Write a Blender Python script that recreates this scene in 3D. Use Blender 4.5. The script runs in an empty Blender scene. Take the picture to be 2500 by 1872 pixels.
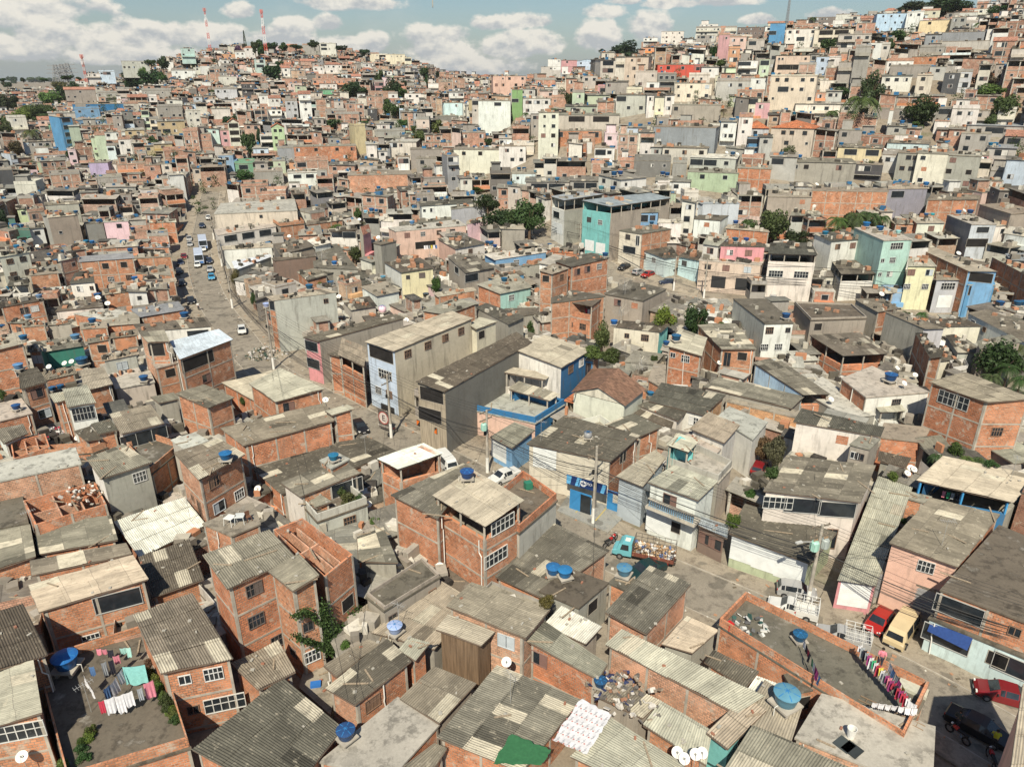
import bpy, math, random
import numpy as np
from mathutils import Vector, Matrix
R = math.radians
random.seed(7)
scene = bpy.context.scene
COL = scene.collection
F, CX, CY, PITCH, CAMH = 1760.0, 1250.0, 936.0, R(22.8), 42.0
cp, sp = math.cos(PITCH), math.sin(PITCH)
CAMP = Vector((0, 0, CAMH))
def ray(px, py):
 a, b = (px - CX) / F, -(py - CY) / F
 return Vector((a, cp + b * sp, -sp + b * cp))
def proj(p):
 d = Vector(p) - CAMP
 z = d.y * cp - d.z * sp
 u = d.y * sp + d.z * cp
 if z < .1: return (-9999, -9999, -1)
 return (CX + F * d.x / z, CY - F * u / z, z)
RN = [0, 60, 100, 150, 180, 210, 255, 300, 350, 430, 520, 650, 900, 1500, 4000]
TB = {-500: [0,0,0,0,0,0,1,3,6,10,14,20,28,30,34],
 0: [0,0,0,0,0,0,2,6,12,17,20,25,35,32,36],
 300: [0,0,0,0,0,0,3,9,17,24,31,38,36,30,35],
 450: [0,0,0,0,0,1,5,11,18,26,38,54,48,30,35],
 600: [0,0,0,0,0,2,6,12,19,27,43,62,50,30,35],
 780: [0,0,0,0,0,3,7,14,21,29,46,61,48,30,35],
 950: [0,0,0,0,0,4,9,16,23,32,44,55,42,30,35],
 1150: [0,0,0,0,2,8,16,23,28,34,39,37,33,30,33],
 1400: [0,0,0,2,7,14,27,37,42,41,38,35,33,30,33],
 1650: [0,0,0,2,8,17,32,43,52,57,55,46,38,30,33],
 1900: [0,0,0,2,7,16,31,43,52,61,67,56,40,30,33],
 2200: [0,0,0,1,5,13,28,42,52,64,74,62,40,30,33],
 2500: [0,0,0,0,3,11,25,40,52,65,78,72,50,30,33],
 3000: [0,0,0,0,3,11,25,40,52,67,84,84,60,30,33]}
TA = [math.atan((k - CX) / 1909.0) for k in sorted(TB)]
TV = [TB[k] for k in sorted(TB)]
def G(x, y):
 r = math.hypot(x, y)
 az = math.atan2(x, y) if y > -1e9 else 0
 if y < 0: return 0.0 if r < 200 else min(30, (r - 200) * .03)
 az = max(TA[0], min(TA[-1] - 1e-6, az))
 i = 0
 while i < len(TA) - 2 and TA[i + 1] <= az: i += 1
 t = (az - TA[i]) / (TA[i + 1] - TA[i]); t = t * t * (3 - 2 * t)
 r = min(r, 3999)
 j = 0
 while RN[j + 1] <= r: j += 1
 s = (r - RN[j]) / (RN[j + 1] - RN[j])
 def cur(v):
  return v[j] + (v[j + 1] - v[j]) * s
 return cur(TV[i]) * (1 - t) + cur(TV[i + 1]) * t
def march(px, py, h=0.0):
 d = ray(px, py); hd = math.hypot(d.x, d.y)
 s, step = 20 / hd, 1.5 / hd
 prev = s
 while s * hd < 3500:
  p = CAMP + d * s
  if p.z <= G(p.x, p.y) + h:
   lo, hi = prev, s
   for _ in range(14):
    m = (lo + hi) / 2; q = CAMP + d * m
    if q.z <= G(q.x, q.y) + h: hi = m
    else: lo = m
   return CAMP + d * hi
  prev = s; s += step * (1 + s * hd / 300)
 return CAMP + d * (600 / hd)
def atz(px, py, z):
 d = ray(px, py)
 if d.z >= -1e-4: return None
 return CAMP + d * ((z - CAMH) / d.z)
def new_mat(name):
 m = bpy.data.materials.new(name); m.use_nodes = True
 nt = m.node_tree; nt.nodes.clear()
 o = nt.nodes.new('ShaderNodeOutputMaterial'); b = nt.nodes.new('ShaderNodeBsdfPrincipled')
 nt.links.new(b.outputs[0], o.inputs[0])
 b.inputs['Specular IOR Level'].default_value = .25
 return m, nt, b
class NT:
 def __init__(s, nt): s.nt = nt
 def n(s, t, **k):
  x = s.nt.nodes.new('ShaderNode' + t)
  for a, v in k.items():
   if a.startswith('_'): setattr(x, a[1:], v)
  return x
 def put(s, sock, v):
  if v is None: return
  if isinstance(v, bpy.types.NodeSocket): s.nt.links.new(v, sock)
  else:
   if sock.type == 'VECTOR' and hasattr(v, '__len__'): v = v[:3]
   sock.default_value = v
 def math(s, op, a, b=None, c=None, clamp=False):
  x = s.n('Math', _operation=op); x.use_clamp = clamp
  s.put(x.inputs[0], a); s.put(x.inputs[1], b)
  if c is not None: s.put(x.inputs[2], c)
  return x.outputs[0]
 def vmath(s, op, a, b=None, sc=None):
  x = s.n('VectorMath', _operation=op)
  s.put(x.inputs[0], a); s.put(x.inputs[1], b)
  if sc is not None: s.put(x.inputs['Scale'], sc)
  return x.outputs[0]
 def mix(s, f, a, b, mode='MIX'):
  x = s.n('Mix', _data_type='RGBA', _blend_type=mode); x.clamp_result = True
  s.put(x.inputs[0], f); s.put(x.inputs[6], a); s.put(x.inputs[7], b)
  return x.outputs[2]
 def ramp(s, v, lo, hi, a=0.0, b=1.0):
  x = s.n('MapRange'); x.clamp = True
  for i, q in enumerate((v, lo, hi, a, b)): s.put(x.inputs[i], q)
  return x.outputs[0]
 def noise(s, vec, scale, detail=4, rough=.55):
  x = s.n('TexNoise'); s.put(x.inputs['Vector'], vec)
  x.inputs['Scale'].default_value = scale; x.inputs['Detail'].default_value = detail
  x.inputs['Roughness'].default_value = rough
  return x.outputs['Fac']
 def uv(s): return s.n('TexCoord').outputs['UV']
 def pos(s): return s.n('NewGeometry').outputs['Position']
 def oi(s): return s.n('ObjectInfo')
 def scalev(s, v, sc):
  return s.vmath('MULTIPLY', v, sc)
 def bump(s, h, dist, strength=1.0):
  x = s.n('Bump'); s.put(x.inputs['Height'], h)
  x.inputs['Distance'].default_value = dist; x.inputs['Strength'].default_value = strength
  return x.outputs[0]
 def val(s, c, k):   # scale colour
  x = s.n('VectorMath', _operation='SCALE'); s.put(x.inputs[0], c); s.put(x.inputs['Scale'], k)
  return x.outputs[0]
M = {}
def src(nt, attr):
 """colour source: object colour or mesh attribute; also a per-object random number"""
 if attr:
  a = nt.n('Attribute'); a.attribute_name = 'Col'
  return a.outputs['Color'], 0.37, a.outputs['Alpha']
 o = nt.oi(); return o.outputs['Color'], o.outputs['Random'], o.outputs['Alpha']
def shifted(nt, v, rnd, k=57.0):
 if isinstance(rnd, float): return v
 c = nt.n('CombineXYZ'); r = nt.math('MULTIPLY', rnd, k)
 nt.put(c.inputs[0], r); nt.put(c.inputs[1], r); nt.put(c.inputs[2], nt.math('MULTIPLY', rnd, 13.0))
 return nt.vmath('ADD', v, c.outputs[0])
def mk_plaster(name, attr=False, stain=.55):
 m, t, b = new_mat(name); n = NT(t)
 c, rnd, al = src(n, attr); p = shifted(n, n.pos(), rnd)
 big = n.noise(p, .35, 5, .6); fine = n.noise(p, 3.0, 4)
 st = n.noise(n.scalev(p, (1.6, 1.6, .22)), 1.0, 5, .65)       # rain streaks run down
 k = n.math('MULTIPLY', n.ramp(big, .3, .7, .82, 1.08), n.ramp(fine, .3, .7, .93, 1.05))
 base = n.val(c, k)
 sf = n.math('MULTIPLY', n.ramp(st, .52, .74), stain)
 col = n.mix(sf, base, n.mix(.75, base, (.11, .10, .085, 1)))
 n.put(b.inputs['Base Color'], col); b.inputs['Roughness'].default_value = .9
 n.put(b.inputs['Normal'], n.bump(fine, .01, .5))
 M[name] = m
def mk_brick(name, attr=False):
 m, t, b = new_mat(name); n = NT(t)
 c, rnd, al = src(n, attr); uv = n.uv(); p = shifted(n, n.pos(), rnd)
 br = n.n('TexBrick'); br.offset = .5
 n.put(br.inputs['Vector'], uv)
 br.inputs['Color1'].default_value = (1, 1, 1, 1); br.inputs['Color2'].default_value = (.72, .70, .68, 1)
 br.inputs['Mortar'].default_value = (0, 0, 0, 1)
 br.inputs['Scale'].default_value = 1.0; br.inputs['Mortar Size'].default_value = .02
 br.inputs['Mortar Smooth'].default_value = .3; br.inputs['Brick Width'].default_value = .34; br.inputs['Row Height'].default_value = .2
 base = n.mix(1.0, c, br.outputs['Color'], 'MULTIPLY')
 sep = n.n('SeparateXYZ'); n.put(sep.inputs[0], uv)
 row = n.math('FLOOR', n.math('DIVIDE', sep.outputs[1], .2))
 xo = n.math('ADD', n.math('DIVIDE', sep.outputs[0], .34), n.math('MULTIPLY', n.math('MODULO', row, 2.0), .5))
 cc = n.n('CombineXYZ'); n.put(cc.inputs[0], n.math('FLOOR', xo)); n.put(cc.inputs[1], row)
 n.put(cc.inputs[2], n.math('MULTIPLY', rnd, 31.0) if not isinstance(rnd, float) else 1.0)
 wn = n.n('TexWhiteNoise'); n.put(wn.inputs['Vector'], cc.outputs[0])
 cl = n.noise(p, .6, 2)
 dk = n.math('MULTIPLY', n.math('GREATER_THAN', wn.outputs['Value'], n.ramp(cl, .35, .65, 1.0, .84)), .55)
 base = n.mix(dk, base, n.val(c, .35))
 mort = n.math('MULTIPLY', br.outputs['Fac'], n.ramp(n.noise(p, .8, 3), 0.35, .65, .2, .8))
 base = n.mix(mort, base, (.55, .44, .34, 1))
 big = n.noise(p, .5, 5, .6); sm = n.noise(p, 1.3, 5, .65); st = n.noise(n.scalev(p, (1.5, 1.5, .25)), 1.1, 5, .6)
 base = n.val(base, n.ramp(big, .3, .7, .8, 1.12))
 base = n.mix(n.math('MULTIPLY', n.ramp(sm, .56, .66), .75), base, (.42, .37, .30, 1))     # smears of cement
 base = n.mix(n.math('MULTIPLY', n.ramp(st, .58, .78), .5), base, (.10, .075, .06, 1))   # grime
 base = n.mix(n.math('MULTIPLY', n.ramp(n.noise(p, .35, 3), .58, .7), .6), base, n.val(c, 1.25))
 n.put(b.inputs['Base Color'], base); b.inputs['Roughness'].default_value = .95
 n.put(b.inputs['Normal'], n.bump(n.math('SUBTRACT', 1.0, br.outputs['Fac']), .02, .8))
 M[name] = m
def mk_roof(name, attr=False, wave=False, per=.177):
 m, t, b = new_mat(name); n = NT(t)
 c, rnd, al = src(n, attr); uv = n.uv()
 sep = n.n('SeparateXYZ'); n.put(sep.inputs[0], uv)
 cc = n.n('CombineXYZ')
 n.put(cc.inputs[0], n.math('FLOOR', n.math('DIVIDE', sep.outputs[0], 1.06)))
 n.put(cc.inputs[1], n.math('FLOOR', n.math('DIVIDE', sep.outputs[1], 2.1)))
 n.put(cc.inputs[2], n.math('MULTIPLY', rnd, 91.0) if not isinstance(rnd, float) else 1.0)
 wn = n.n('TexWhiteNoise'); n.put(wn.inputs['Vector'], cc.outputs[0]); w = wn.outputs['Value']
 var = n.n('Math', _operation='MULTIPLY'); n.put(var.inputs[0], n.math('SUBTRACT', w, .5)); n.put(var.inputs[1], n.math('ADD', n.math('MULTIPLY', al, .9), .12))
 base = n.val(c, n.math('ADD', var.outputs[0], 1.0))
 pl = n.math('MULTIPLY', al, .2)
 base = n.mix(n.math('GREATER_THAN', w, n.math('SUBTRACT', 1.0, pl)), base, (.42, .385, .30, 1))
 base = n.mix(n.math('LESS_THAN', w, n.math('MULTIPLY', al, .1)), base, n.val(c, .45))
 p = shifted(n, n.pos(), rnd)
 st = n.noise(n.scalev(uv, (5.0, .45, 1)), 1.0, 5, .7)          # dirt washed down the valleys
 bg = n.noise(p, .45, 5, .6); sp_ = n.noise(p, 4.5, 3, .6)
 base = n.val(base, n.ramp(st, .3, .7, .68, 1.2))
 base = n.val(base, n.ramp(bg, .3, .7, .82, 1.14))
 base = n.mix(n.math('MULTIPLY', n.ramp(sp_, .62, .72), .5), base, (.05, .045, .035, 1))
 base = n.mix(n.math('MULTIPLY', n.ramp(n.noise(p, 1.1, 6, .7), .5, .66), .5), base, n.val(c, .5))
 base = n.mix(n.math('MULTIPLY', n.ramp(n.noise(p, 2.3, 5, .7), .57, .68), .35), base, (.48, .43, .33, 1))
 fr = n.math('FRACT', n.math('DIVIDE', sep.outputs[1], 2.1))
 base = n.mix(n.math('MULTIPLY', n.math('LESS_THAN', fr, .02), .45), base, (.05, .045, .04, 1))  # shadow line at each sheet lap, painted into the roof colour
 n.put(b.inputs['Base Color'], base); b.inputs['Roughness'].default_value = .85
 if wave:
  s = n.math('SINE', n.math('MULTIPLY', sep.outputs[0], 2 * math.pi / per))
  n.put(b.inputs['Normal'], n.bump(s, .03, 1.0))
 M[name] = m
def mk_slab(name, attr=False):
 m, t, b = new_mat(name); n = NT(t)
 c, rnd, al = src(n, attr); p = shifted(n, n.pos(), rnd)
 bg = n.noise(p, .28, 6, .65); md = n.noise(p, 1.1, 6, .7); fn = n.noise(p, 6, 3)
 base = n.val(c, n.math('MULTIPLY', n.ramp(bg, .3, .7, .75, 1.15), n.ramp(fn, .3, .7, .9, 1.07)))
 base = n.mix(n.math('MULTIPLY', n.ramp(md, .5, .62), .8), base, n.val(base, .4))     # damp and mould
 base = n.mix(n.math('MULTIPLY', n.ramp(n.noise(p, .55, 5, .7), .58, .7), .5), base, (.45, .42, .36, 1))
 n.put(b.inputs['Base Color'], base); b.inputs['Roughness'].default_value = .92
 n.put(b.inputs['Normal'], n.bump(md, .02, .5))
 M[name] = m
def mk_tile(name, attr=False):
 m, t, b = new_mat(name); n = NT(t)
 c, rnd, al = src(n, attr); uv = n.uv(); p = shifted(n, n.pos(), rnd)
 sep = n.n('SeparateXYZ'); n.put(sep.inputs[0], uv)
 cc = n.n('CombineXYZ'); n.put(cc.inputs[0], n.math('FLOOR', n.math('DIVIDE', sep.outputs[0], .24)))
 n.put(cc.inputs[1], n.math('FLOOR', n.math('DIVIDE', sep.outputs[1], .38)))
 wn = n.n('TexWhiteNoise'); n.put(wn.inputs['Vector'], cc.outputs[0])
 base = n.val(c, n.ramp(wn.outputs['Value'], 0, 1, .62, 1.3))
 base = n.mix(n.math('MULTIPLY', n.ramp(n.noise(p, .7, 5, .7), .5, .68), .65), base, (.09, .065, .045, 1))
 n.put(b.inputs['Base Color'], base); b.inputs['Roughness'].default_value = .9
 s = n.math('ABSOLUTE', n.math('SINE', n.math('MULTIPLY', sep.outputs[0], math.pi / .24)))
 s2 = n.math('FRACT', n.math('DIVIDE', sep.outputs[1], .38))
 n.put(b.inputs['Normal'], n.bump(n.math('ADD', s, n.math('MULTIPLY', s2, .4)), .06, 1.0))
 M[name] = m
def mk_plain(name, col, rough=.7, metal=0, bumps=0, spec=.3, var=.12, sc=1.5, obj=False):
 m, t, b = new_mat(name); n = NT(t)
 if obj:
  c, rnd, al = src(n, False)
 else: c = (*col, 1)
 f = n.noise(n.pos(), sc, 4)
 n.put(b.inputs['Base Color'], n.val(c, n.ramp(f, .3, .7, 1 - var, 1 + var)))
 b.inputs['Roughness'].default_value = rough; b.inputs['Metallic'].default_value = metal
 b.inputs['Specular IOR Level'].default_value = spec
 if bumps: n.put(b.inputs['Normal'], n.bump(f, bumps, .6))
 M[name] = m
mk_plaster('painted plaster', stain=.8); mk_plaster('far plaster', True, .85)
mk_plaster('raw cement', stain=.9)
mk_brick('hollow brick'); mk_brick('far brick', True)
mk_roof('fibre cement'); mk_roof('fibre cement flat sheet', wave=True); mk_roof('far roof', True)
mk_slab('weathered slab'); mk_slab('far slab', True)
mk_tile('clay tile'); mk_tile('far tile', True)
mk_plain('glass pane', (.02, .025, .03), .12, spec=.6, var=.3)
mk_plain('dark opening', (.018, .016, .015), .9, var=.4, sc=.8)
mk_plain('painted metal', (.7, .7, .7), .45, obj=True, var=.1)
mk_plain('frame concrete', (.33, .30, .25), .95, bumps=.01, var=.25, sc=1.2)
mk_plain('tank plastic', (.03, .14, .33), .4, obj=True, var=.12)
mk_plain('dish white', (.66, .65, .60), .5)
mk_plain('cloth', (.5, .5, .5), .9, obj=True, var=.12, sc=5)
mk_plain('car paint', (.5, .1, .1), .28, obj=True, var=.05, spec=.55)
mk_plain('rubber', (.02, .02, .02), .8)
mk_plain('chrome', (.45, .45, .45), .35, metal=.8)
mk_plain('cable black', (.02, .02, .02), .7)
mk_plain('bark', (.11, .075, .05), .95, bumps=.02, var=.3, sc=4)
mk_plain('skin', (.36, .19, .12), .6)
mk_plain('hair', (.02, .015, .01), .7)
mk_plain('mesh wire', (.3, .3, .3), .5, metal=.4, obj=True)
m, t, b = new_mat('timber boards'); n = NT(t)
c, rnd, al = src(n, False); uv = n.uv()
f = n.noise(n.scalev(uv, (6.5, .3, 1)), 1.0, 5, .6)
n.put(b.inputs['Base Color'], n.val(c, n.ramp(f, .3, .7, .5, 1.3))); b.inputs['Roughness'].default_value = .9
M['timber boards'] = m
m, t, b = new_mat('leaf'); n = NT(t)
c, rnd, al = src(n, False)
g = n.n('NewGeometry')
n.put(b.inputs['Base Color'], n.val(c, n.ramp(g.outputs['Random Per Island'], 0, 1, .55, 1.5)))
b.inputs['Roughness'].default_value = .6
tr = n.n('BsdfTranslucent'); n.put(tr.inputs[0], n.val(c, 1.2))
ms = n.n('MixShader'); ms.inputs[0].default_value = .25
t.links.new(b.outputs[0], ms.inputs[1]); t.links.new(tr.outputs[0], ms.inputs[2])
t.links.new(ms.outputs[0], [x for x in t.nodes if x.type == 'OUTPUT_MATERIAL'][0].inputs[0])
M['leaf'] = m
m, t, b = new_mat('street ground'); n = NT(t); p = n.pos()
a1 = n.noise(p, .06, 6, .65); a2 = n.noise(p, .7, 6, .7); a3 = n.noise(p, 5, 4)
base = n.mix(n.ramp(a1, .4, .6), (.20, .165, .12, 1), (.26, .23, .185, 1))
base = n.mix(n.math('MULTIPLY', n.ramp(a2, .5, .64), .6), base, (.10, .085, .065, 1))
base = n.val(base, n.ramp(a3, .3, .7, .85, 1.12))
grassy = n.math('MULTIPLY', n.ramp(n.noise(p, .09, 5, .7), .6, .7), .6)
base = n.mix(grassy, base, (.07, .085, .03, 1))
n.put(b.inputs['Base Color'], base); b.inputs['Roughness'].default_value = .95
M['ground'] = m
def mk_road(name, c1, c2, c3):
 m, t, b = new_mat(name); n = NT(t); p = n.pos()
 a1 = n.noise(p, .15, 6, .7); a2 = n.noise(p, .9, 6, .75); a3 = n.noise(p, 8, 4)
 base = n.mix(n.ramp(a1, .38, .62), (*c1, 1), (*c2, 1))
 base = n.mix(n.math('MULTIPLY', n.ramp(a2, .5, .62), .75), base, (*c3, 1))
 base = n.mix(n.math('MULTIPLY', n.ramp(n.noise(p, .4, 3, .4), .6, .63), .5), base, (.07, .065, .055, 1))
 base = n.val(base, n.ramp(a3, .3, .7, .88, 1.1))
 n.put(b.inputs['Base Color'], base); b.inputs['Roughness'].default_value = .93
 n.put(b.inputs['Normal'], n.bump(a2, .015, .5))
 M[name] = m
mk_road('old asphalt', (.20, .178, .142), (.25, .222, .178), (.12, .105, .085))
mk_road('pavement cement', (.30, .26, .20), (.25, .215, .165), (.15, .125, .095))
mk_road('blue worn cement', (.24, .25, .235), (.28, .265, .225), (.16, .165, .16))
class MB:
 def __init__(s): s.v = []; s.f = []; s.uv = []; s.mi = []; s.c = []; s.cur = 0; s.col = None
 def poly(s, pts, uvs=None):
  i = len(s.v); s.v.extend([tuple(p) for p in pts]); s.f.append(tuple(range(i, i + len(pts))))
  s.uv.extend(uvs if uvs else [(0, 0)] * len(pts)); s.mi.append(s.cur)
  if s.col is not None: s.c.extend([s.col] * len(pts))
 def wall(s, p0, p1, z0, z1, z1b=None, u0=0):
  L = math.hypot(p1[0] - p0[0], p1[1] - p0[1]); z1b = z1 if z1b is None else z1b
  s.poly([(p0[0], p0[1], z0), (p1[0], p1[1], z0), (p1[0], p1[1], z1b), (p0[0], p0[1], z1)],
    [(u0, z0), (u0 + L, z0), (u0 + L, z1b), (u0, z1)])
  return u0 + L
 def hexa(s, b, t):
  """b, t: 4 bottom and 4 top points, counter-clockwise"""
  def q(a, b_, c, d):
   e = (Vector(b_) - Vector(a)).length; h = (Vector(d) - Vector(a)).length
   s.poly([a, b_, c, d], [(0, 0), (e, 0), (e, h), (0, h)])
  q(b[3], b[2], b[1], b[0]); q(t[0], t[1], t[2], t[3])
  for i in range(4):
   j = (i + 1) % 4; q(b[i], b[j], t[j], t[i])
 def box(s, c, size, rz=0, M4=None):
  x, y, z = [q / 2 for q in size]; ca, sa = math.cos(rz), math.sin(rz)
  def P(a, b, cc):
   v = Vector((c[0] + a * ca - b * sa, c[1] + a * sa + b * ca, c[2] + cc))
   return M4 @ v if M4 else v
  s.hexa([P(-x, -y, -z), P(x, -y, -z), P(x, y, -z), P(-x, y, -z)], [P(-x, -y, z), P(x, -y, z), P(x, y, z), P(-x, y, z)])
 def beam(s, a, b, w, h=None):
  a, b = Vector(a), Vector(b); d = b - a
  if d.length < 1e-4: return
  d.normalize(); h = h or w
  up = Vector((0, 0, 1)) if abs(d.z) < .95 else Vector((1, 0, 0))
  r = d.cross(up).normalized(); u = r.cross(d).normalized()
  o = [(-w / 2, -h / 2), (w / 2, -h / 2), (w / 2, h / 2), (-w / 2, h / 2)]
  s.hexa([a + r * i + u * j for i, j in o], [b + r * i + u * j for i, j in o])
 def tube(s, pts, r, k=5, cap=True, r2=None):
  pts = [Vector(p) for p in pts]; rings = []
  for i, p in enumerate(pts):
   d = (pts[min(i + 1, len(pts) - 1)] - pts[max(i - 1, 0)]).normalized()
   up = Vector((0, 0, 1)) if abs(d.z) < .9 else Vector((1, 0, 0))
   a = d.cross(up).normalized(); b = a.cross(d)
   rr = r if r2 is None else r + (r2 - r) * i / (len(pts) - 1)
   rings.append([p + (a * math.cos(6.28318 * j / k) + b * math.sin(6.28318 * j / k)) * rr for j in range(k)])
  for i in range(len(pts) - 1):
   for j in range(k):
    j2 = (j + 1) % k
    s.poly([rings[i][j], rings[i][j2], rings[i + 1][j2], rings[i + 1][j]])
  if cap: s.poly(rings[0][::-1]); s.poly(rings[-1])
 def lathe(s, prof, c=(0, 0, 0), k=14, M4=None):
  """prof: (radius, z)"""
  def P(r, z, j):
   v = Vector((c[0] + r * math.cos(6.28318 * j / k), c[1] + r * math.sin(6.28318 * j / k), c[2] + z))
   return M4 @ v if M4 else v
  for (r0, z0), (r1, z1) in zip(prof, prof[1:]):
   for j in range(k):
    if r0 < 1e-4: s.poly([P(0, z0, 0), P(r1, z1, j + 1), P(r1, z1, j)][::-1])
    elif r1 < 1e-4: s.poly([P(r0, z0, j), P(r0, z0, j + 1), P(0, z1, 0)])
    else: s.poly([P(r0, z0, j), P(r0, z0, j + 1), P(r1, z1, j + 1), P(r1, z1, j)])
 def mesh(s, name, mats, smooth=False):
  me = bpy.data.meshes.new(name)
  me.from_pydata(s.v, [], s.f)
  uvl = me.uv_layers.new(name='UVMap'); uvl.data.foreach_set('uv', [x for q in s.uv for x in q[:2]])
  for m in mats: me.materials.append(M[m])
  if len(mats) > 1: me.polygons.foreach_set('material_index', s.mi)
  if s.c:
   ca = me.color_attributes.new('Col', 'FLOAT_COLOR', 'CORNER')
   ca.data.foreach_set('color', [x for q in s.c for x in q])
  if smooth: me.polygons.foreach_set('use_smooth', [True] * len(s.f))
  me.update()
  return me
def weld(me, smooth=True):
 import bmesh
 bm = bmesh.new(); bm.from_mesh(me); bmesh.ops.remove_doubles(bm, verts=bm.verts, dist=.0015)
 bm.to_mesh(me); bm.free()
 if smooth: me.polygons.foreach_set('use_smooth', [True] * len(me.polygons))
def link(name, me, parent=None, color=None):
 o = bpy.data.objects.new(name, me); COL.objects.link(o)
 if color is not None: o.color = tuple(color) if len(color) == 4 else (*color, 1)
 if parent is not None: o.parent = parent
 return o
ALL = []
def thing(name, cat, label, loc=(0, 0, 0), rz=0, group=None, me=None, color=None):
 o = bpy.data.objects.new(name, me); COL.objects.link(o); o.location = loc; o.rotation_euler = (0, 0, rz)
 if color is not None: o.color = tuple(color) if len(color) == 4 else (*color, 1)
 o['label'] = label; o['category'] = cat
 if group: o['group'] = group
 ALL.append(o)
 return o
def part(name, mb, mat, parent, color=None, smooth=False, label=None):
 """mb holds world-space points; parent is an Empty at a location with no rotation"""
 me = mb.mesh(name, mat if isinstance(mat, (list, tuple)) else [mat], smooth)
 if parent is not None and parent.get('_w'):
  me.transform(Matrix.Translation(-Vector(parent['_w'])))
 o = link(name, me, parent, color)
 if label: o['label'] = label
 return o
def wthing(name, cat, label, loc, group=None):
 o = thing(name, cat, label, loc, 0, group); o['_w'] = tuple(loc); return o
def dup(o, loc, rz=0, label=None, scale=None, color=None):
 c = o.copy(); COL.objects.link(c); c.location = loc; c.rotation_euler = (0, 0, rz)
 if scale: c.scale = (scale,) * 3 if not isinstance(scale, (tuple, list)) else scale
 if label: c['label'] = label
 if color: c.color = (*color, 1)
 for k in KIDS.get(o.name, []):
  d = k.copy(); COL.objects.link(d); d.parent = c
  if color and k.get('_tint'): d.color = (*color, 1)
  for g in KIDS.get(k.name, []):
   e = g.copy(); COL.objects.link(e); e.parent = d
 ALL.append(c)
 return c
KIDS = {}
def kids(parent, *objs):
 KIDS.setdefault(parent.name, []).extend(objs)
 for o in objs: o.parent = parent
WC = {'b': (.54, .235, .125), 'bp': (.57, .31, .20), 'bd': (.40, .16, .08), 'bo': (.56, .33, .17),
 'k': (.31, .285, .24), 'kd': (.17, .16, .14), 'kl': (.43, .41, .355), 'w': (.62, .605, .55), 'cr': (.58, .55, .45), 'bg': (.55, .50, .385),
 'pb': (.50, .42, .34), 'lb': (.42, .53, .64), 'pl': (.50, .63, .63), 'sb': (.18, .33, .50), 'db': (.035, .15, .31), 'bl': (.09, .25, .43),
 'tq': (.17, .46, .45), 'mt': (.38, .56, .50), 'ye': (.60, .54, .35), 'or': (.62, .27, .09), 'pk': (.58, .26, .27), 'lp': (.62, .42, .44),
 'sal': (.58, .39, .31), 'lav': (.40, .32, .45), 'gr': (.12, .36, .19), 'lg': (.42, .52, .32), 'gg': (.20, .36, .16), 'mu': (.46, .36, .15),
 'rd': (.46, .09, .065), 'gy': (.24, .25, .26), 'gl': (.42, .44, .46), 'dk': (.07, .07, .075), 'vg': (.27, .25, .28), 'br': (.20, .15, .12),
 'gn': (.04, .16, .12), 'tm': (.15, .11, .07), 'wb': (.33, .26, .19), 'aq': (.36, .58, .53), 'gs': (.36, .44, .30)}
WN = {'b': 'bare red brick', 'bp': 'pale bare brick', 'bd': 'dark bare brick', 'bo': 'orange bare brick', 'k': 'grey cement', 'kd': 'dark grey cement',
 'kl': 'pale grey cement', 'w': 'white', 'cr': 'cream', 'bg': 'beige', 'pb': 'pinkish beige', 'lb': 'light blue', 'pl': 'pale aqua',
 'sb': 'sky blue', 'db': 'deep blue', 'bl': 'blue', 'tq': 'turquoise', 'mt': 'mint green', 'ye': 'pale yellow', 'or': 'orange', 'pk': 'pink',
 'lp': 'light pink', 'sal': 'salmon pink', 'lav': 'lavender', 'gr': 'bright green', 'lg': 'lime green', 'gg': 'green', 'mu': 'mustard',
 'rd': 'red', 'gy': 'slate grey', 'gl': 'pale blue-grey', 'dk': 'black', 'vg': 'violet-grey', 'br': 'brown', 'gn': 'dark green', 'tm': 'dark timber',
 'wb': 'weathered timber', 'aq': 'aqua', 'gs': 'sage green'}
RC = {'cd': (.098, .088, .068, .25), 'cm': (.20, .182, .14, .35), 'cl': (.35, .32, .25, .25), 'cw': (.58, .55, .47, .2), 'cp': (.155, .14, .11, .65),
 'm': (.27, .29, .30, .05), 'mw': (.62, .66, .70, .03), 'f': (.26, .23, .18, 1), 'fd': (.125, .11, .085, 1), 'fl': (.40, .375, .32, 1), 't': (.42, .15, .07, 1),
 'to': (.21, .12, .08, 1), 'g': (.04, .17, .08, 0)}
RNM = {'cd': 'dark corrugated', 'cm': 'grey corrugated', 'cl': 'pale corrugated', 'cw': 'white sheet', 'cp': 'patched corrugated', 'm': 'grey metal',
 'mw': 'bright metal', 'f': 'flat slab', 'fd': 'dark flat slab', 'fl': 'pale flat slab', 't': 'clay tile', 'to': 'old clay tile', 'o': 'missing', 'g': 'green sheet'}
BRK = ('b', 'bp', 'bd', 'bo')
def wmat(c, far=False):
 if c in BRK: return 'hollow brick'
 if c in ('k', 'kd', 'kl', 'vg'): return 'raw cement'
 if c in ('tm', 'wb'): return 'timber boards'
 return 'painted plaster'
HEROES = []        # (roof polygon in photo px, plane point, normal, z) for resting things on roofs
def jit(c, s=.08, rng=random):
 k = 1 + rng.uniform(-s, s)
 h = rng.uniform(-.06, .06); return tuple(min(.95, max(.01, q * k * m_)) for q, m_ in zip(c[:3], (1 - h * .4, 1 + h, 1 + h * 1.4))) + tuple(c[3:])
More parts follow.
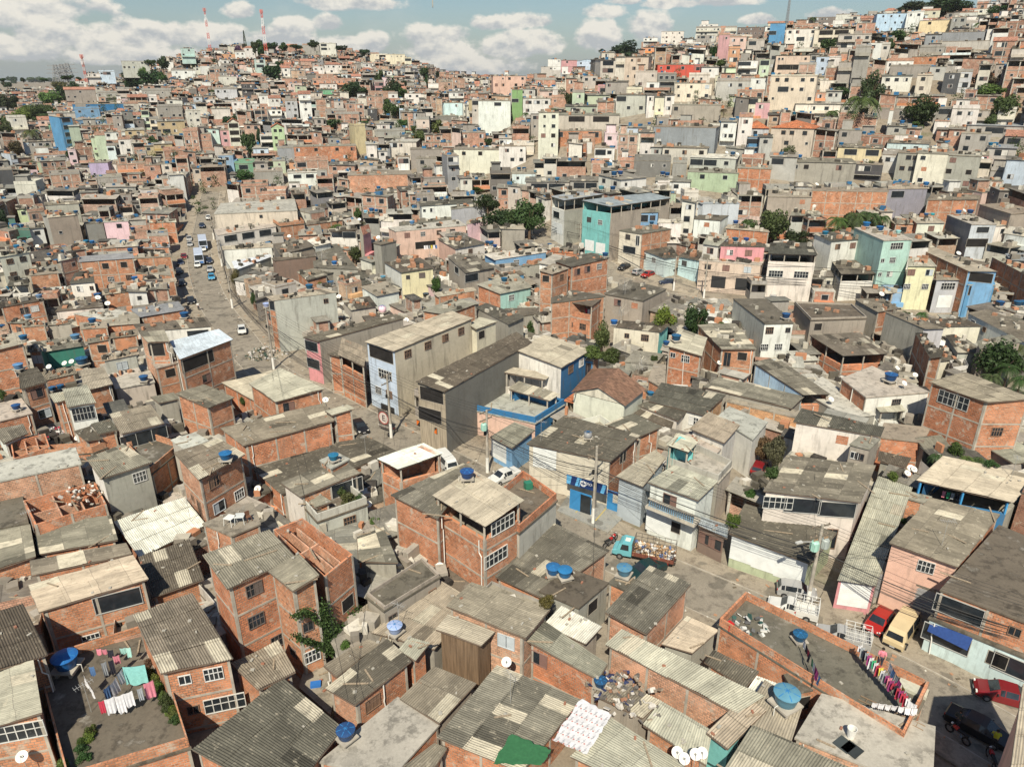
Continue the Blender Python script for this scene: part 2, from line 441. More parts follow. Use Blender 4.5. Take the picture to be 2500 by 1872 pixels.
def corr(mb, P0, P1, P3, P2, wave=True, per=.165, amp=.03, rows=None):
 """P0->P1 is across the waves, P0->P3 along them. quad P0,P1,P2,P3"""
 P0, P1, P2, P3 = map(Vector, (P0, P1, P2, P3))
 W = ((P1 - P0).length + (P2 - P3).length) / 2; L = ((P3 - P0).length + (P2 - P1).length) / 2
 nrow = max(1, round(L / 2.1))
 if not wave:
  mb.poly([P0, P1, P2, P3], [(0, 0), (W, 0), (W, L), (0, L)]); return
 n = max(2, int(W / per * 4)); n = min(n, 420)
 for r in range(nrow):
  t0, t1 = r / nrow, min(1, (r + 1) / nrow + .02 / nrow)
  a0, a1 = P0.lerp(P3, t0), P1.lerp(P2, t0); b0, b1 = P0.lerp(P3, t1), P1.lerp(P2, t1)
  lift0 = .035 if r else .0
  pa = pb = None
  ns = max(1, round(W / 1.06))
  rag = [random.uniform(-.05, .05) for _ in range(ns + 1)]; dz = [random.uniform(0, .02) for _ in range(ns + 1)]
  dr = (a0 - b0).normalized() if (a0 - b0).length > 0 else Vector((0, 0, 0))
  for i in range(n + 1):
   s = i / n; k = min(ns, int(s * ns))
   w = amp * (0, 1, 0, -1)[i % 4]
   q0 = a0.lerp(a1, s); q1 = b0.lerp(b1, s)
   q0 = q0 + Vector((0, 0, w + lift0 + dz[k] + .05 * math.sin(q0.x * 1.1 + q0.y * .7) * math.sin(q0.y * .9))) + dr * rag[k]
   q1 = q1 + Vector((0, 0, w + dz[k] + .05 * math.sin(q1.x * 1.1 + q1.y * .7) * math.sin(q1.y * .9)))
   if pa is not None:
    u0, u1 = (i - 1) / n * W, s * W
    mb.poly([pa, q0, q1, pb], [(u0, t0 * L), (u1, t0 * L), (u1, t1 * L), (u0, t1 * L)])
   pa, pb = q0, q1
def make_window(parent, p0, p1, s, zc, kind, dist, near=True):
 """window on the wall from p0 to p1 (outside is to the right of p0->p1)"""
 a, b = Vector((p0[0], p0[1], 0)), Vector((p1[0], p1[1], 0)); L = (b - a).length
 if L < .8: return
 d = (b - a).normalized(); nrm = Vector((d.y, -d.x, 0))
 rng = random.Random(int((s * 1000 + zc * 77 + p0[0] * 13)) & 0xffff)
 W, H, frame, bars = {'w': (1.15, 1.0, 'm', 3), 's': (.7, .7, 'm', 1), 'W': (2.6, 1.2, 'w', 4), 'o': (1.25, 1.15, None, 0), 'O': (3.2, 1.5, 'w', 0),
       'd': (.9, 2.1, 'm', 1), 'G': (2.7, 2.4, 'r', 0), 'x': (1.3, 1.1, 'sh', 0), 'V': (5.2, 1.7, None, 0), 'g': (3.4, 1.5, 'w', 5), 'B': (1.2, 1.0, 'bk', 0),
       'K': (2.8, 2.4, 'rk', 0), 'H': (2.7, 2.4, 'rw', 0)}[kind]
 W = min(W, L * .85)
 c = a + d * (L * s); c.z = zc
 def P(u, v, o): return c + d * u + nrm * o + Vector((0, 0, v))
 if kind == 'd': c.z = zc - .45
 if kind in 'GKH': c.z = zc - .25
 nm = {'d': 'door', 'G': 'roller_shutter', 'K': 'roller_shutter', 'H': 'roller_shutter'}.get(kind, 'window')
 col = {'m': rng.choice([(.5, .5, .48), (.12, .10, .09), (.55, .55, .53), (.2, .13, .09)]), 'w': (.5, .5, .47) if kind == 'W' else (.36, .36, .34), 'r': (.24, .24, .24), 'rk': (.03, .03, .03),
   'rw': (.6, .62, .6), 'sh': rng.choice([(.2, .12, .1), (.42, .46, .48), (.18, .11, .09)]), 'bk': (.46, .19, .105), None: (.28, .25, .21)}[frame]
 fr = MB()
 if kind in 'GKH':
  for i in range(12):
   z0 = -H / 2 + i * H / 12
   fr.hexa([P(-W / 2, z0, .01), P(W / 2, z0, .01), P(W / 2, z0, .05), P(-W / 2, z0, .05)][::-1],
     [P(-W / 2, z0 + H / 12, .01), P(W / 2, z0 + H / 12, .01), P(W / 2, z0 + H / 12, .025), P(-W / 2, z0 + H / 12, .025)][::-1])
  part(nm, fr, 'painted metal', parent, col); return
 if kind == 'B':
  fr.poly([P(-W / 2, -H / 2, .02), P(W / 2, -H / 2, .02), P(W / 2, H / 2, .02), P(-W / 2, H / 2, .02)], [(0, 0), (W, 0), (W, H), (0, H)])
  part('window', fr, 'hollow brick', parent, col, label='window bricked up with red brick'); return
 pane = MB(); pane.poly([P(-W / 2, -H / 2, .012), P(W / 2, -H / 2, .012), P(W / 2, H / 2, .012), P(-W / 2, H / 2, .012)])
 t = .05 if frame else .05; dp = .08 if frame else .03
 def bar(u0, v0, u1, v1):
  fr.hexa([P(u0, v0, .0), P(u1, v0, .0), P(u1, v0, dp), P(u0, v0, dp)][::-1], [P(u0, v1, .0), P(u1, v1, .0), P(u1, v1, dp), P(u0, v1, dp)][::-1])
 bar(-W / 2 - t, -H / 2 - t, W / 2 + t, -H / 2); bar(-W / 2 - t, H / 2, W / 2 + t, H / 2 + t)
 bar(-W / 2 - t, -H / 2, -W / 2, H / 2); bar(W / 2, -H / 2, W / 2 + t, H / 2)
 if dist < 190:
  tt = .03
  for i in range(1, bars + 1):
   u = -W / 2 + W * i / (bars + 1)
   fr.hexa([P(u - tt, -H / 2, .012), P(u + tt, -H / 2, .012), P(u + tt, -H / 2, .05), P(u - tt, -H / 2, .05)][::-1], [P(u - tt, H / 2, .012), P(u + tt, H / 2, .012), P(u + tt, H / 2, .05), P(u - tt, H / 2, .05)][::-1])
  if bars > 1: fr.hexa([P(-W / 2, .05, .012), P(W / 2, .05, .012), P(W / 2, .05, .045), P(-W / 2, .05, .045)][::-1], [P(-W / 2, .1, .012), P(W / 2, .1, .012), P(W / 2, .1, .045), P(-W / 2, .1, .045)][::-1])
 if frame == 'sh' or (kind == 'w' and rng.random() < .25):      # leaves of a shutter or a curtain behind the glass
  x0 = rng.choice([-.5, .02]); x1 = x0 + .48
  for (u0, u1) in ([(-.5, -.02), (.02, .5)] if rng.random() < .4 else [(x0, x1)]):
   fr.poly([P(u0 * W, -H / 2, .03), P(u1 * W, -H / 2, .03), P(u1 * W, H / 2, .03), P(u0 * W, H / 2, .03)])
 f = part(nm, fr, 'painted metal' if frame else 'frame concrete', parent, col)
 part('pane' if frame else 'opening', pane, 'glass pane' if frame and kind not in 'O' else 'dark opening', f) if parent.get('_w') is None else _sub(f, pane, 'pane' if frame else 'opening', 'glass pane' if frame else 'dark opening', parent)
def _sub(f, mb, name, mat, top):
 me = mb.mesh(name, [mat]); me.transform(Matrix.Translation(-Vector(top['_w'])))
 o = link(name, me, f); return o
def zplane(P):
 return lambda p, q=P: q
def house(A, Rr, L, D=None, roof='cm', d='a', wall='b', wins=None, opts='', label=None, wallh=None, base=None, group='houses of the hillside', slope=None, rng=random):
 """A, Rr, L, D: Vector roof corners (A nearest, Rr right, L left, D far). Walls seen: l (L->A) and r (A->Rr)"""
 if D is None: D = Rr + L - A
 cen = (A + Rr + L + D) / 4; dist = (cen - CAMP).length
 wl, wr = (wall.split('/') + [wall])[:2] if '/' in wall else (wall, wall)
 g = base if base is not None else min(G(p.x, p.y) for p in (A, Rr, L, D)) - .3
 top = wthing(('brick_house' if wl in BRK else 'cement_house' if wl in ('k', 'kd', 'kl', 'vg') else 'painted_house') if 'shed' not in opts else 'timber_shed', 'house' if 'shed' not in opts else 'shed', label or '', (cen.x, cen.y, g), group)
 near = dist < 115
 cor = [A, Rr, D, L]
 z0 = g
 ov = 0 if roof[0] in 'fo' else min(.3, .04 * dist ** .5)
 ctr = Vector((cen.x, cen.y, 0))
 def inset(p, k):
  q = Vector((p.x, p.y, 0)); e = (ctr - q); n_ = e.length
  q = q + e * min(.4, k * 1.3 / max(n_, .1)); return Vector((q.x, q.y, p.z))
 W4 = [inset(p, ov) for p in cor]
 codes = [wr, wr if 'br' in opts else ('b' if wl in BRK or wr in BRK else 'k'), 'k' if wl not in BRK else 'b', wl]   # A-R, R-D, D-L, L-A
 codes[1] = wr if wr not in BRK and wr != 'k' else codes[1]; codes[2] = wl if wl not in BRK and wl != 'k' else codes[2]
 op = 'open' in opts
 tops = [p.z - .06 for p in W4]
 if roof == 'o': tops = [p.z for p in W4]
 slabz = None
 if op:
  slabz = min(p.z for p in W4) - 2.55
  par = .95 if 'rail' not in opts else .12
  ftops = [slabz + par] * 4
 per = {}
 u = 0
 for i in range(4):
  j = (i + 1) % 4; code = codes[i]; mb = per.setdefault(code, MB())
  lowered = op and (i in (0, 3)) and not ('openl' in opts and i == 0) and not ('openr' in opts and i == 3)
  ta, tb = (slabz + par, slabz + par) if lowered else (tops[i], tops[j])
  mb.wall(W4[i], W4[j], z0, ta, tb, u)
  if (op or roof == 'o') :      # inner skin and rim of a wall one can look over
   a, b = inset(W4[i], ov + .15), inset(W4[j], ov + .15)
   zin = (slabz if op else min(tops) - 2.3)
   mb.wall(b, a, zin, tb, ta, u)
   mb.poly([(W4[i].x, W4[i].y, ta), (W4[j].x, W4[j].y, tb), (b.x, b.y, tb), (a.x, a.y, ta)], [(0, 0), (1, 0), (1, .15), (0, .15)])
 for k_, code in enumerate(per):
  part('wall', per[code], wmat(code), top, jit(WC[code], .07, rng))
 if op or roof == 'o':
  fl = MB(); zz = slabz if op else min(tops) - 2.3
  fl.poly([(p.x, p.y, zz) for p in W4]); part('floor_slab', fl, 'weathered slab', top, RC['f'])
 if op:
  ps = MB()
  for i in (0, 3):
   j = (i + 1) % 4
   a, b = inset(W4[i], .12), inset(W4[j], .12); n_ = max(1, round((b - a).length / 3.2))
   for k in range(n_ + (1 if i == 0 else 0)):
    p = a.lerp(b, k / n_); p.z = 0; ps = MB()
    ps.box((p.x, p.y, (slabz + (a.z + (b.z - a.z) * k / n_)) / 2), (.17, .17, (a.z + (b.z - a.z) * k / n_) - slabz - .06), 0)
    part('post', ps, 'frame concrete' if 'posts' not in opts else 'painted metal', top, (.05, .25, .5) if 'posts' in opts else None)
 if roof == 'o':        # partition walls inside an unroofed storey
  pw = MB(); zz = min(tops) - 2.3
  for s in (.38, .7):
   a, b = W4[0].lerp(W4[1], s), W4[3].lerp(W4[2], s)
   a, b = a.lerp(b, .05), b.lerp(a, .05)
   dd = (b - a).normalized(); nn = Vector((-dd.y, dd.x, 0)) * .07
   zt = min(tops) - rng.uniform(.1, .5)
   pw.hexa([Vector((q.x, q.y, zz)) for q in (a - nn, b - nn, b + nn, a + nn)], [Vector((q.x, q.y, zt)) for q in (a - nn, b - nn, b + nn, a + nn)])
  a, b = W4[0].lerp(W4[3], .5), W4[1].lerp(W4[2], .5)
  dd = (b - a).normalized(); nn = Vector((-dd.y, dd.x, 0)) * .07; b = a.lerp(b, .7)
  pw.hexa([Vector((q.x, q.y, zz)) for q in (a - nn, b - nn, b + nn, a + nn)], [Vector((q.x, q.y, min(tops) - .3)) for q in (a - nn, b - nn, b + nn, a + nn)])
  part('partition_wall', pw, 'hollow brick', top, WC['bp'])
 if dist < 230:
  fm = MB(); cnt = 0
  for i in (0, 3):
   code = codes[i]
   if code not in BRK: continue
   j = (i + 1) % 4; a, b = W4[i], W4[j]; e = Vector((b.x - a.x, b.y - a.y, 0)); Lw = e.length
   if Lw < 1: continue
   e.normalize(); nn = Vector((e.y, -e.x, 0)); n_ = max(1, round(Lw / 3.4))
   zt0, zt1 = (slabz + par, slabz + par) if (op and not ('openl' in opts and i == 0) and not ('openr' in opts and i == 3)) else (tops[i], tops[j])
   for k in range(n_ + 1):
    s = k / n_; w = .09
    if 'nocol' in opts and 0 < k < n_: continue
    c = a.lerp(b, s) + e * (w if k == 0 else (-w if k == n_ else 0)); zt = zt0 + (zt1 - zt0) * s
    o = nn * (.03 + .004 * k)
    q = [c - e * w - nn * .05, c - e * w + o, c + e * w + o, c + e * w - nn * .05][::-1]
    fm.hexa([Vector((p.x, p.y, z0)) for p in q], [Vector((p.x, p.y, zt - .02)) for p in q])
   zb = min(zt0, zt1) - (2.75 if not op else 1.0); first = True
   while zb > z0 + .6:
    o = nn * .026; q = [a - nn * .05, b - nn * .05, b + o, a + o]
    q = [a - nn * .05, a + o, b + o, b - nn * .05][::-1]
    fm.hexa([Vector((p.x, p.y, zb - .1)) for p in q], [Vector((p.x, p.y, zb + .07)) for p in q]); zb -= 2.8
   cnt += 1
  if cnt: part('concrete_frame', fm, 'frame concrete', top)
 if near and (wl in BRK or wr in BRK) and rng.random() < .55 and top['_w'][1] > 20:
  pp = MB(); i = rng.choice((0, 3)); j = (i + 1) % 4; s = rng.choice((.06, .5, .9)); q = W4[i].lerp(W4[j], s); e = W4[j] - W4[i]; nn = Vector((e.y, -e.x, 0)).normalized() * .1; e.normalize()
  zt = q.z - .25 if not op else q.z - 1.8
  pp.tube([Vector((q.x, q.y, zt)) + nn, Vector((q.x, q.y, zt - 1.2)) + nn, Vector((q.x, q.y, zt - 1.5)) + nn + e * rng.uniform(-.5, .5), Vector((q.x, q.y, z0 + .3)) + nn + e * .2], .05, 6, False); part('drain_pipe', pp, 'dish white', top)
 rc = RC[roof] if roof != 'o' else None
 if roof[0] in 'cmg':
  rb = MB(); wave = near and roof[0] != 'm' or (near and roof == 'm')
  amp = .026
  if d == 'a': corr(rb, A, L, Rr, D, wave, amp=amp)      # waves run along A->R
  else: corr(rb, A, Rr, L, D, wave, amp=amp)
  mesh_m = 'fibre cement' if wave else ('fibre cement flat sheet' if dist < 170 else 'fibre cement')
  part('roof', rb, mesh_m, top, jit(rc, .14, rng))
  if near and not op:
   eb = MB()
   for i in (0, 3):
    j = (i + 1) % 4; eb.beam(cor[i] * .985 + cen * .015 - Vector((0, 0, .09)), cor[j] * .985 + cen * .015 - Vector((0, 0, .09)), .06, .08)
   part('eaves_board', eb, 'timber boards', top, (.16, .12, .09))
  elif op and dist < 200:
   eb = MB()
   for i in (0, 3):
    j = (i + 1) % 4; eb.beam(inset(cor[i], .2) - Vector((0, 0, .12)), inset(cor[j], .2) - Vector((0, 0, .12)), .08, .12)
   part('eaves_board', eb, 'timber boards', top, (.16, .12, .09))
 elif roof[0] == 'f':
  rb = MB(); e = .0
  zt = [p.z for p in cor]
  outer = [inset(p, -.12) for p in cor]
  rb.hexa([Vector((p.x, p.y, p.z - .16)) for p in outer], [Vector((p.x, p.y, p.z)) for p in outer])
  part('roof', rb, 'weathered slab', top, jit(rc, .12, rng))
  if 'p' in opts.split('.') or ('np' not in opts and rng.random() < .35):
   hgt = .75 if 'p' in opts.split('.') else .3
   pb = MB()
   for i in range(4):
    j = (i + 1) % 4; a, b = cor[i], cor[j]; a2, b2 = inset(a, .15), inset(b, .15)
    u = (b - a).length
    pb.poly([a, b, b + Vector((0, 0, hgt)), a + Vector((0, 0, hgt))], [(0, 0), (u, 0), (u, hgt), (0, hgt)])
    pb.poly([b2, a2, a2 + Vector((0, 0, hgt)), b2 + Vector((0, 0, hgt))], [(0, 0), (u, 0), (u, hgt), (0, hgt)])
    pb.poly([a + Vector((0, 0, hgt)), b + Vector((0, 0, hgt)), b2 + Vector((0, 0, hgt)), a2 + Vector((0, 0, hgt))], [(0, 0), (u, 0), (u, .15), (0, .15)])
   pc = 'b' if 'pb' in opts or wl in BRK or wr in BRK else wr
   part('parapet', pb, wmat(pc), top, jit(WC[pc], .08, rng))
 elif roof[0] == 't':
  rb = MB(); col = rc
  def face(pts, u):
   o = pts[0]; e = (pts[1] - pts[0]).normalized()
   nn = e.cross(pts[2] - pts[0]).normalized(); v = nn.cross(e)
   rb.poly(pts, [((p - o).dot(e), (p - o).dot(v)) for p in pts])
  if 'hip' in opts:
   h = Vector((0, 0, 1.9)); la = (Rr - A).length; lb = (L - A).length
   if la >= lb:
    m1, m2 = A.lerp(L, .5), Rr.lerp(D, .5); k = min(.45, lb / 2 / la); r1, r2 = m1.lerp(m2, k) + h, m2.lerp(m1, k) + h
    face([A, Rr, r2, r1], 0); face([D, L, r1, r2], 0); face([L, A, r1], 0); face([Rr, D, r2], 0)
   else:
    m1, m2 = A.lerp(Rr, .5), L.lerp(D, .5); k = min(.45, la / 2 / lb); r1, r2 = m1.lerp(m2, k) + h, m2.lerp(m1, k) + h
    face([L, A, r1, r2], 0); face([Rr, D, r2, r1], 0); face([A, Rr, r1], 0); face([D, L, r2], 0)
  elif 'gable' in opts:        # ridge parallel to A-R if d == 'a'
   h = Vector((0, 0, 1.5))
   if d == 'a':
    r1, r2 = A.lerp(L, .5) + h, Rr.lerp(D, .5) + h
    face([A, Rr, r2, r1], 0); face([D, L, r1, r2], 0)
    gb = MB(); gb.poly([W4[3], W4[0], (W4[0] + W4[3]) / 2 + h * .9]); gb.poly([W4[1], W4[2], (W4[1] + W4[2]) / 2 + h * .9])
   else:
    r1, r2 = A.lerp(Rr, .5) + h, L.lerp(D, .5) + h
    face([L, A, r1, r2], 0); face([Rr, D, r2, r1], 0)
    gb = MB(); gb.poly([W4[0], W4[1], (W4[0] + W4[1]) / 2 + h * .9]); gb.poly([W4[2], W4[3], (W4[2] + W4[3]) / 2 + h * .9])
   part('gable', gb, wmat(wl), top, WC[wl])
  else:
   if d == 'a': face([L, A, Rr, D], 0)
   else: face([A, Rr, D, L], 0)
  part('roof', rb, 'clay tile', top, col)
 if wins is None:
  wl_ = []
  hgt = A.z - G(A.x, A.y); nf = max(1, int(hgt / 2.7))
  for wn, i in (('l', 3), ('r', 0)):
   j = (i + 1) % 4; Lw = (cor[j] - cor[i]).length
   for f_ in range(min(3, nf)):
    if f_ == 0 and op: continue
    nn = int(Lw / 3.3)
    for k in range(nn):
     if rng.random() < (.5 if codes[i] in BRK else .6): wl_.append((wn, (k + .5 + rng.uniform(-.15, .15)) / nn, f_, rng.choice('wwwsoxx')))
  wins = wl_
 for (wn, s, f_, kind) in wins:
  i = 3 if wn == 'l' else 0; j = (i + 1) % 4
  zt = tops[i] + (tops[j] - tops[i]) * s
  make_window(top, W4[i], W4[j], s, zt - 1.15 - f_ * 2.75, kind, dist)
 poly = [proj(p)[:2] for p in cor]
 HEROES.append((poly, A.copy(), (Rr - A).cross(L - A).normalized() if (Rr - A).cross(L - A).z > 0 else -(Rr - A).cross(L - A).normalized(), dist, top))
 top['_d'] = dist
 return top
def inpoly(x, y, P):
 c = False; n = len(P)
 for i in range(n):
  x1, y1 = P[i]; x2, y2 = P[i - 1]
  if (y1 > y) != (y2 > y) and x < (x2 - x1) * (y - y1) / (y2 - y1) + x1: c = not c
 return c
def roof_at(px, py, default=6.0):
 best = None
 for poly, p0, n, dist, top in HEROES:
  if n.z > .3 and inpoly(px, py, poly):
   d = ray(px, py); k = d.dot(n)
   if abs(k) < 1e-6: continue
   t = (p0 - CAMP).dot(n) / k
   q = CAMP + d * t
   if t > 0 and (best is None or t < best[0]): best = (t, q)
 if best: return best[1]
 return march(px, py, default)
FOOT = []
def parse_wins(s):
 if s in ('-', ''): return [] if s == '-' else None
 if s == '?': return None
 out = []
 for w in s.split(';'):
  wn = w[0]; a = w[1:].split(',')
  out.append((wn, float(a[0]), int(a[1]), a[2]))
 return out
def tilexy(tile):
 if tile == 'F': return 0, 0, 2500 / 2212.0
 c, r = tile; return c * 625, r * 468, 625 / 2212.0
def clampquad(A, Rr, L, D):
 def lim(a, b, lo, hi):
  e = b - a; l = e.length
  if l < lo: return a + e * (lo / max(l, .01))
  if l > hi: return a + e * (hi / l)
  return b
 auto = D is None
 R2 = lim(A, Rr, 1.6, 46); L2 = lim(A, L, 1.6, 46)
 e, f = (R2 - A), (L2 - A)
 cr = e.x * f.y - e.y * f.x
 ang = cr / max(1e-6, e.length * f.length)
 if ang < .55:            # too sheared: swing the depth edge towards a right angle
  perp = Vector((-e.y, e.x, 0)).normalized() * f.length
  L2 = A + (f * .35 + perp * .65).normalized() * f.length; auto = True
 D2 = None if auto or (R2 - Rr).length > .5 or (L2 - L).length > .5 else D
 if D2 is not None and ((D2 - (R2 + L2 - A)).length > .6 * max(e.length, f.length)): D2 = None
 return A, R2, L2, D2
ITEMS = []
def read_specs(text):
 tile = None
 for ln in text.strip().splitlines():
  ln = ln.strip()
  if not ln or ln[0] == '/': continue
  if ln[0] == 'T': tile = 'F' if ln[1:].strip() == 'F' else tuple(int(q) for q in ln[1:].split()); continue
  lab = None
  if '#' in ln: ln, lab = ln.split('#'); lab = lab.strip()
  f = ln.split(); ox, oy, k = tilexy(tile)
  pt = lambda s: tuple(q * k + o for q, o in zip(map(float, s.split(',')), (ox, oy)))
  h = float(f[0]); a = pt(f[1]); PA = march(a[0], a[1], h)
  dirc = 'a'; roof = f[5]
  if roof[-1] in 'ab' and len(roof) > 1 and roof[0] in 'cmtg': dirc = roof[-1]; roof = roof[:-1]
  rise = .45 if roof[0] in 'cmg' else 0
  opts = f[8] if len(f) > 8 else ''
  z = PA.z; hi = z + rise
  zr, zl = (z, hi) if dirc == 'b' else (hi, z)      # waves run up the slope
  if 'flat' in opts: zr = zl = z
  PR = atz(*pt(f[2]), zr); PL = atz(*pt(f[3]), zl)
  PD = atz(*pt(f[4]), hi if rise and 'flat' not in opts else z) if f[4] != '-' else None
  if PD is None: PD = PR + PL - PA
  A_, R_, L_, D_ = clampquad(PA, PR, PL, PD if f[4] != '-' else None)
  ITEMS.append(dict(q=(A_, R_, L_, D_), roof=roof, d=dirc, wall=f[6], wins=parse_wins(f[7]) if len(f) > 7 else None, opts=opts, lab=lab, base=None, seed=int(a[0] * 7 + a[1] * 13)))
def read_far(text):
 """x0,y0 x1,y1 wall roof depth yaw wins opts #label : front wall given by top-left and bottom-right"""
 tile = None
 for ln in text.strip().splitlines():
  ln = ln.strip()
  if not ln or ln[0] == '/': continue
  if ln[0] == 'T': tile = 'F' if ln[1:].strip() == 'F' else tuple(int(q) for q in ln[1:].split()); continue
  lab = None
  if '#' in ln: ln, lab = ln.split('#'); lab = lab.strip()
  f = ln.split(); ox, oy, k = tilexy(tile)
  pt = lambda s: tuple(q * k + o for q, o in zip(map(float, s.split(',')), (ox, oy)))
  (x0, y0), (x1, y1) = pt(f[0]), pt(f[1])
  P = march((x0 + x1) / 2, y1, .5); rr = math.hypot(P.x, P.y)
  z = proj(P)[2]
  H = max(2.6, (y1 - y0) * z / F / .96); Wm = (x1 - x0) * z / F
  dep = float(f[4]); yaw = R(float(f[5]))
  az = math.atan2(P.x, P.y)
  e = Vector((math.cos(-az + yaw), math.sin(-az + yaw), 0)); Wl = Wm / max(.5, math.cos(yaw))
  nn = Vector((-e.y, e.x, 0))
  zt = P.z + H
  c = Vector((P.x, P.y, zt))
  A_, R_ = c - e * Wl / 2, c + e * Wl / 2
  L_, D_ = A_ + nn * dep, R_ + nn * dep
  roof = f[3]; dirc = 'b'
  rise = Vector((0, 0, .4 if roof[0] in 'cm' else 0))
  w = parse_wins(f[6]) if len(f) > 6 else None
  opts = f[7] if len(f) > 7 else ''
  ITEMS.append(dict(q=(A_, R_, L_ + rise, D_ + rise), roof=roof, d=dirc, wall=f[2], wins=w, opts=opts, lab=lab, base=P.z - 4, seed=int(x0 * 7 + y0 * 13)))
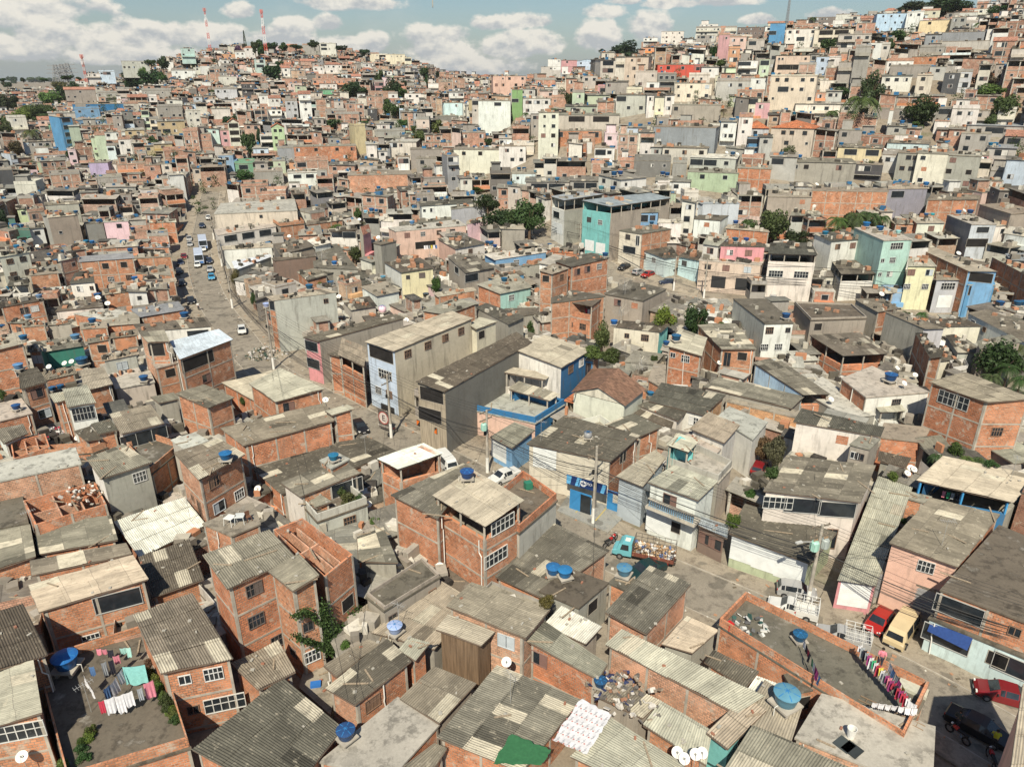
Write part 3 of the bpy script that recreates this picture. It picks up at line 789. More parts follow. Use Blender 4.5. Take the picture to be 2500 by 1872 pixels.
SPEC = """
T 0 3
6 330,320 1285,30 235,85 - cla b r.70,0,O;r.35,1,w - #brick house with long beige roof and wide dark opening above the laundry terrace
6.5 -250,890 415,680 -420,420 - cdb b - -
6 -200,1350 365,1185 -230,870 - cla b r.6,0,W - #brick house with pale sheet roof and wide blue-curtained window at lower left
3.2 600,1800 1640,1480 330,780 1320,470 fd b - p.np #brick house whose flat slab holds the laundry lines at lower left
6 1390,850 2015,715 1150,345 1660,145 cpb b r.72,0,w;r.28,0,s;r.8,1,W;r.3,1,s nocol #brick house with whitish patched sheet roof beside the laundry terrace
T 1 3
3.2 250,1950 760,1320 -560,1500 230,880 cdb b - -
3.8 20,990 345,830 -220,760 190,560 cmb b - -
3.4 850,1125 1345,735 600,975 1135,545 cda bp/b r.28,0,w - #low brick house with long dark ribbed roof and a blue tank at its foot
3.2 690,880 1080,590 605,800 965,550 cma b - -
3.7 1375,735 1470,620 1225,640 1320,530 cla b - -
3.1 1540,640 1900,230 990,490 1590,40 cla k - -
5 2330,545 2545,295 1640,265 1860,60 cmb bp l.78,0,x - #pale brick house with dark patched roof and brown shutter behind the timber shed
4.6 1945,605 2065,485 1550,465 1660,330 clb tm - shed #tall timber board shed under a pale ribbed roof
3 1580,1280 1905,930 1240,1060 1540,785 cma k - -
2.8 1150,1750 1570,1290 560,1600 1220,1060 fl b - np #low house with almost white flat terrace at the bottom centre
3.1 2300,1700 2812,1070 1560,1400 2080,770 cpb b - -
1.0 640,1190 700,880 390,960 560,820 f k - np
2.7 1500,1720 1650,1490 1270,1650 1540,1450 cma b - -
4.5 1110,300 1585,10 960,180 1440,-130 fd k r.12,0,s;r.85,0,s -
4.5 880,-120 1230,-110 870,-330 1100,-420 cpa k - -
3 985,385 1100,300 900,340 - cma b - -
T 2 3
3.8 1160,510 1550,75 800,320 1190,-90 cpa bp - -
3.6 1940,1195 2190,1040 805,595 950,465 cla bp - - #long pale brick house with clean beige ribbed roof and two cement columns
3.6 750,900 830,770 125,565 280,400 cmb b l.13,0,x nocol #brick house with grey two-leaf shutter and ragged patched roof
3.3 640,590 780,440 270,430 430,260 cwa k - -
2.6 1560,670 1790,470 1290,590 1510,350 clb k - -
2.7 2020,970 2110,860 1660,745 1740,640 cda b - -
2.7 2230,1090 2340,960 2035,985 2115,865 cwa b - -
3.3 1860,1500 2200,1160 1750,1415 2050,1090 cla tq r.5,0,o - #small turquoise-walled house at the bottom edge
3.7 2600,2100 2912,1656 1800,1720 2080,1290 cma b - -
2.7 1680,1640 1730,1340 1130,1290 1290,1080 cla b - -
2.6 1130,1230 1290,1080 700,1030 860,870 cpa k - -
3.1 1200,1900 1500,1640 500,1560 860,1230 clb b - -
3.9 1000,130 1070,60 845,60 930,-10 fd b - np
T F
3.7 1172,1292 1318,1188 1068,1245 1195,1128 cpa b/bp - - #brick house with dark and light striped roof behind the pair of blue tanks
4 1250,1310 1312,1258 1168,1275 1228,1228 fd k r.5,0,o np
3.2 1950,1600 2003,1490 1553,1350 1608,1293 fd b - p.np #brick house whose damp dark terrace carries the long colourful clotheslines
6.5 1860,1085 1893,1005 1648,1060 1738,930 cpb w l.15,0,W;l.42,0,O;l.8,0,O;l.5,1,w;l.8,1,d - #white two-storey house with wide patched dark roof behind the transformer pole
T 3 3
3.5 1400,1850 1430,1305 250,1400 480,1030 fl bp - np #house with plain pale roof terrace at the bottom right
3.4 200,1440 300,1130 -250,1250 -30,900 cla bp - -
2.8 240,1010 470,960 160,870 - fd b r.4,0,o np
6 2350,440 2900,-50 1500,120 2000,-430 fd b l.22,0,O;l.8,0,s np #brick corner house with mossy slab above the shop with the red parasol
3.3 2300,740 2500,560 1400,370 1560,210 fd pl/b l.2,0,O;l.7,0,o;l.9,0,O np
3.4 1500,150 1560,60 960,-40 1020,-110 f kl l.25,0,G;l.72,0,G np #grey garage front with two steel roller shutters beside the cream van
9 2060,1900 2800,1900 2200,940 2800,900 clb sal/b - - #tall house whose ribbed roof edge cuts in at the bottom right corner
T 3 2
6.3 1640,1585 2010,1130 1045,1375 1400,985 cmb sal/b l.58,0,w - #salmon pink house with wide grey roof above the steel garages
3.3 930,1750 1250,900 600,1700 950,800 cla pk/k l.5,0,H - #long low building with pale worn ribbed roof and pink garage door
7 975,460 1010,375 215,330 290,210 cda w l.6,0,B -
6.8 880,560 960,480 715,520 800,455 f k l.3,0,s;l.6,0,s np
3.3 375,1560 600,1290 -342,1290 -200,1040 cdb gs l.2,0,H;l.5,0,H;l.8,0,H - #pale green garage row under a dark ribbed roof behind the pole
4.8 2120,1030 2330,800 1280,835 1510,625 clb db/k - open.posts #open shed with broad beige roof on blue posts at right
3.7 1340,1020 1400,980 1165,975 1230,935 f b - np
5 2480,1060 2600,900 2195,940 2300,800 fd bd - np
9.3 1900,165 2300,130 1384,-13 1700,-100 cma bd/b l.45,0,g;r.45,1,w - #tall red brick house with strip of curtains under its roof at right edge
3 1400,420 1530,440 1110,262 1290,250 cda k - -
3.2 1350,570 1590,555 1270,470 1500,440 cmb k - -
3.2 2130,700 2420,640 1870,540 2150,500 cma k - -
3.6 1335,500 1400,380 965,460 1010,340 f b - np
3 1190,725 1240,640 945,665 960,585 cda k - -
6 850,115 1390,70 640,-45 900,-150 fl b/w r.5,0,w np #white house with bleached mossy slab and a blue tank on it
4.3 970,250 1200,240 860,120 1080,100 clb w - open
4 690,290 925,262 300,60 470,-60 fl k - np
5 305,100 545,95 -130,-180 60,-230 cpb lb/b - open.openr
T 2 2
4.6 2420,215 2530,110 1650,30 1790,-60 cpb k - -
4.1 2490,300 2520,240 1850,150 1880,110 f bo - np #long orange brick boundary wall house behind the dead shrub
5.6 860,670 1110,450 120,520 455,275 cda cr/bd r.5,0,o;l.2,0,H - #brick shop building with broad dark roof above the blue pharmacy sign
5.6 1110,455 1300,370 800,350 1050,258 cda b - -
5 1130,890 1330,640 900,800 1240,570 cla gl - -
6 1610,1010 1785,840 1165,850 1400,700 cla w l.45,0,x;l.25,1,H;l.6,1,o - #white two-storey house with ribbed beige roof and pale blue balustrade
5.2 1780,850 1895,720 1330,690 1560,560 fl k/kl - p.np
7.4 1530,600 1620,490 1330,530 1440,430 clb tq - open.rail
6.5 1835,515 1970,360 1535,390 1700,240 cla w - -
5.6 1750,615 1835,520 1490,440 1600,400 fl w - np
5 2080,480 2200,330 1780,290 1880,200 fl w - np
4.8 1660,275 1850,100 1180,150 1290,-10 cda w/bo l.85,0,w - #pale walled house with dark ribbed roof behind the tiled house
4.2 1440,325 1510,240 1090,190 1180,150 cda w - -
3.5 1370,385 1415,300 1050,260 1130,205 cda w - -
5.6 980,195 1160,50 510,75 690,-130 toa cr - gable #cream house with old brown clay-tile gable roof in the centre
3.4 960,280 1070,205 440,150 540,75 tb cr - open.rail #verandah house with bright orange clay-tile lean-to roof
5 330,150 415,90 -40,45 60,-20 cma db - open.rail
3.4 200,340 450,180 -420,210 -150,50 fl sal/db - p.np
3.4 0,560 200,400 -190,460 20,330 cma sb l.3,0,H -
3 1860,1340 1870,1240 1585,1210 1620,1140 ma br l.3,0,x;l.7,0,x -
T F
9 1048,1138 1133,1080 933,1070 1020,1012 cla b/b r.5,0,W;r.3,1,W open.nocol #tall brick house with beige roof, blue tank and open top balcony
6.5 1122,1150 1202,1080 1048,1100 1130,1030 fd kl - p.np.pb #pale cement building with black terrace edged in orange brick
T 1 2
8 1570,1170 1900,740 1160,960 1790,690 cpa b - nocol
6 165,160 595,45 -64,0 209,-134 cla b r.25,0,x nocol #brick house with plain grey-beige roof beside the street of the buses
6.5 -112,539 680,320 -312,387 600,165 cma b - - #long brick house with grey sheet roof and six cement columns
7.5 655,275 855,215 600,240 790,180 cla b - nocol
3.6 220,960 1240,590 -30,740 900,430 cda b - - #broad low building with almost black roof and scattered pale sheets
6 380,980 905,770 210,860 720,640 cpa w/b r.8,0,O -
7 650,730 800,650 560,660 700,600 fl b - np
5 510,1075 655,1020 380,985 500,920 cma b - -
4.5 530,1190 960,1040 380,1020 760,880 fd kl r.62,0,w p.np #stained pale cement house with shrubs growing on its roof terrace
2.6 600,1320 1165,1140 530,1190 960,1080 f kl - np
7.5 1225,745 1625,600 1040,650 1450,510 cwa b - open #brick house with clean white roof over an open glazed top floor
8.5 1620,75 2389,-354 1375,-16 2250,-446 cdb wb/kd l.5,0,V;l.4,1,V - #weathered timber-balconied building with very long dark roof by the street
T 1 1
9.6 1185,1380 1880,1095 935,1295 1690,1030 cla lb/bg r.15,0,w;r.4,0,w;r.63,0,w;r.85,0,w;l.5,0,V;l.6,1,W;l.3,2,w;l.7,2,w;l.6,3,K - #four-storey light blue front with very long beige side wall by the street
8.7 1900,1190 2090,1120 1840,1150 1930,1085 clb bg r.25,0,o -
6.5 935,1510 960,1345 705,1410 850,1330 cla b - open
7 530,1295 1290,1090 400,1258 1210,1055 cda pk/k l.4,0,O;l.4,1,O -
6 720,1425 940,1350 600,1420 830,1330 cdb b - -
9 140,945 710,870 80,905 600,835 clb b/kl l.5,0,O;r.82,0,s #tall blank pale cement wall house beside the street bins
8 1650,1065 1915,965 1425,1030 1720,915 cla b - nocol
7 2180,1150 2330,1080 1890,1000 1990,960 cda k - -
3 60,1850 500,1650 -300,1650 200,1530 clb b - -
T 2 1
8 430,1520 680,1370 35,1370 280,1235 clb w/db r.35,0,w;r.75,0,w nocol #deep blue house with large cream roof in the centre
6.9 705,1460 775,1400 590,1445 680,1380 cla db/b l.5,0,d nocol
6 290,1625 350,1575 -80,1560 0,1430 clb w/w - open
T 0 2
7 1800,210 2025,120 1510,85 1760,5 cmb b - - #brick house with overhanging grey roof left of the long striped roof
7.5 870,825 1315,680 740,640 1070,525 cmb w/k r.75,0,w - #plain grey cement house with ribbed grey roof and barred window at left
8 1715,835 2120,610 1500,595 1880,475 cmb bp/b r.28,0,w;r.3,1,x;r.8,1,w;l.4,1,s;l.7,1,d nocol #two-storey brick house with bright blue tank on its ribbed roof corner
3.2 1200,1500 1785,1225 980,1190 1590,980 cwb b - - #low brick house with large gleaming white ribbed roof at left
4 1310,1850 1765,1690 1195,1500 1640,1345 cdb b l.8,0,w -
4 335,1475 1020,1350 285,1240 955,1135 cma b - -
4 -250,1680 310,1490 -300,1330 260,1215 cma b - -
4.6 265,1660 1140,1470 250,1530 1090,1375 cpa b - -
5.2 300,1220 920,1040 200,1010 820,850 o b - - #roofless brick shell with loose timber rafters at left
6.2 -100,860 690,690 -250,740 640,555 fl bp - np #long bare brick house with flat slab and cement columns at left edge
4 -100,1260 240,1200 -250,1000 180,950 fd k r.55,0,w np
6 1045,440 1420,340 945,260 1300,180 cmb w r.3,0,O;r.7,0,O - #white-walled house with two dishes under its dark ribbed roof
5.5 845,440 1020,400 785,350 950,300 cdb b - -
5 740,495 850,480 640,410 780,370 cdb b - -
8 578,208 830,165 540,50 750,8 clb b/w r.5,0,g -
7.6 470,165 545,150 435,110 540,80 clb b - -
8 190,45 410,-15 160,-105 320,-145 cdb b r.5,0,x;r.6,1,x;r.5,2,o -
6 -100,340 270,250 -150,200 180,130 fl b - np
5 30,520 240,430 -60,400 200,345 cpb w r.5,0,O -
4.5 115,650 430,545 90,510 390,430 o b - -
6 1600,565 1790,490 1485,485 1680,425 fl kl - np
6 1370,170 1560,130 1305,120 1500,80 cmb k - -
3.6 800,600 850,580 140,640 600,480 fd b - p.np
4 1310,780 1570,560 1100,560 1330,480 fd b - p.np
3.2 1100,580 1320,520 1050,480 1270,440 f k - np
T F
9 490,1272 640,1203 437,1198 583,1143 cmb b r.35,0,w;r.3,1,w;r.6,2,w nocol #tall brick house with big ribbed grey roof and stepped front at lower left
9 633,1277 690,1242 578,1232 645,1195 cma b l.5,2,s;r.4,1,s;r.4,2,w nocol
8.3 702,1245 762,1197 590,1143 653,1118 o b r.65,1,o - #unroofed brick storey with vine-covered wall beside the tall brick house
6.4 500,1155 560,1130 440,1130 545,1085 f b - np
T 0 1
9 -150,1400 215,1310 -200,1290 190,1205 cla b r.7,1,s - #tall brick house with pale roof edge at the left edge
8.5 1550,1450 2015,1275 1465,1290 1890,1185 mwb b r.3,0,V;r.4,1,x - #brick house with shining bluish white metal roof by the street corner
10 1275,1300 1465,1292 1195,1210 1420,1195 clb bp/b r.3,0,V;r.7,1,o -
6.8 1350,1520 1530,1475 1310,1460 1480,1420 fl b r.6,0,o np
5 1200,1215 1840,1165 1150,1150 1780,1080 cpb w r.8,0,O -
5.5 1210,1085 1600,1020 1120,1015 1540,945 ma k/b - -
5.2 890,1100 1210,1055 640,1050 1180,1010 fl b - np
7 597,795 818,780 645,700 800,672 cda w r.35,0,w;r.85,0,s - #small white-walled house with steep dark roof and one shuttered window at left
8 675,610 1165,575 690,560 1140,520 ma b r.45,0,o;r.8,0,o;r.5,1,w;r.85,1,w - #two-storey brick house with long grey metal roof left of the street
9 -20,570 265,520 -30,530 250,480 clb cr r.3,0,w;r.75,0,w;r.3,1,w;r.8,1,w - #cream three-storey block at the left edge with small square windows
8.5 515,600 668,565 520,565 650,540 clb b r.7,0,s -
5 935,835 1530,775 940,795 1520,742 clb b - -
5 885,895 1135,862 880,855 1130,828 clb b - -
5 1135,875 1455,845 1140,850 1450,820 clb b - -
6 1160,575 1480,560 1170,550 1470,530 f b - np
5 1185,492 1470,482 1190,462 1465,452 ma b r.5,0,V -
6.2 740,505 1010,480 745,480 1000,455 f b - np
6.2 1005,480 1185,470 1010,440 1180,430 clb b - -
6 640,475 735,465 650,450 730,440 f b - np
6 1270,270 1525,265 1275,242 1520,235 clb b - -
5 1275,385 1455,378 1280,355 1450,350 f b - np
6 1120,345 1275,338 1125,320 1270,315 f b - np
7 895,262 1105,252 900,240 1100,232 fl lp r.6,0,w np #light pink two-storey house with one small window in the left half
7 1110,245 1255,240 1115,215 1250,205 clb k - -
6 725,280 890,275 730,255 885,250 fd kd - np
9 400,230 685,200 410,195 675,175 clb gy/k r.3,1,s -
9 235,180 385,165 240,140 370,125 f b r.4,0,o np
8 375,120 690,105 380,90 680,75 cmb k - -
6 245,300 440,282 248,275 420,258 clb b r.3,0,O -
6.5 135,152 235,148 140,125 225,120 clb lg r.6,0,w - #small lime green house at the far left with one window
6 70,320 255,330 80,290 240,290 f gn - np
6 -20,330 75,345 -20,300 60,300 f b r.7,0,w np
6 -20,480 265,475 -20,430 200,430 cmb b - -
6.5 -10,1005 395,935 -20,955 330,895 cdb b r.5,0,w;r.75,0,w - #brick house with two white-framed windows under a dark roof at left
5.5 350,905 610,885 330,870 590,790 cdb b - -
5 485,1030 890,990 560,930 860,895 fd w - np
6 60,820 255,805 90,750 240,738 cdb w - open
6.5 255,722 500,700 262,695 490,675 f b - np
6 275,660 515,625 290,640 500,605 f b r.5,0,O np
5.5 390,1160 622,1140 390,1130 620,1105 cma k - -
6 195,1165 385,1150 195,1130 380,1115 f b - np
6 60,1135 195,1140 55,1095 190,1090 cma b r.6,0,w -
6 385,1385 740,1330 255,1300 700,1240 cpb gn - -
6.5 735,1315 960,1280 740,1270 940,1240 cma b r.6,0,o -
6.5 235,1390 370,1380 235,1330 360,1320 cmb b r.5,0,x -
6 880,1470 1200,1405 870,1410 1190,1345 clb kl r.5,0,x -
6.5 730,1720 975,1660 690,1540 890,1510 clb b - -
5 940,1620 1215,1565 930,1580 1190,1520 fl k - np
5 1000,1700 1330,1640 970,1620 1290,1545 fl kl - np
5 360,1640 670,1570 340,1600 650,1530 cmb b - -
8 170,1700 410,1640 160,1545 320,1515 cdb b - -
5 875,1165 1210,1140 880,1080 1200,1040 cla b - -
5.6 700,1180 925,1170 690,1130 910,1120 f b - np
5.5 1170,700 1480,720 1180,660 1450,640 f b - np
5.2 950,1270 1200,1240 960,1220 1190,1180 cmb b - -
T 1 1
10 -360,190 355,160 -300,100 330,60 fl pb r.55,0,s;r.8,1,W np #pinkish beige stepped building with long walls right of the buses street
7.5 -330,375 170,300 -360,325 150,250 fl w r.2,0,O;r.5,0,O;r.8,0,O np
4.6 -290,505 150,480 -300,470 130,440 clb w - -
4 -180,680 140,560 -210,600 120,540 mwb kl - -
7 205,300 418,275 120,245 340,205 fd k/b - p.np
5 430,290 760,245 440,250 740,205 cpb b - -
5 370,378 570,368 370,312 550,292 cmb b - -
6 170,595 515,555 140,575 500,500 fd br - np #brown panel-clad building behind the tall pale cement wall
6.6 210,545 490,470 150,450 430,420 fd kd - np
5 500,650 880,670 480,480 700,450 fd k - np
6.4 510,475 655,440 440,420 560,375 cwb w - -
4 440,770 620,720 350,690 530,655 cma b - -
4 720,800 980,740 690,730 930,690 cdb k - -
4 600,715 870,655 530,660 700,600 cdb k - -
4.2 740,855 1010,790 700,800 960,760 cdb b - -
5 1040,905 1250,860 900,820 1130,770 clb w - -
4.6 820,1025 1050,990 740,940 980,900 cdb kl - -
4.2 0,940 130,890 0,860 100,840 cda k - -
6 630,345 880,330 630,320 870,300 cda w r.7,0,O open
6 790,290 900,275 760,245 850,220 clb k - open
6.5 1250,700 1540,660 1100,610 1420,570 cda w/ye r.2,0,s;r.65,0,w - #white and pale yellow house with dark ribbed roof near the centre
8.5 1210,342 1815,290 1145,310 1740,240 fl sal r.15,0,x;r.37,0,w;r.6,0,w;r.8,0,w;r.4,1,V np #long faded salmon pink building with a row of shuttered windows
7 1815,283 2010,255 1820,262 1990,238 clb lp - -
10 1080,458 1210,425 1015,440 1130,395 fd k - np #narrow raw cement tower with one brick band left of the pink building
9 925,375 990,345 895,345 960,325 t ye/pk - -
7 1720,497 1990,445 1565,405 1790,370 cdb sal/w r.5,0,w -
7.5 1810,705 2070,655 1650,560 1850,530 cpb k r.2,0,O;r.5,1,s;l.5,0,O -
5.5 2060,755 2330,715 1900,720 2280,680 cma bl - -
6 2110,885 2390,825 1900,800 2250,705 clb b/aq r.35,0,w -
5 1570,912 1910,855 1530,880 1880,822 clb b - -
7 1420,128 1890,98 1400,88 1870,58 cda w r.2,0,w;r.05,0,s - #long white single-storey house with thin dark roof above the pink building
7 1690,152 1990,115 1685,130 1980,90 f gl - np
6 1140,195 1350,192 1130,155 1320,150 clb w - open
6 1240,292 1690,252 1240,262 1680,215 fd k - np
6 930,225 1065,230 920,180 1050,170 cmb k - open
7 1080,250 1180,260 1075,230 1170,235 clb w - -
6 2005,350 2110,345 1925,295 2090,290 cda w/sal - open
6.5 2110,320 2330,330 2090,285 2300,280 cla k - -
T 2 1
12.6 850,130 1380,55 600,75 1190,8 mb tq/k l.25,1,w;l.65,1,w;l.3,3,H;l.7,3,H open #three-storey turquoise building with rusty sheet roof and open top floor
11 450,76 800,20 330,40 560,0 ma w/k l.3,2,H;l.7,2,H;l.4,1,O open.rail
8 1120,362 1375,322 930,332 1200,288 fd cr/b l.4,0,w;l.85,0,d;l.5,1,O np #cream and brick corner building with balcony above the parked cars
4.6 1320,580 1440,560 1110,500 1380,470 cdb pl l.1,0,w;l.55,0,w -
4.8 1620,600 1650,500 1430,560 1540,490 cda pl l.3,0,w -
9.2 1790,472 2200,482 1830,430 2185,448 cdb pk r.22,0,w;r.65,0,x - #bright pink upper floor with dark ribbed roof above the crest banner
9 1645,452 1785,472 1700,365 1880,385 clb w r.5,0,x -
6.4 1620,590 2150,632 1640,560 2170,600 fl pb r.15,0,w;r.45,0,x;r.8,0,x;r.35,1,K;r.75,1,K np #pinkish beige building with black shutters and the crest banner
9.2 510,652 850,572 360,600 680,525 cda b r.15,0,x;r.42,0,x;r.75,0,w nocol #two-storey brick house with three dishes on its long side wall
9.5 345,715 500,662 225,680 360,618 clb b l.5,0,o;r.6,0,w -
7 340,960 800,905 345,915 530,850 fd b - np
6.6 690,985 800,900 345,922 530,850 fd b l.2,1,w;l.5,1,s;l.8,1,w open.openl.np #brick house with deep balcony full of washing near the centre
6 1130,940 1330,840 805,880 1020,765 fd k l.35,0,x;l.8,0,B - #dark slab-roofed house with a huge mesh dish near the centre
5 1290,1218 1370,1142 860,1168 930,1110 cda cr/tq l.7,0,w;l.3,0,s - #cream house with dark ribbed roof amid trees near the centre
6.5 1640,1420 1690,1262 1340,1335 1450,1180 clb b l.55,0,w;l.15,0,s;l.9,1,w - #brick two-storey house with pale roof and one blue tank right of centre
6 1810,1362 2115,1362 1600,1150 1930,1138 cpa b r.65,0,o;r.2,0,d -
7 2185,1135 2430,1130 1915,925 2200,925 fd kl/w r.2,0,w;r.85,0,s;r.1,1,w;r.6,1,w np #long bare cement side wall house with white front right of centre
4 1230,1490 1310,1402 980,1462 1060,1370 f k - np
5 1320,1700 1330,1500 1180,1620 1230,1480 f b - np
7 1575,232 1800,247 1620,200 1870,205 fd w r.5,0,B np #white house with a bricked-up window
8.6 1640,108 1980,105 1600,93 1900,90 mb gl - -
5 1835,318 2230,352 1870,282 2200,310 cla b - -
4 1640,465 1700,412 1370,390 1400,358 cdb b - -
6.5 1270,270 1465,270 1280,245 1460,250 clb w - -
8.5 960,190 1275,180 965,160 1270,150 cma sb r.5,0,O;r.85,0,w -
7 -150,592 310,522 -250,540 240,478 cwa sb r.4,0,w -
5.5 40,655 280,622 60,640 270,600 cma k - -
6 330,520 590,545 340,490 560,530 tb b - -
4.5 -40,880 220,790 -60,760 120,720 cla aq r.4,0,O open
4 -60,1090 220,1050 -60,1010 200,1000 fd k - np
T 3 1
12 1000,420 1245,410 750,310 1000,300 fl mt r.5,0,W;r.45,1,w;r.1,1,s;r.45,2,w;r.1,2,s np #tall slim mint green block with blue tanks on its slab
8.5 1205,645 1465,648 1215,560 1400,575 clb ye r.15,0,x;r.82,0,x;r.1,1,w;r.78,1,w - #pale yellow block beside the mint green tower
6.5 1450,765 1695,765 1455,690 1650,690 clb gl r.5,0,W;r.5,1,H - #pale grey house with glass-railed balcony beside the yellow block
6.6 1730,800 1960,805 1740,770 1940,775 fl bl r.5,0,V - #bright blue shopfront house near the right edge
9 1740,690 1990,692 1310,495 1440,480 cla b/sb r.5,0,V -
8 2280,745 2400,730 1930,562 2030,553 cla b - -
10.5 1760,280 1975,280 1550,200 1760,195 fl gy/gl r.5,0,W;r.4,1,V;l.45,1,s;l.1,1,s np #smooth slate grey house with white-framed window near the right edge
8 1285,275 1540,272 1205,210 1440,215 clb b/cr r.55,0,x;r.3,1,w -
7 1095,280 1290,283 1045,240 1210,245 clb b r.45,0,o nocol
9 545,432 840,410 390,360 680,340 cdb w r.22,0,w;r.7,0,x -
5.6 632,712 935,710 545,590 840,590 cpb w - open
6 190,208 478,208 210,155 430,158 cmb kl - open #small white pavilion-like house with open front beside the palms
9.2 0,535 430,550 20,440 375,440 cdb w r.2,1,W;r.75,1,W open #grey and white three-storey house with open top floor right of the pink one
6 370,1108 850,1092 230,962 720,980 fd k r.15,0,o - #raw cement house with dark damp terrace and orange brick parapet
4.6 650,1420 1045,1400 350,1235 790,1212 cpb b - open #house with broad patched grey roof on posts above the mossy slab
6 950,1042 1140,1010 740,925 990,918 cmb k/bd - -
8 1360,1188 1540,1185 1000,1037 1150,1035 cma k/gl - -
5.2 1480,1170 1860,1165 1380,1098 1700,1095 cdb cr - -
6 2300,1345 2500,1260 1720,1045 1900,1015 cma w l.1,0,w;l.3,0,s;l.6,0,w - #white house with long dotted grey roof above the palm grove at right
7.4 1400,1442 1480,1432 1270,1220 1340,1215 cda bd - -
5 1480,1470 1690,1440 1430,1350 1550,1335 cdb cr - -
6 1640,1392 1870,1390 1530,1240 1610,1230 cdb kl - -
4.4 1590,1560 1720,1540 1560,1500 1690,1480 f w - np
7.6 1830,1360 2200,1300 1800,1290 2100,1230 cmb k - -
4 830,1600 1290,1640 810,1560 1250,1560 f kl - np
8.6 1035,-20 1395,-25 1040,-60 1390,-60 clb vg r.25,0,O -
9.4 380,-10 1040,0 385,-40 1040,-30 f b - - #very long bare brick wall house behind the palm trees
8 0,40 380,45 10,-20 370,-20 f k r.8,0,B np
8.5 1370,75 1835,70 1420,10 1830,30 cmb b - -
8 1830,110 2100,190 1840,70 2120,60 f k - np
9 1960,300 2160,285 1950,235 2150,225 clb w r.4,0,w -
7 2050,360 2300,400 2060,340 2280,345 clb bd/w - -
7.8 2110,590 2300,600 2060,540 2280,530 m k - -
"""
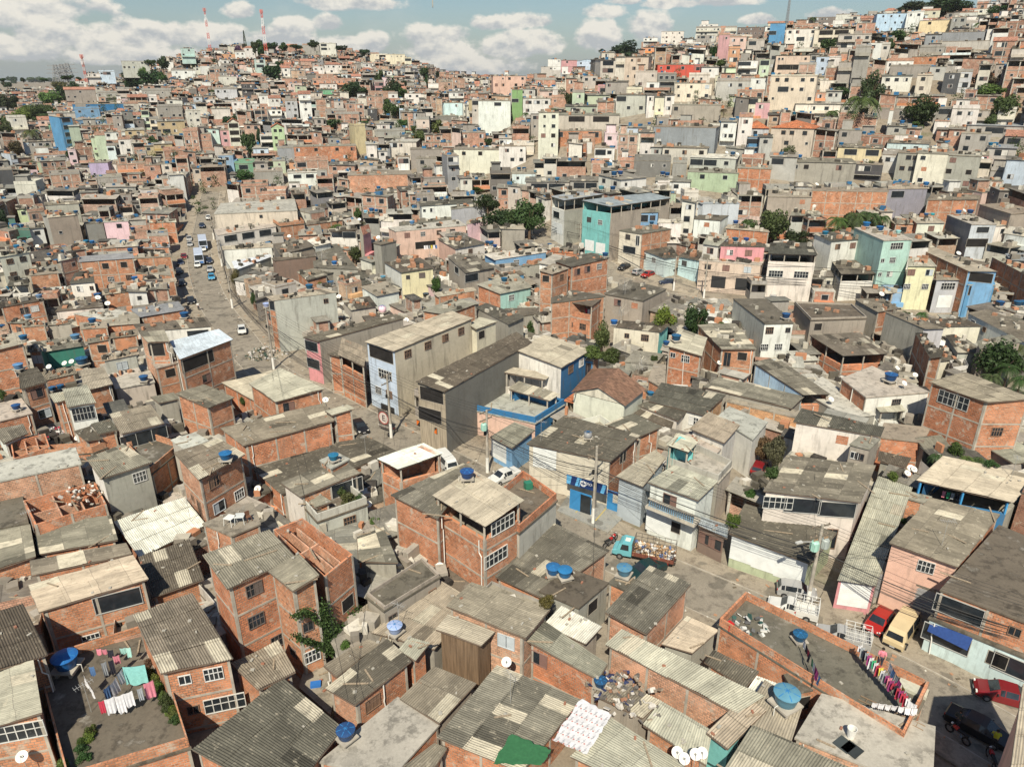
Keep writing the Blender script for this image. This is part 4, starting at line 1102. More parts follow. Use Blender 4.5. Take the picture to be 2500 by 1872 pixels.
FAR = """
T 2 0
1210,1120 1730,1340 gy f 9 -8 r.1,1,w;r.08,0,B np #smooth slate grey windowless house with white side panel
225,1010 395,1360 cr f 9 0 r.3,0,s;r.3,1,s np
390,1010 930,1130 kl cm 9 0 r.3,0,V;r.7,0,V - #long cement building with open shed roof on posts above the brick front
300,1140 770,1250 b f 7 0 r.2,0,O;r.5,0,o;r.85,0,O
470,1250 640,1400 bd f 7 0 - np
905,1185 1080,1370 bp f 8 0 r.7,0,o np
1080,1160 1215,1340 cr cm 8 0 r.5,0,O;r.5,1,w
925,1130 1220,1180 lb cm 10 0 - -
1285,1290 1680,1410 kl cm 9 -4 r.1,0,w;r.5,0,w -
1520,1380 1920,1520 kl cw 9 -6 r.15,0,g;r.45,0,g;r.8,0,w - #pale green-glazed house with white metal roof in the middle distance
1510,1500 1930,1640 gs f 8 -4 r.3,0,w;r.75,0,w np
1790,1070 1920,1250 w cm 8 0 r.3,0,w;r.3,1,w;r.7,1,w -
1935,1040 2050,1280 w f 8 0 r.4,1,s np
2020,1120 2212,1190 gl t 12 4 r.4,0,w hip #house with hipped orange clay roof and blue shop front at the ramp
2030,1200 2212,1330 bl f 7 4 r.2,0,O;r.7,0,O np
890,840 1170,990 kl cm 8 -6 r.15,0,O;r.4,1,w;r.8,1,w -
1160,840 1390,990 w cm 8 4 r.15,0,w;r.5,0,w;r.8,0,w;r.3,1,w;r.8,1,w -
1380,920 1790,1040 k f 9 0 r.08,0,w np
1400,735 1710,870 cr f 10 0 r.1,0,s;r.45,0,s;r.4,1,w np #broad cream block with small windows on the right slope
1525,660 1700,740 cr f 8 0 r.2,0,s;r.6,0,s np
1755,660 1960,720 ye f 8 0 r.3,0,O np
1760,720 2040,860 kl f 8 0 r.4,0,w;r.7,0,w
2055,690 2212,800 w f 8 0 r.4,0,w np
1925,810 2150,1000 b f 8 0 r.2,0,o
2000,860 2130,1005 ye cm 7 0 r.5,0,O;r.5,1,o
2095,900 2212,1010 pk f 7 0 r.4,0,w np
1255,570 1560,660 rd f 9 6 r.1,0,s;r.3,0,o;r.7,0,w np #brick red flat-roofed house on the right slope
1555,575 1650,640 rd f 8 -6 - np
1635,590 1780,660 w cm 8 4 r.5,0,s
1250,655 1410,780 kd f 7 0 r.2,0,w;r.5,0,w;r.8,0,w
885,520 965,720 cr cm 9 0 -
960,520 1170,720 pb cm 11 -8 r.3,0,s;r.6,0,w;r.4,1,w - #tall beige gabled block with balconies left of the red house
760,540 890,680 pb cm 10 14 r.5,0,V;r.5,1,V
1060,640 1245,770 pb f 8 0 r.8,0,s
545,545 760,630 lb t 10 0 r.6,0,w;r.9,0,s gable #pale blue house with brown tiled roof on the right-hand crest
600,670 735,760 kl f 8 0 r.3,0,w;r.8,0,w
430,590 520,680 w f 7 0 - np
425,530 560,580 pk cm 8 0 -
310,520 420,560 w f 8 0 -
250,590 420,670 kl f 8 0 r.5,0,w;r.7,0,s
805,720 1000,820 k cm 9 0 -
1130,420 1270,480 or cm 8 0 r.4,0,w - #orange house just right of the big crest tree
1115,375 1270,420 b f 8 0 r.5,0,s
1135,335 1255,380 w f 7 0 -
1285,290 1475,400 w f 9 0 r.2,0,w;r.8,0,w;r.5,0,s np #white block standing on the right-hand crest with three windows
1770,330 1860,510 pk f 8 0 r.7,0,s;r.7,3,o
1860,440 1955,560 or f 8 0 r.5,0,w;r.5,1,O np #narrow orange house on the upper right slope
1860,340 2010,450 sal f 8 0 r.3,0,w;r.5,1,O
1945,250 2180,330 br cm 9 0 r.3,0,w;r.5,0,w;r.8,0,w
2030,360 2170,440 kl f 8 0 r.3,0,O
1590,320 1770,400 k f 9 0 r.3,0,O;r.7,0,O
1590,250 1930,310 cr f 9 0 -
1950,540 2110,650 w f 8 0 r.3,0,V;r.3,1,V
2130,530 2212,650 lg f 8 0 r.5,0,O
95,870 330,1000 w f 9 0 r.2,0,W;r.5,0,W;r.8,0,W np
0,800 90,1010 gg f 9 0 r.3,1,W np #flat green gable wall house beside the white block
240,810 470,850 sal cm 8 0 r.4,0,w
340,850 470,920 b f 7 0 -
200,700 400,750 b f 8 0 -
30,670 130,720 sal f 7 0 -
130,650 300,700 b f 7 0 -
0,1270 190,1370 cr f 9 0 r.1,0,w;r.45,0,w np
0,1510 200,1620 pl f 9 0 - np
120,1600 500,1656 kl cp 8 0 r.3,0,V;r.7,0,V
500,1570 760,1656 k cp 8 0 r.3,0,O;r.7,0,O
1050,1400 1360,1520 kd f 8 0 - np
930,1400 1060,1500 b f 8 0 -
1240,1600 1530,1656 w cm 9 0 r.2,0,w;r.6,0,w
1380,1420 1500,1540 k f 8 0 -
1930,1470 2212,1656 b f 9 0 -
740,760 850,830 pk f 6 0 r.5,0,O
460,930 740,1010 gs cd 8 0 r.3,0,O
710,1290 880,1400 w f 8 0 r.3,0,O
T 1 0
1870,890 1930,1140 kl f 8 0 r.5,0,O;r.5,1,s
1925,900 2200,1145 w f 12 0 r.6,0,W np #plain white cube-like building left of the green gable wall
2050,680 2330,860 sal f 10 6 - - #large salmon building with open top storey in the centre distance
1700,1310 2100,1500 cr f 10 -10 r.25,0,w;r.6,0,o np #cream smooth-walled house with dark base in the middle distance
1660,1370 1760,1640 gy f 8 12 r.5,0,O;r.5,1,w;r.5,2,w np
2100,1280 2330,1440 w f 8 0 r.3,0,w
1600,900 1795,1000 pl f 9 0 r.7,0,w #pale aqua house left of the plain white cube
350,1275 870,1400 b f 9 0 r.35,0,o - #long brick block crossed by white-painted beams in the middle distance
350,1400 630,1500 b f 8 0 r.2,0,O np
810,1520 1355,1656 bp f 11 0 - - #wide brick block with eight pale columns and upper cement room
890,1440 1120,1520 kl f 8 0 - np
1440,1240 1730,1310 b f 8 0 - np
1340,1300 1660,1400 k f 8 0 -
1390,1380 1560,1500 k f 7 0 r.3,0,o
1170,1240 1390,1380 cr cl 8 -10 r.1,0,O;r.4,0,w
960,1260 1050,1380 w cl 8 0 -
870,1110 960,1320 mu f 8 16 -
1775,1160 1985,1300 b f 8 0 r.1,1,s
1030,1140 1290,1220 k f 8 0 -
0,1080 60,1100 w f 6 0 -
50,1180 160,1290 w f 8 0 r.5,0,V;r.5,1,V
150,1120 265,1290 lg t 8 0 r.3,0,w;r.7,0,w;r.3,1,w;r.3,2,w gable #lime green three-storey house with red roof left of the dark stair shadow
270,890 370,1040 gl f 9 0 r.3,0,w;r.7,0,w;r.3,1,s;r.8,1,w np
390,840 490,1040 w t 8 0 r.5,0,w;r.5,1,w;r.5,2,w gable
120,860 220,940 w t 8 0 r.3,0,w;r.7,0,w gable
40,840 120,930 w f 8 0 r.4,0,s
0,960 110,1070 b f 8 0 r.4,0,V;r.7,1,V
115,960 230,1050 w f 8 0 r.4,0,w;r.8,0,w
530,880 620,1030 b f 8 0 -
700,1000 900,1110 b f 9 0 r.4,1,w
555,730 700,770 w cm 8 0 - #low white wall house beside a brick terrace on the left hill
500,700 865,760 b f 8 0 -
975,810 1200,860 b f 8 0 -
1290,820 1440,900 w f 8 0 r.3,0,w;r.7,0,w
1490,730 1580,800 w f 8 0 -
1700,700 1810,810 b f 9 0 r.3,0,w
1580,720 1700,800 bp f 9 0 -
1960,720 2010,800 w f 6 0 r.3,0,w;r.7,0,w
1125,485 1290,560 ye f 10 0 r.3,0,s;r.6,0,s;r.8,0,s #pale yellow block with flat terrace on the left hill's shoulder
1285,510 1345,560 ye f 8 0 r.5,0,V
985,470 1065,500 ye f 8 0 - np
550,390 695,475 cr f 9 -6 r.3,0,V;r.3,1,V np #cream block on the summit of the left hill
410,400 550,470 k f 8 0 -
600,570 750,640 w t 10 0 r.2,0,w;r.5,0,w;r.8,0,w hip
500,590 590,660 w f 8 0 -
230,600 300,680 w t 8 0 r.5,0,w;r.5,1,w gable
740,650 845,690 pl f 8 0 r.7,0,O
0,530 90,640 mt f 8 0 r.5,0,V;r.5,1,V #mint green house with balconies beside the red and white mast
950,560 1020,600 or t 8 0 - hip
1030,720 1110,800 pk f 8 0 r.5,0,V;r.5,1,V
545,780 680,820 gr cm 8 0 -
820,910 880,980 dk f 8 0 - np
970,950 1050,1040 dk f 8 0 - np
1070,1050 1230,1100 kl f 9 0 r.5,0,V
0,1400 160,1490 gr f 9 0 r.3,0,V;r.8,0,V np #bright green balcony house in the left middle distance
160,1400 260,1490 lg f 8 0 r.5,0,s
0,1490 240,1600 k f 9 0 - np
200,1290 340,1400 gy f 8 0 - np
290,1500 550,1600 w f 9 0 r.3,0,W;r.7,0,W #white house with round porthole left of the big dark tree
1530,1010 1740,1060 kd f 8 0 - np
1230,1370 1330,1480 w f 7 0 r.5,0,V
1520,0 1530,10 k f 4 0 -
T 0 0
580,1040 680,1290 bl cl 9 26 r.5,0,O;r.5,1,O;r.5,2,O;r.5,3,O;r.5,4,O - #bright blue five-storey block with balconies on the left slope
690,1040 965,1090 bl cl 9 0 r.3,0,w;r.6,0,w np
640,1110 720,1290 gs cl 9 0 -
735,1090 1015,1160 bd f 8 0 r.2,0,w;r.5,0,w
665,905 1065,960 db f 9 0 r.3,0,w;r.5,0,w np #deep blue long house above the bright blue block
670,950 860,1020 bl f 8 0 r.2,0,w;r.7,0,w np
445,1080 560,1160 gr cm 8 0 r.4,0,w #bright green house left of the blue five-storey block
360,1050 450,1160 sal t 8 0 r.4,0,w gable
130,1030 250,1170 cr f 8 10 r.3,0,w;r.6,1,s
450,985 660,1060 kl cl 9 0 r.5,0,w
800,1415 945,1530 lav f 8 -14 r.2,1,s np #lavender house in the left middle distance
825,1210 880,1380 lg f 6 0 r.4,1,s np
865,1190 945,1380 lg f 8 0 - np
945,1270 1010,1370 pl f 8 0 r.3,0,w;r.6,0,w np
890,1150 1090,1230 w cl 8 0 r.3,0,w;r.7,0,w - #white house with mustard neighbour on the left slope
1085,1130 1245,1180 mu cl 8 0 r.3,0,w;r.7,0,w
1250,970 1310,1130 lg f 8 0 r.5,0,O;r.5,1,O;r.5,2,O
1310,1040 1385,1130 ye f 8 0 r.5,0,O;r.5,1,O
1385,935 1580,1040 k f 8 0 - np
1385,1060 1600,1160 mu cm 9 0 r.2,0,w;r.6,0,w;r.3,1,O
1630,975 1750,1120 cr f 8 0 r.3,0,s;r.3,1,s;r.7,0,s
1840,950 2000,1040 w cl 9 0 - np #blank white wall house on the left hill
2015,890 2130,970 w f 8 0 r.2,1,s;r.5,1,s np
1880,1090 1990,1150 w f 8 0 -
1920,1140 1995,1260 pk f 7 0 r.5,0,w;r.5,1,w;r.5,2,w
1995,1080 2090,1265 cr t 9 0 r.5,0,V;r.5,1,V;r.5,2,V gable #cream four-storey balcony block with orange roof on the left hill
1610,1150 1730,1300 b f 9 -10 r.4,0,s
1730,1170 1840,1290 b f 8 0 -
1275,1270 1345,1390 mu cl 7 0 r.4,0,w
1340,1250 1490,1310 mu cl 8 0 r.5,0,w
1430,1310 1610,1380 b f 8 0 r.4,0,w
1060,1370 1165,1440 tq cm 8 0 r.4,0,V #small turquoise balcony house on the left slope
1055,1220 1150,1360 w f 8 0 r.3,0,w;r.7,1,w
1040,1430 1270,1540 b f 9 0 r.6,0,s
1275,1440 1400,1570 b f 8 -8 r.5,0,w
480,1520 705,1650 b f 9 0 -
865,1540 1060,1620 k f 8 0 r.7,0,B
2045,1420 2212,1490 gr f 9 0 r.4,0,O np
225,1240 300,1320 lb f 7 0 r.5,0,w
280,1230 450,1310 k cm 9 0 r.2,0,w;r.5,0,w;r.8,0,w
330,1350 580,1400 gl f 8 0 r.2,0,O;r.5,0,O;r.8,0,O
120,1340 165,1450 lb f 8 20 r.5,0,O;r.5,1,O
0,1480 130,1620 dk f 9 0 - np
620,1310 680,1440 lp f 7 0 r.4,0,w;r.6,1,w
680,1300 810,1400 bd f 8 0 -
350,1410 400,1510 lg f 8 0 -
390,1400 580,1510 bd cm 8 0 -
680,710 770,780 w t 8 0 r.5,0,w gable
755,640 865,680 w f 8 0 r.3,0,w;r.6,0,w
870,625 990,670 lb f 8 0 r.5,0,V
1075,540 1290,620 kl f 12 0 - #blocky grey building on the left crest before the mast
1575,430 1685,500 aq f 9 0 r.6,0,w np #aqua block on the left crest
1410,545 1500,610 w f 8 0 -
1740,580 1840,640 w f 9 0 -
1680,590 1740,640 cr f 7 0 r.5,0,w
1900,475 2050,520 or f 9 0 -
2040,460 2120,520 w f 8 0 -
2120,430 2230,520 w t 8 0 r.3,0,w;r.7,1,w hip
1500,620 1690,690 w f 8 0 r.2,0,w;r.6,0,w
1900,670 2050,730 cr f 9 0 - np
1820,610 1910,700 b f 8 0 r.3,0,O
1870,780 2050,850 gl f 9 0 r.2,0,W;r.5,0,W
2100,740 2212,840 dk f 8 0 r.3,0,w
1250,790 1480,860 k f 9 0 -
860,810 1030,870 k f 8 0 -
600,790 830,900 k t 9 0 - gable
T 3 0
0,230 125,410 bl f 10 0 r.2,1,O np #large saturated blue block on the right-hand summit
600,1140 780,1280 k f 9 0 - np
600,1010 800,1140 bd f 9 0 r.4,0,B np
800,1030 920,1150 b cm 9 0 r.5,0,B
1010,980 1040,1190 w f 6 0 r.5,1,s
0,1130 360,1330 pb t 13 -8 r.3,0,w;r.5,0,w;r.8,0,w;r.4,1,w hip #pinkish villa with broad hipped orange tiled roof beside the steep ramp
0,690 370,950 cr f 9 -4 r.15,0,w;r.35,0,w;r.7,0,w;r.3,1,O #broad whitewashed block with dark windows on the right slope
380,810 490,900 b f 8 0 r.5,0,w
490,800 620,900 kl cl 8 0 r.3,0,w;r.6,0,w
240,910 600,990 cr cm 9 0 r.4,0,w;r.7,0,w
970,1350 1100,1480 kl f 8 0 r.5,0,W
725,1430 960,1550 dk f 8 0 r.4,0,O
1090,1340 1260,1560 k f 9 0 r.5,0,w;r.8,0,w;r.3,1,w;r.7,1,w np #raw cement block with four small windows in the right middle distance
1250,1350 1480,1620 cr f 9 0 r.2,0,w;r.3,1,B np
1480,1370 1750,1656 k f 9 0 r.2,1,o
1745,1350 1870,1460 pk f 8 0 r.5,0,O #small pink house with three dishes in the right middle distance
180,1420 720,1580 k cm 10 8 - - #long weathered cement wall building with grey roof right of centre
0,1370 220,1540 kl cl 8 0 r.3,0,O
590,1290 950,1420 ye cp 9 0 r.3,0,O;r.8,0,O
1020,1250 1360,1350 pl cm 9 0 r.7,0,w #pale aqua house with overhanging slab in the right middle distance
770,1190 1060,1290 bd f 9 0 -
1060,1210 1190,1250 w f 8 0 -
1020,1100 1170,1210 k cm 9 0 -
1160,1120 1300,1220 b cm 8 0 -
1430,1060 1545,1150 w f 8 0 - np
1450,1130 1560,1220 bd cm 8 0 -
1550,1130 1665,1250 b cm 8 0 r.5,0,w
1650,1170 1870,1330 k f 9 0 -
1740,1100 2150,1170 kl m 9 0 r.5,0,V
2040,1190 2212,1290 k t 9 0 r.4,0,O gable
1890,1290 2100,1400 kl m 8 0 r.5,0,O
1570,960 1770,1120 w f 9 0 r.3,0,w;r.7,0,w
1430,940 1580,1060 k f 8 0 r.5,0,O
1580,880 1790,970 b f 8 0 r.3,0,s
1790,840 1970,940 b cm 8 0 r.7,0,w
1760,970 1880,1080 kl f 8 0 r.4,0,w
1980,960 2110,1060 cr f 8 0 -
1290,840 1500,910 b cm 8 0 r.7,0,w
1110,850 1290,940 bd cm 8 0 -
910,950 1240,1020 k f 8 0 r.7,0,o
1265,670 1385,830 pb f 8 0 r.4,0,w;r.4,1,w #narrow beige tower-like house on the right slope
980,670 1210,780 cr cm 9 0 r.2,0,w;r.5,0,w;r.8,0,w
1500,650 1620,800 dk f 8 0 -
1610,640 1725,790 gl f 8 0 r.5,0,W;r.5,1,O
1390,590 1515,680 kl f 8 0 r.5,0,w
1060,580 1390,660 k f 9 0 - np
1025,540 1230,620 w f 8 0 - np
1240,500 1430,590 b f 8 0 - np #red brick box house with plain wall high on the right slope
710,450 830,740 k f 8 0 -
850,390 960,510 w f 8 0 r.4,0,w
960,400 1035,500 kl f 8 0 r.5,0,w
830,600 870,730 b f 7 0 -
400,510 500,660 lb f 8 0 r.6,1,s np #narrow light blue house on the right slope
50,500 340,650 pb g 9 0 r.1,0,s;r.2,0,s;r.3,1,V;r.7,1,V - #pinkish house with bright green sheet roof on the right slope
250,580 390,720 bp f 8 0 r.7,0,B
500,510 610,610 w f 8 0 r.4,0,w
490,600 600,690 bd f 7 0 -
590,560 710,720 k f 8 0 -
145,275 390,430 w f 9 0 r.5,1,O #white house stack left of the cream balcony house near the summit
390,280 700,440 cr f 9 0 r.3,0,V;r.7,0,V;r.3,1,V;r.7,1,V np
540,225 700,280 w f 8 0 - np
600,320 860,440 kl f 9 0 r.3,0,O;r.3,1,V
930,140 1180,280 lb f 10 8 r.2,0,s;r.45,0,s;r.7,0,s;r.3,1,s;r.6,1,s;r.8,1,s np #pale blue-white four-storey block near the right-hand summit
1180,130 1310,280 w f 10 0 r.2,0,w;r.7,0,w np
1310,110 1460,200 ye f 10 0 r.7,0,w np
1310,190 1570,280 ye f 9 0 - np #pale yellow building beside the summit trees
1570,170 1680,290 k f 8 0 -
1510,290 1830,380 gy f 9 0 - np #dark slate grey house near the right-hand summit
1600,250 1720,300 dk m 8 0 r.3,0,W;r.7,0,W
1780,90 1950,165 cr f 8 0 r.3,0,w;r.7,0,w np
1650,120 1790,180 kl f 8 0 -
1500,380 1920,420 kl f 8 0 -
1920,380 2090,540 b t 9 0 r.4,0,O;r.4,1,O gable
2090,440 2200,550 kl f 8 0 -
1290,420 1500,500 k f 9 0 -
260,185 340,230 w f 8 0 -
340,160 580,220 br f 8 0 r.3,0,O
580,140 700,220 cr f 8 0 -
690,150 830,200 cr f 8 0 r.5,0,V
0,210 200,260 ye t 8 0 - gable
"""
TREES = """
2 1: 150,200,330,290,t,m 20,250,200,190,t,m 780,1240,180,250,t,o 850,1420,190,150,b,m 690,1400,220,130,b,l 1320,1120,200,260,t,y 1590,1110,250,280,t,d 160,1190,90,160,b,m 1230,1440,80,60,b,m 1810,1130,60,60,f,m 2060,300,190,150,t,m
1 1: 2130,260,340,200,t,d 2000,110,220,170,t,d 850,530,160,130,b,m 710,330,150,90,b,l 885,190,90,110,t,m 560,820,90,80,b,l 1550,800,110,160,t,m 1480,830,90,80,b,m 920,270,70,70,f,x
3 1: 60,270,300,290,t,m 250,400,270,150,b,d 610,250,230,180,f,m 760,210,260,230,f,m 880,200,240,200,f,x 980,230,190,160,f,m 700,250,200,140,b,d 860,240,200,140,b,m 1330,1050,120,110,f,m 1190,1060,90,60,b,m 2020,1480,440,360,t,d 1880,1420,200,200,f,d 2010,1340,220,200,f,m 2150,1340,220,200,f,x 1930,1600,220,200,f,m 2080,1520,240,220,f,d 2190,1620,220,200,f,m 1990,1700,200,200,f,x 2250,1480,200,200,f,m
3 2: 1450,620,140,110,f,m 1640,570,170,150,b,m 1720,640,160,130,f,l 1830,660,150,120,f,m 1930,700,130,80,b,m 1075,800,120,90,b,l 1180,1190,70,60,b,m 60,590,190,300,b,b 30,760,150,140,b,m
2 2: 2160,560,200,220,b,b 2060,960,100,110,b,m 1915,1180,150,180,b,l 1300,1120,90,60,b,m 1470,1165,60,40,b,l 2050,545,120,60,b,m
1 2: 730,930,110,130,b,l 800,1000,180,140,b,o 900,990,110,100,b,m 1030,1190,120,70,b,l 790,460,120,30,b,m
1 3: 640,600,150,90,b,m 760,600,120,90,b,l
2 3: 310,230,190,100,b,o
0 3: 1330,900,110,130,b,y 1350,960,100,120,b,m 1410,1030,100,110,b,l 1450,1140,100,120,b,m 1490,1170,90,90,b,y 1520,1240,90,90,b,m 760,1400,110,110,b,y 700,1500,100,90,b,m 1290,860,110,160,b,m 1370,980,90,130,b,l 1430,1080,90,130,b,m 1500,1200,90,120,b,l 1280,760,80,80,b,b 790,1350,110,150,b,l 720,1440,110,90,b,m 520,1640,160,110,b,l 730,1580,80,60,b,m
0 2: 2110,150,90,90,b,m 15,100,50,110,b,m 2050,880,110,60,b,o
0 1: 20,230,110,160,t,d 780,390,110,50,b,m 2040,740,110,150,b,o 1400,320,80,60,f,m 780,1230,100,80,b,o 130,100,60,70,b,m 2190,930,60,120,b,m 1880,220,50,50,b,m
0 0: 1130,690,200,120,t,d 1290,680,220,130,t,d 1230,620,90,70,t,l 1400,670,90,80,b,m 1300,540,80,50,t,m 1400,540,100,90,t,d 650,750,90,80,b,d 560,800,110,130,t,d 520,740,110,80,b,o 440,850,180,110,b,l 70,890,170,130,t,d 110,690,80,60,t,d 300,690,110,50,t,m 450,690,80,40,t,m 580,670,90,40,t,d 300,960,200,110,b,m 400,960,190,80,b,m 120,1060,200,110,b,m 40,1110,140,110,b,m 200,1000,200,110,b,l 380,1020,160,60,b,m 270,1140,170,150,f,o 150,1270,160,130,b,x 1310,1220,120,90,b,m 1265,1390,60,130,b,d 590,1330,60,80,b,d 1990,1050,110,110,t,d 2150,1230,130,230,b,m 2120,1510,200,110,t,m 1670,550,90,50,b,d 1860,525,60,30,b,d 1830,800,70,50,b,m 2050,430,80,60,t,p 2200,400,60,90,t,d 2120,400,35,110,c,d 60,730,60,50,t,d 680,680,40,30,t,d 20,690,60,30,t,d 200,690,60,30,b,d 380,690,60,30,b,m
1 0: 30,420,110,120,t,d 135,400,80,70,t,d 240,405,80,60,t,d 345,405,100,40,t,d 505,380,90,55,t,d 735,415,80,45,t,d 935,450,80,50,t,d 1450,620,80,80,t,d 1480,700,70,90,b,d 1065,680,90,120,t,d 1180,760,150,130,t,d 1250,790,90,80,b,m 850,790,190,120,t,d 1140,920,100,110,t,m 1220,950,120,110,b,m 140,620,130,120,t,d 200,560,60,70,t,d 670,1060,140,80,b,m 920,1070,130,60,b,m 1275,1060,90,60,b,m 1380,1120,70,80,t,m 1560,1100,110,110,t,l 1420,1190,150,110,t,l 2010,1220,90,70,b,m 20,1180,70,150,t,d 1290,720,60,50,t,d 600,1590,180,170,t,d 1570,640,60,30,b,d 620,670,160,30,b,m 1900,1640,160,50,b,m
2 0: 1000,440,250,130,t,d 490,850,60,110,t,d 360,950,90,80,f,m 120,980,60,60,f,m 1740,450,60,100,b,d 780,440,60,28,t,d 1830,950,60,90,f,b 1800,560,120,70,b,m 1420,1410,60,30,b,l
3 0: 1270,70,260,80,t,d 1550,60,300,140,t,d 1980,90,150,80,t,d 510,390,130,120,t,d 1150,310,170,100,b,m 1060,400,80,110,b,m 820,870,270,250,f,o 900,760,170,220,t,x 600,790,200,70,b,m 1330,950,240,200,t,d 1250,1090,130,70,b,m 1900,790,260,100,b,l 2060,920,200,180,b,m 1920,1040,120,90,b,m 1860,690,190,110,b,b 180,1310,170,100,b,x 560,970,110,90,f,m 1850,210,120,60,f,m 390,160,60,40,f,m 590,1140,60,60,b,m 1900,1790,10,10,b,m
"""
TREEDATA = """
TREEL = []
for ln in TREES.strip().splitlines():
 tl, rest = ln.split(':'); tile = tuple(map(int, tl.split())); ox, oy, k = tilexy(tile)
 for it in rest.split():
  x, y, w_, h_, kd, cc = it.split(','); px, py = float(x) * k + ox, float(y) * k + oy; W, H = float(w_) * k, float(h_) * k
  if W < 5: continue
  P = march(px, py + H * (.45 if kd != 'f' else .9), 1.5 if kd == 'b' else 3.5 if py > 350 else 2.0)
  if py < 190 and P.length > 640: d_ = ray(px, py); P = CAMP + d_ * (560 / d_.length)
  c = CAMP + ray(px, py).normalized() * ((P - CAMP).length)
  TREEL.append((px, py, W, H, kd, cc, P, c, tile))
"""
read_specs(SPEC); read_far(FAR)
def area_of(it):
 A, Rr, L, D = it['q']; D = D if D is not None else Rr + L - A
 g = min(G(p.x, p.y) for p in (A, Rr, L, D))
 hgt = min(6.5, A.z - g) if it['base'] is None else A.z - it['base'] - 4
 P = [proj(p) for p in (A, Rr, D, L)]
 xs = [p[0] for p in P]; ys = [p[1] for p in P] + [proj(A - Vector((0, 0, hgt)))[1]]
 x0, x1, y0, y1 = max(0, min(xs)), min(2500, max(xs)), max(0, min(ys)), min(1872, max(ys))
 it['box'] = (min(xs), min(ys), max(xs), max(ys)); it['dist'] = ((A + Rr + L + D) / 4 - CAMP).length
 return max(0, x1 - x0) * max(0, y1 - y0)
for it in ITEMS: it['area'] = area_of(it) * (3 if it['lab'] else 1)
order = sorted(ITEMS, key=lambda i: -i['area'])
N_OWN = 322
own = set(id(i) for i in order[:N_OWN])
MASS = MB(); MM = ['far plaster', 'far brick', 'far roof', 'far slab', 'glass pane', 'far tile']
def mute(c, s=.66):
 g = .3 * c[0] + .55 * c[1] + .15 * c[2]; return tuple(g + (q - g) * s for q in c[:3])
def mass_quad(mi, col, pts, uvs): MASS.cur = mi; MASS.col = (*mute(col), col[3] if len(col) == 4 else 1); MASS.poly(pts, uvs)
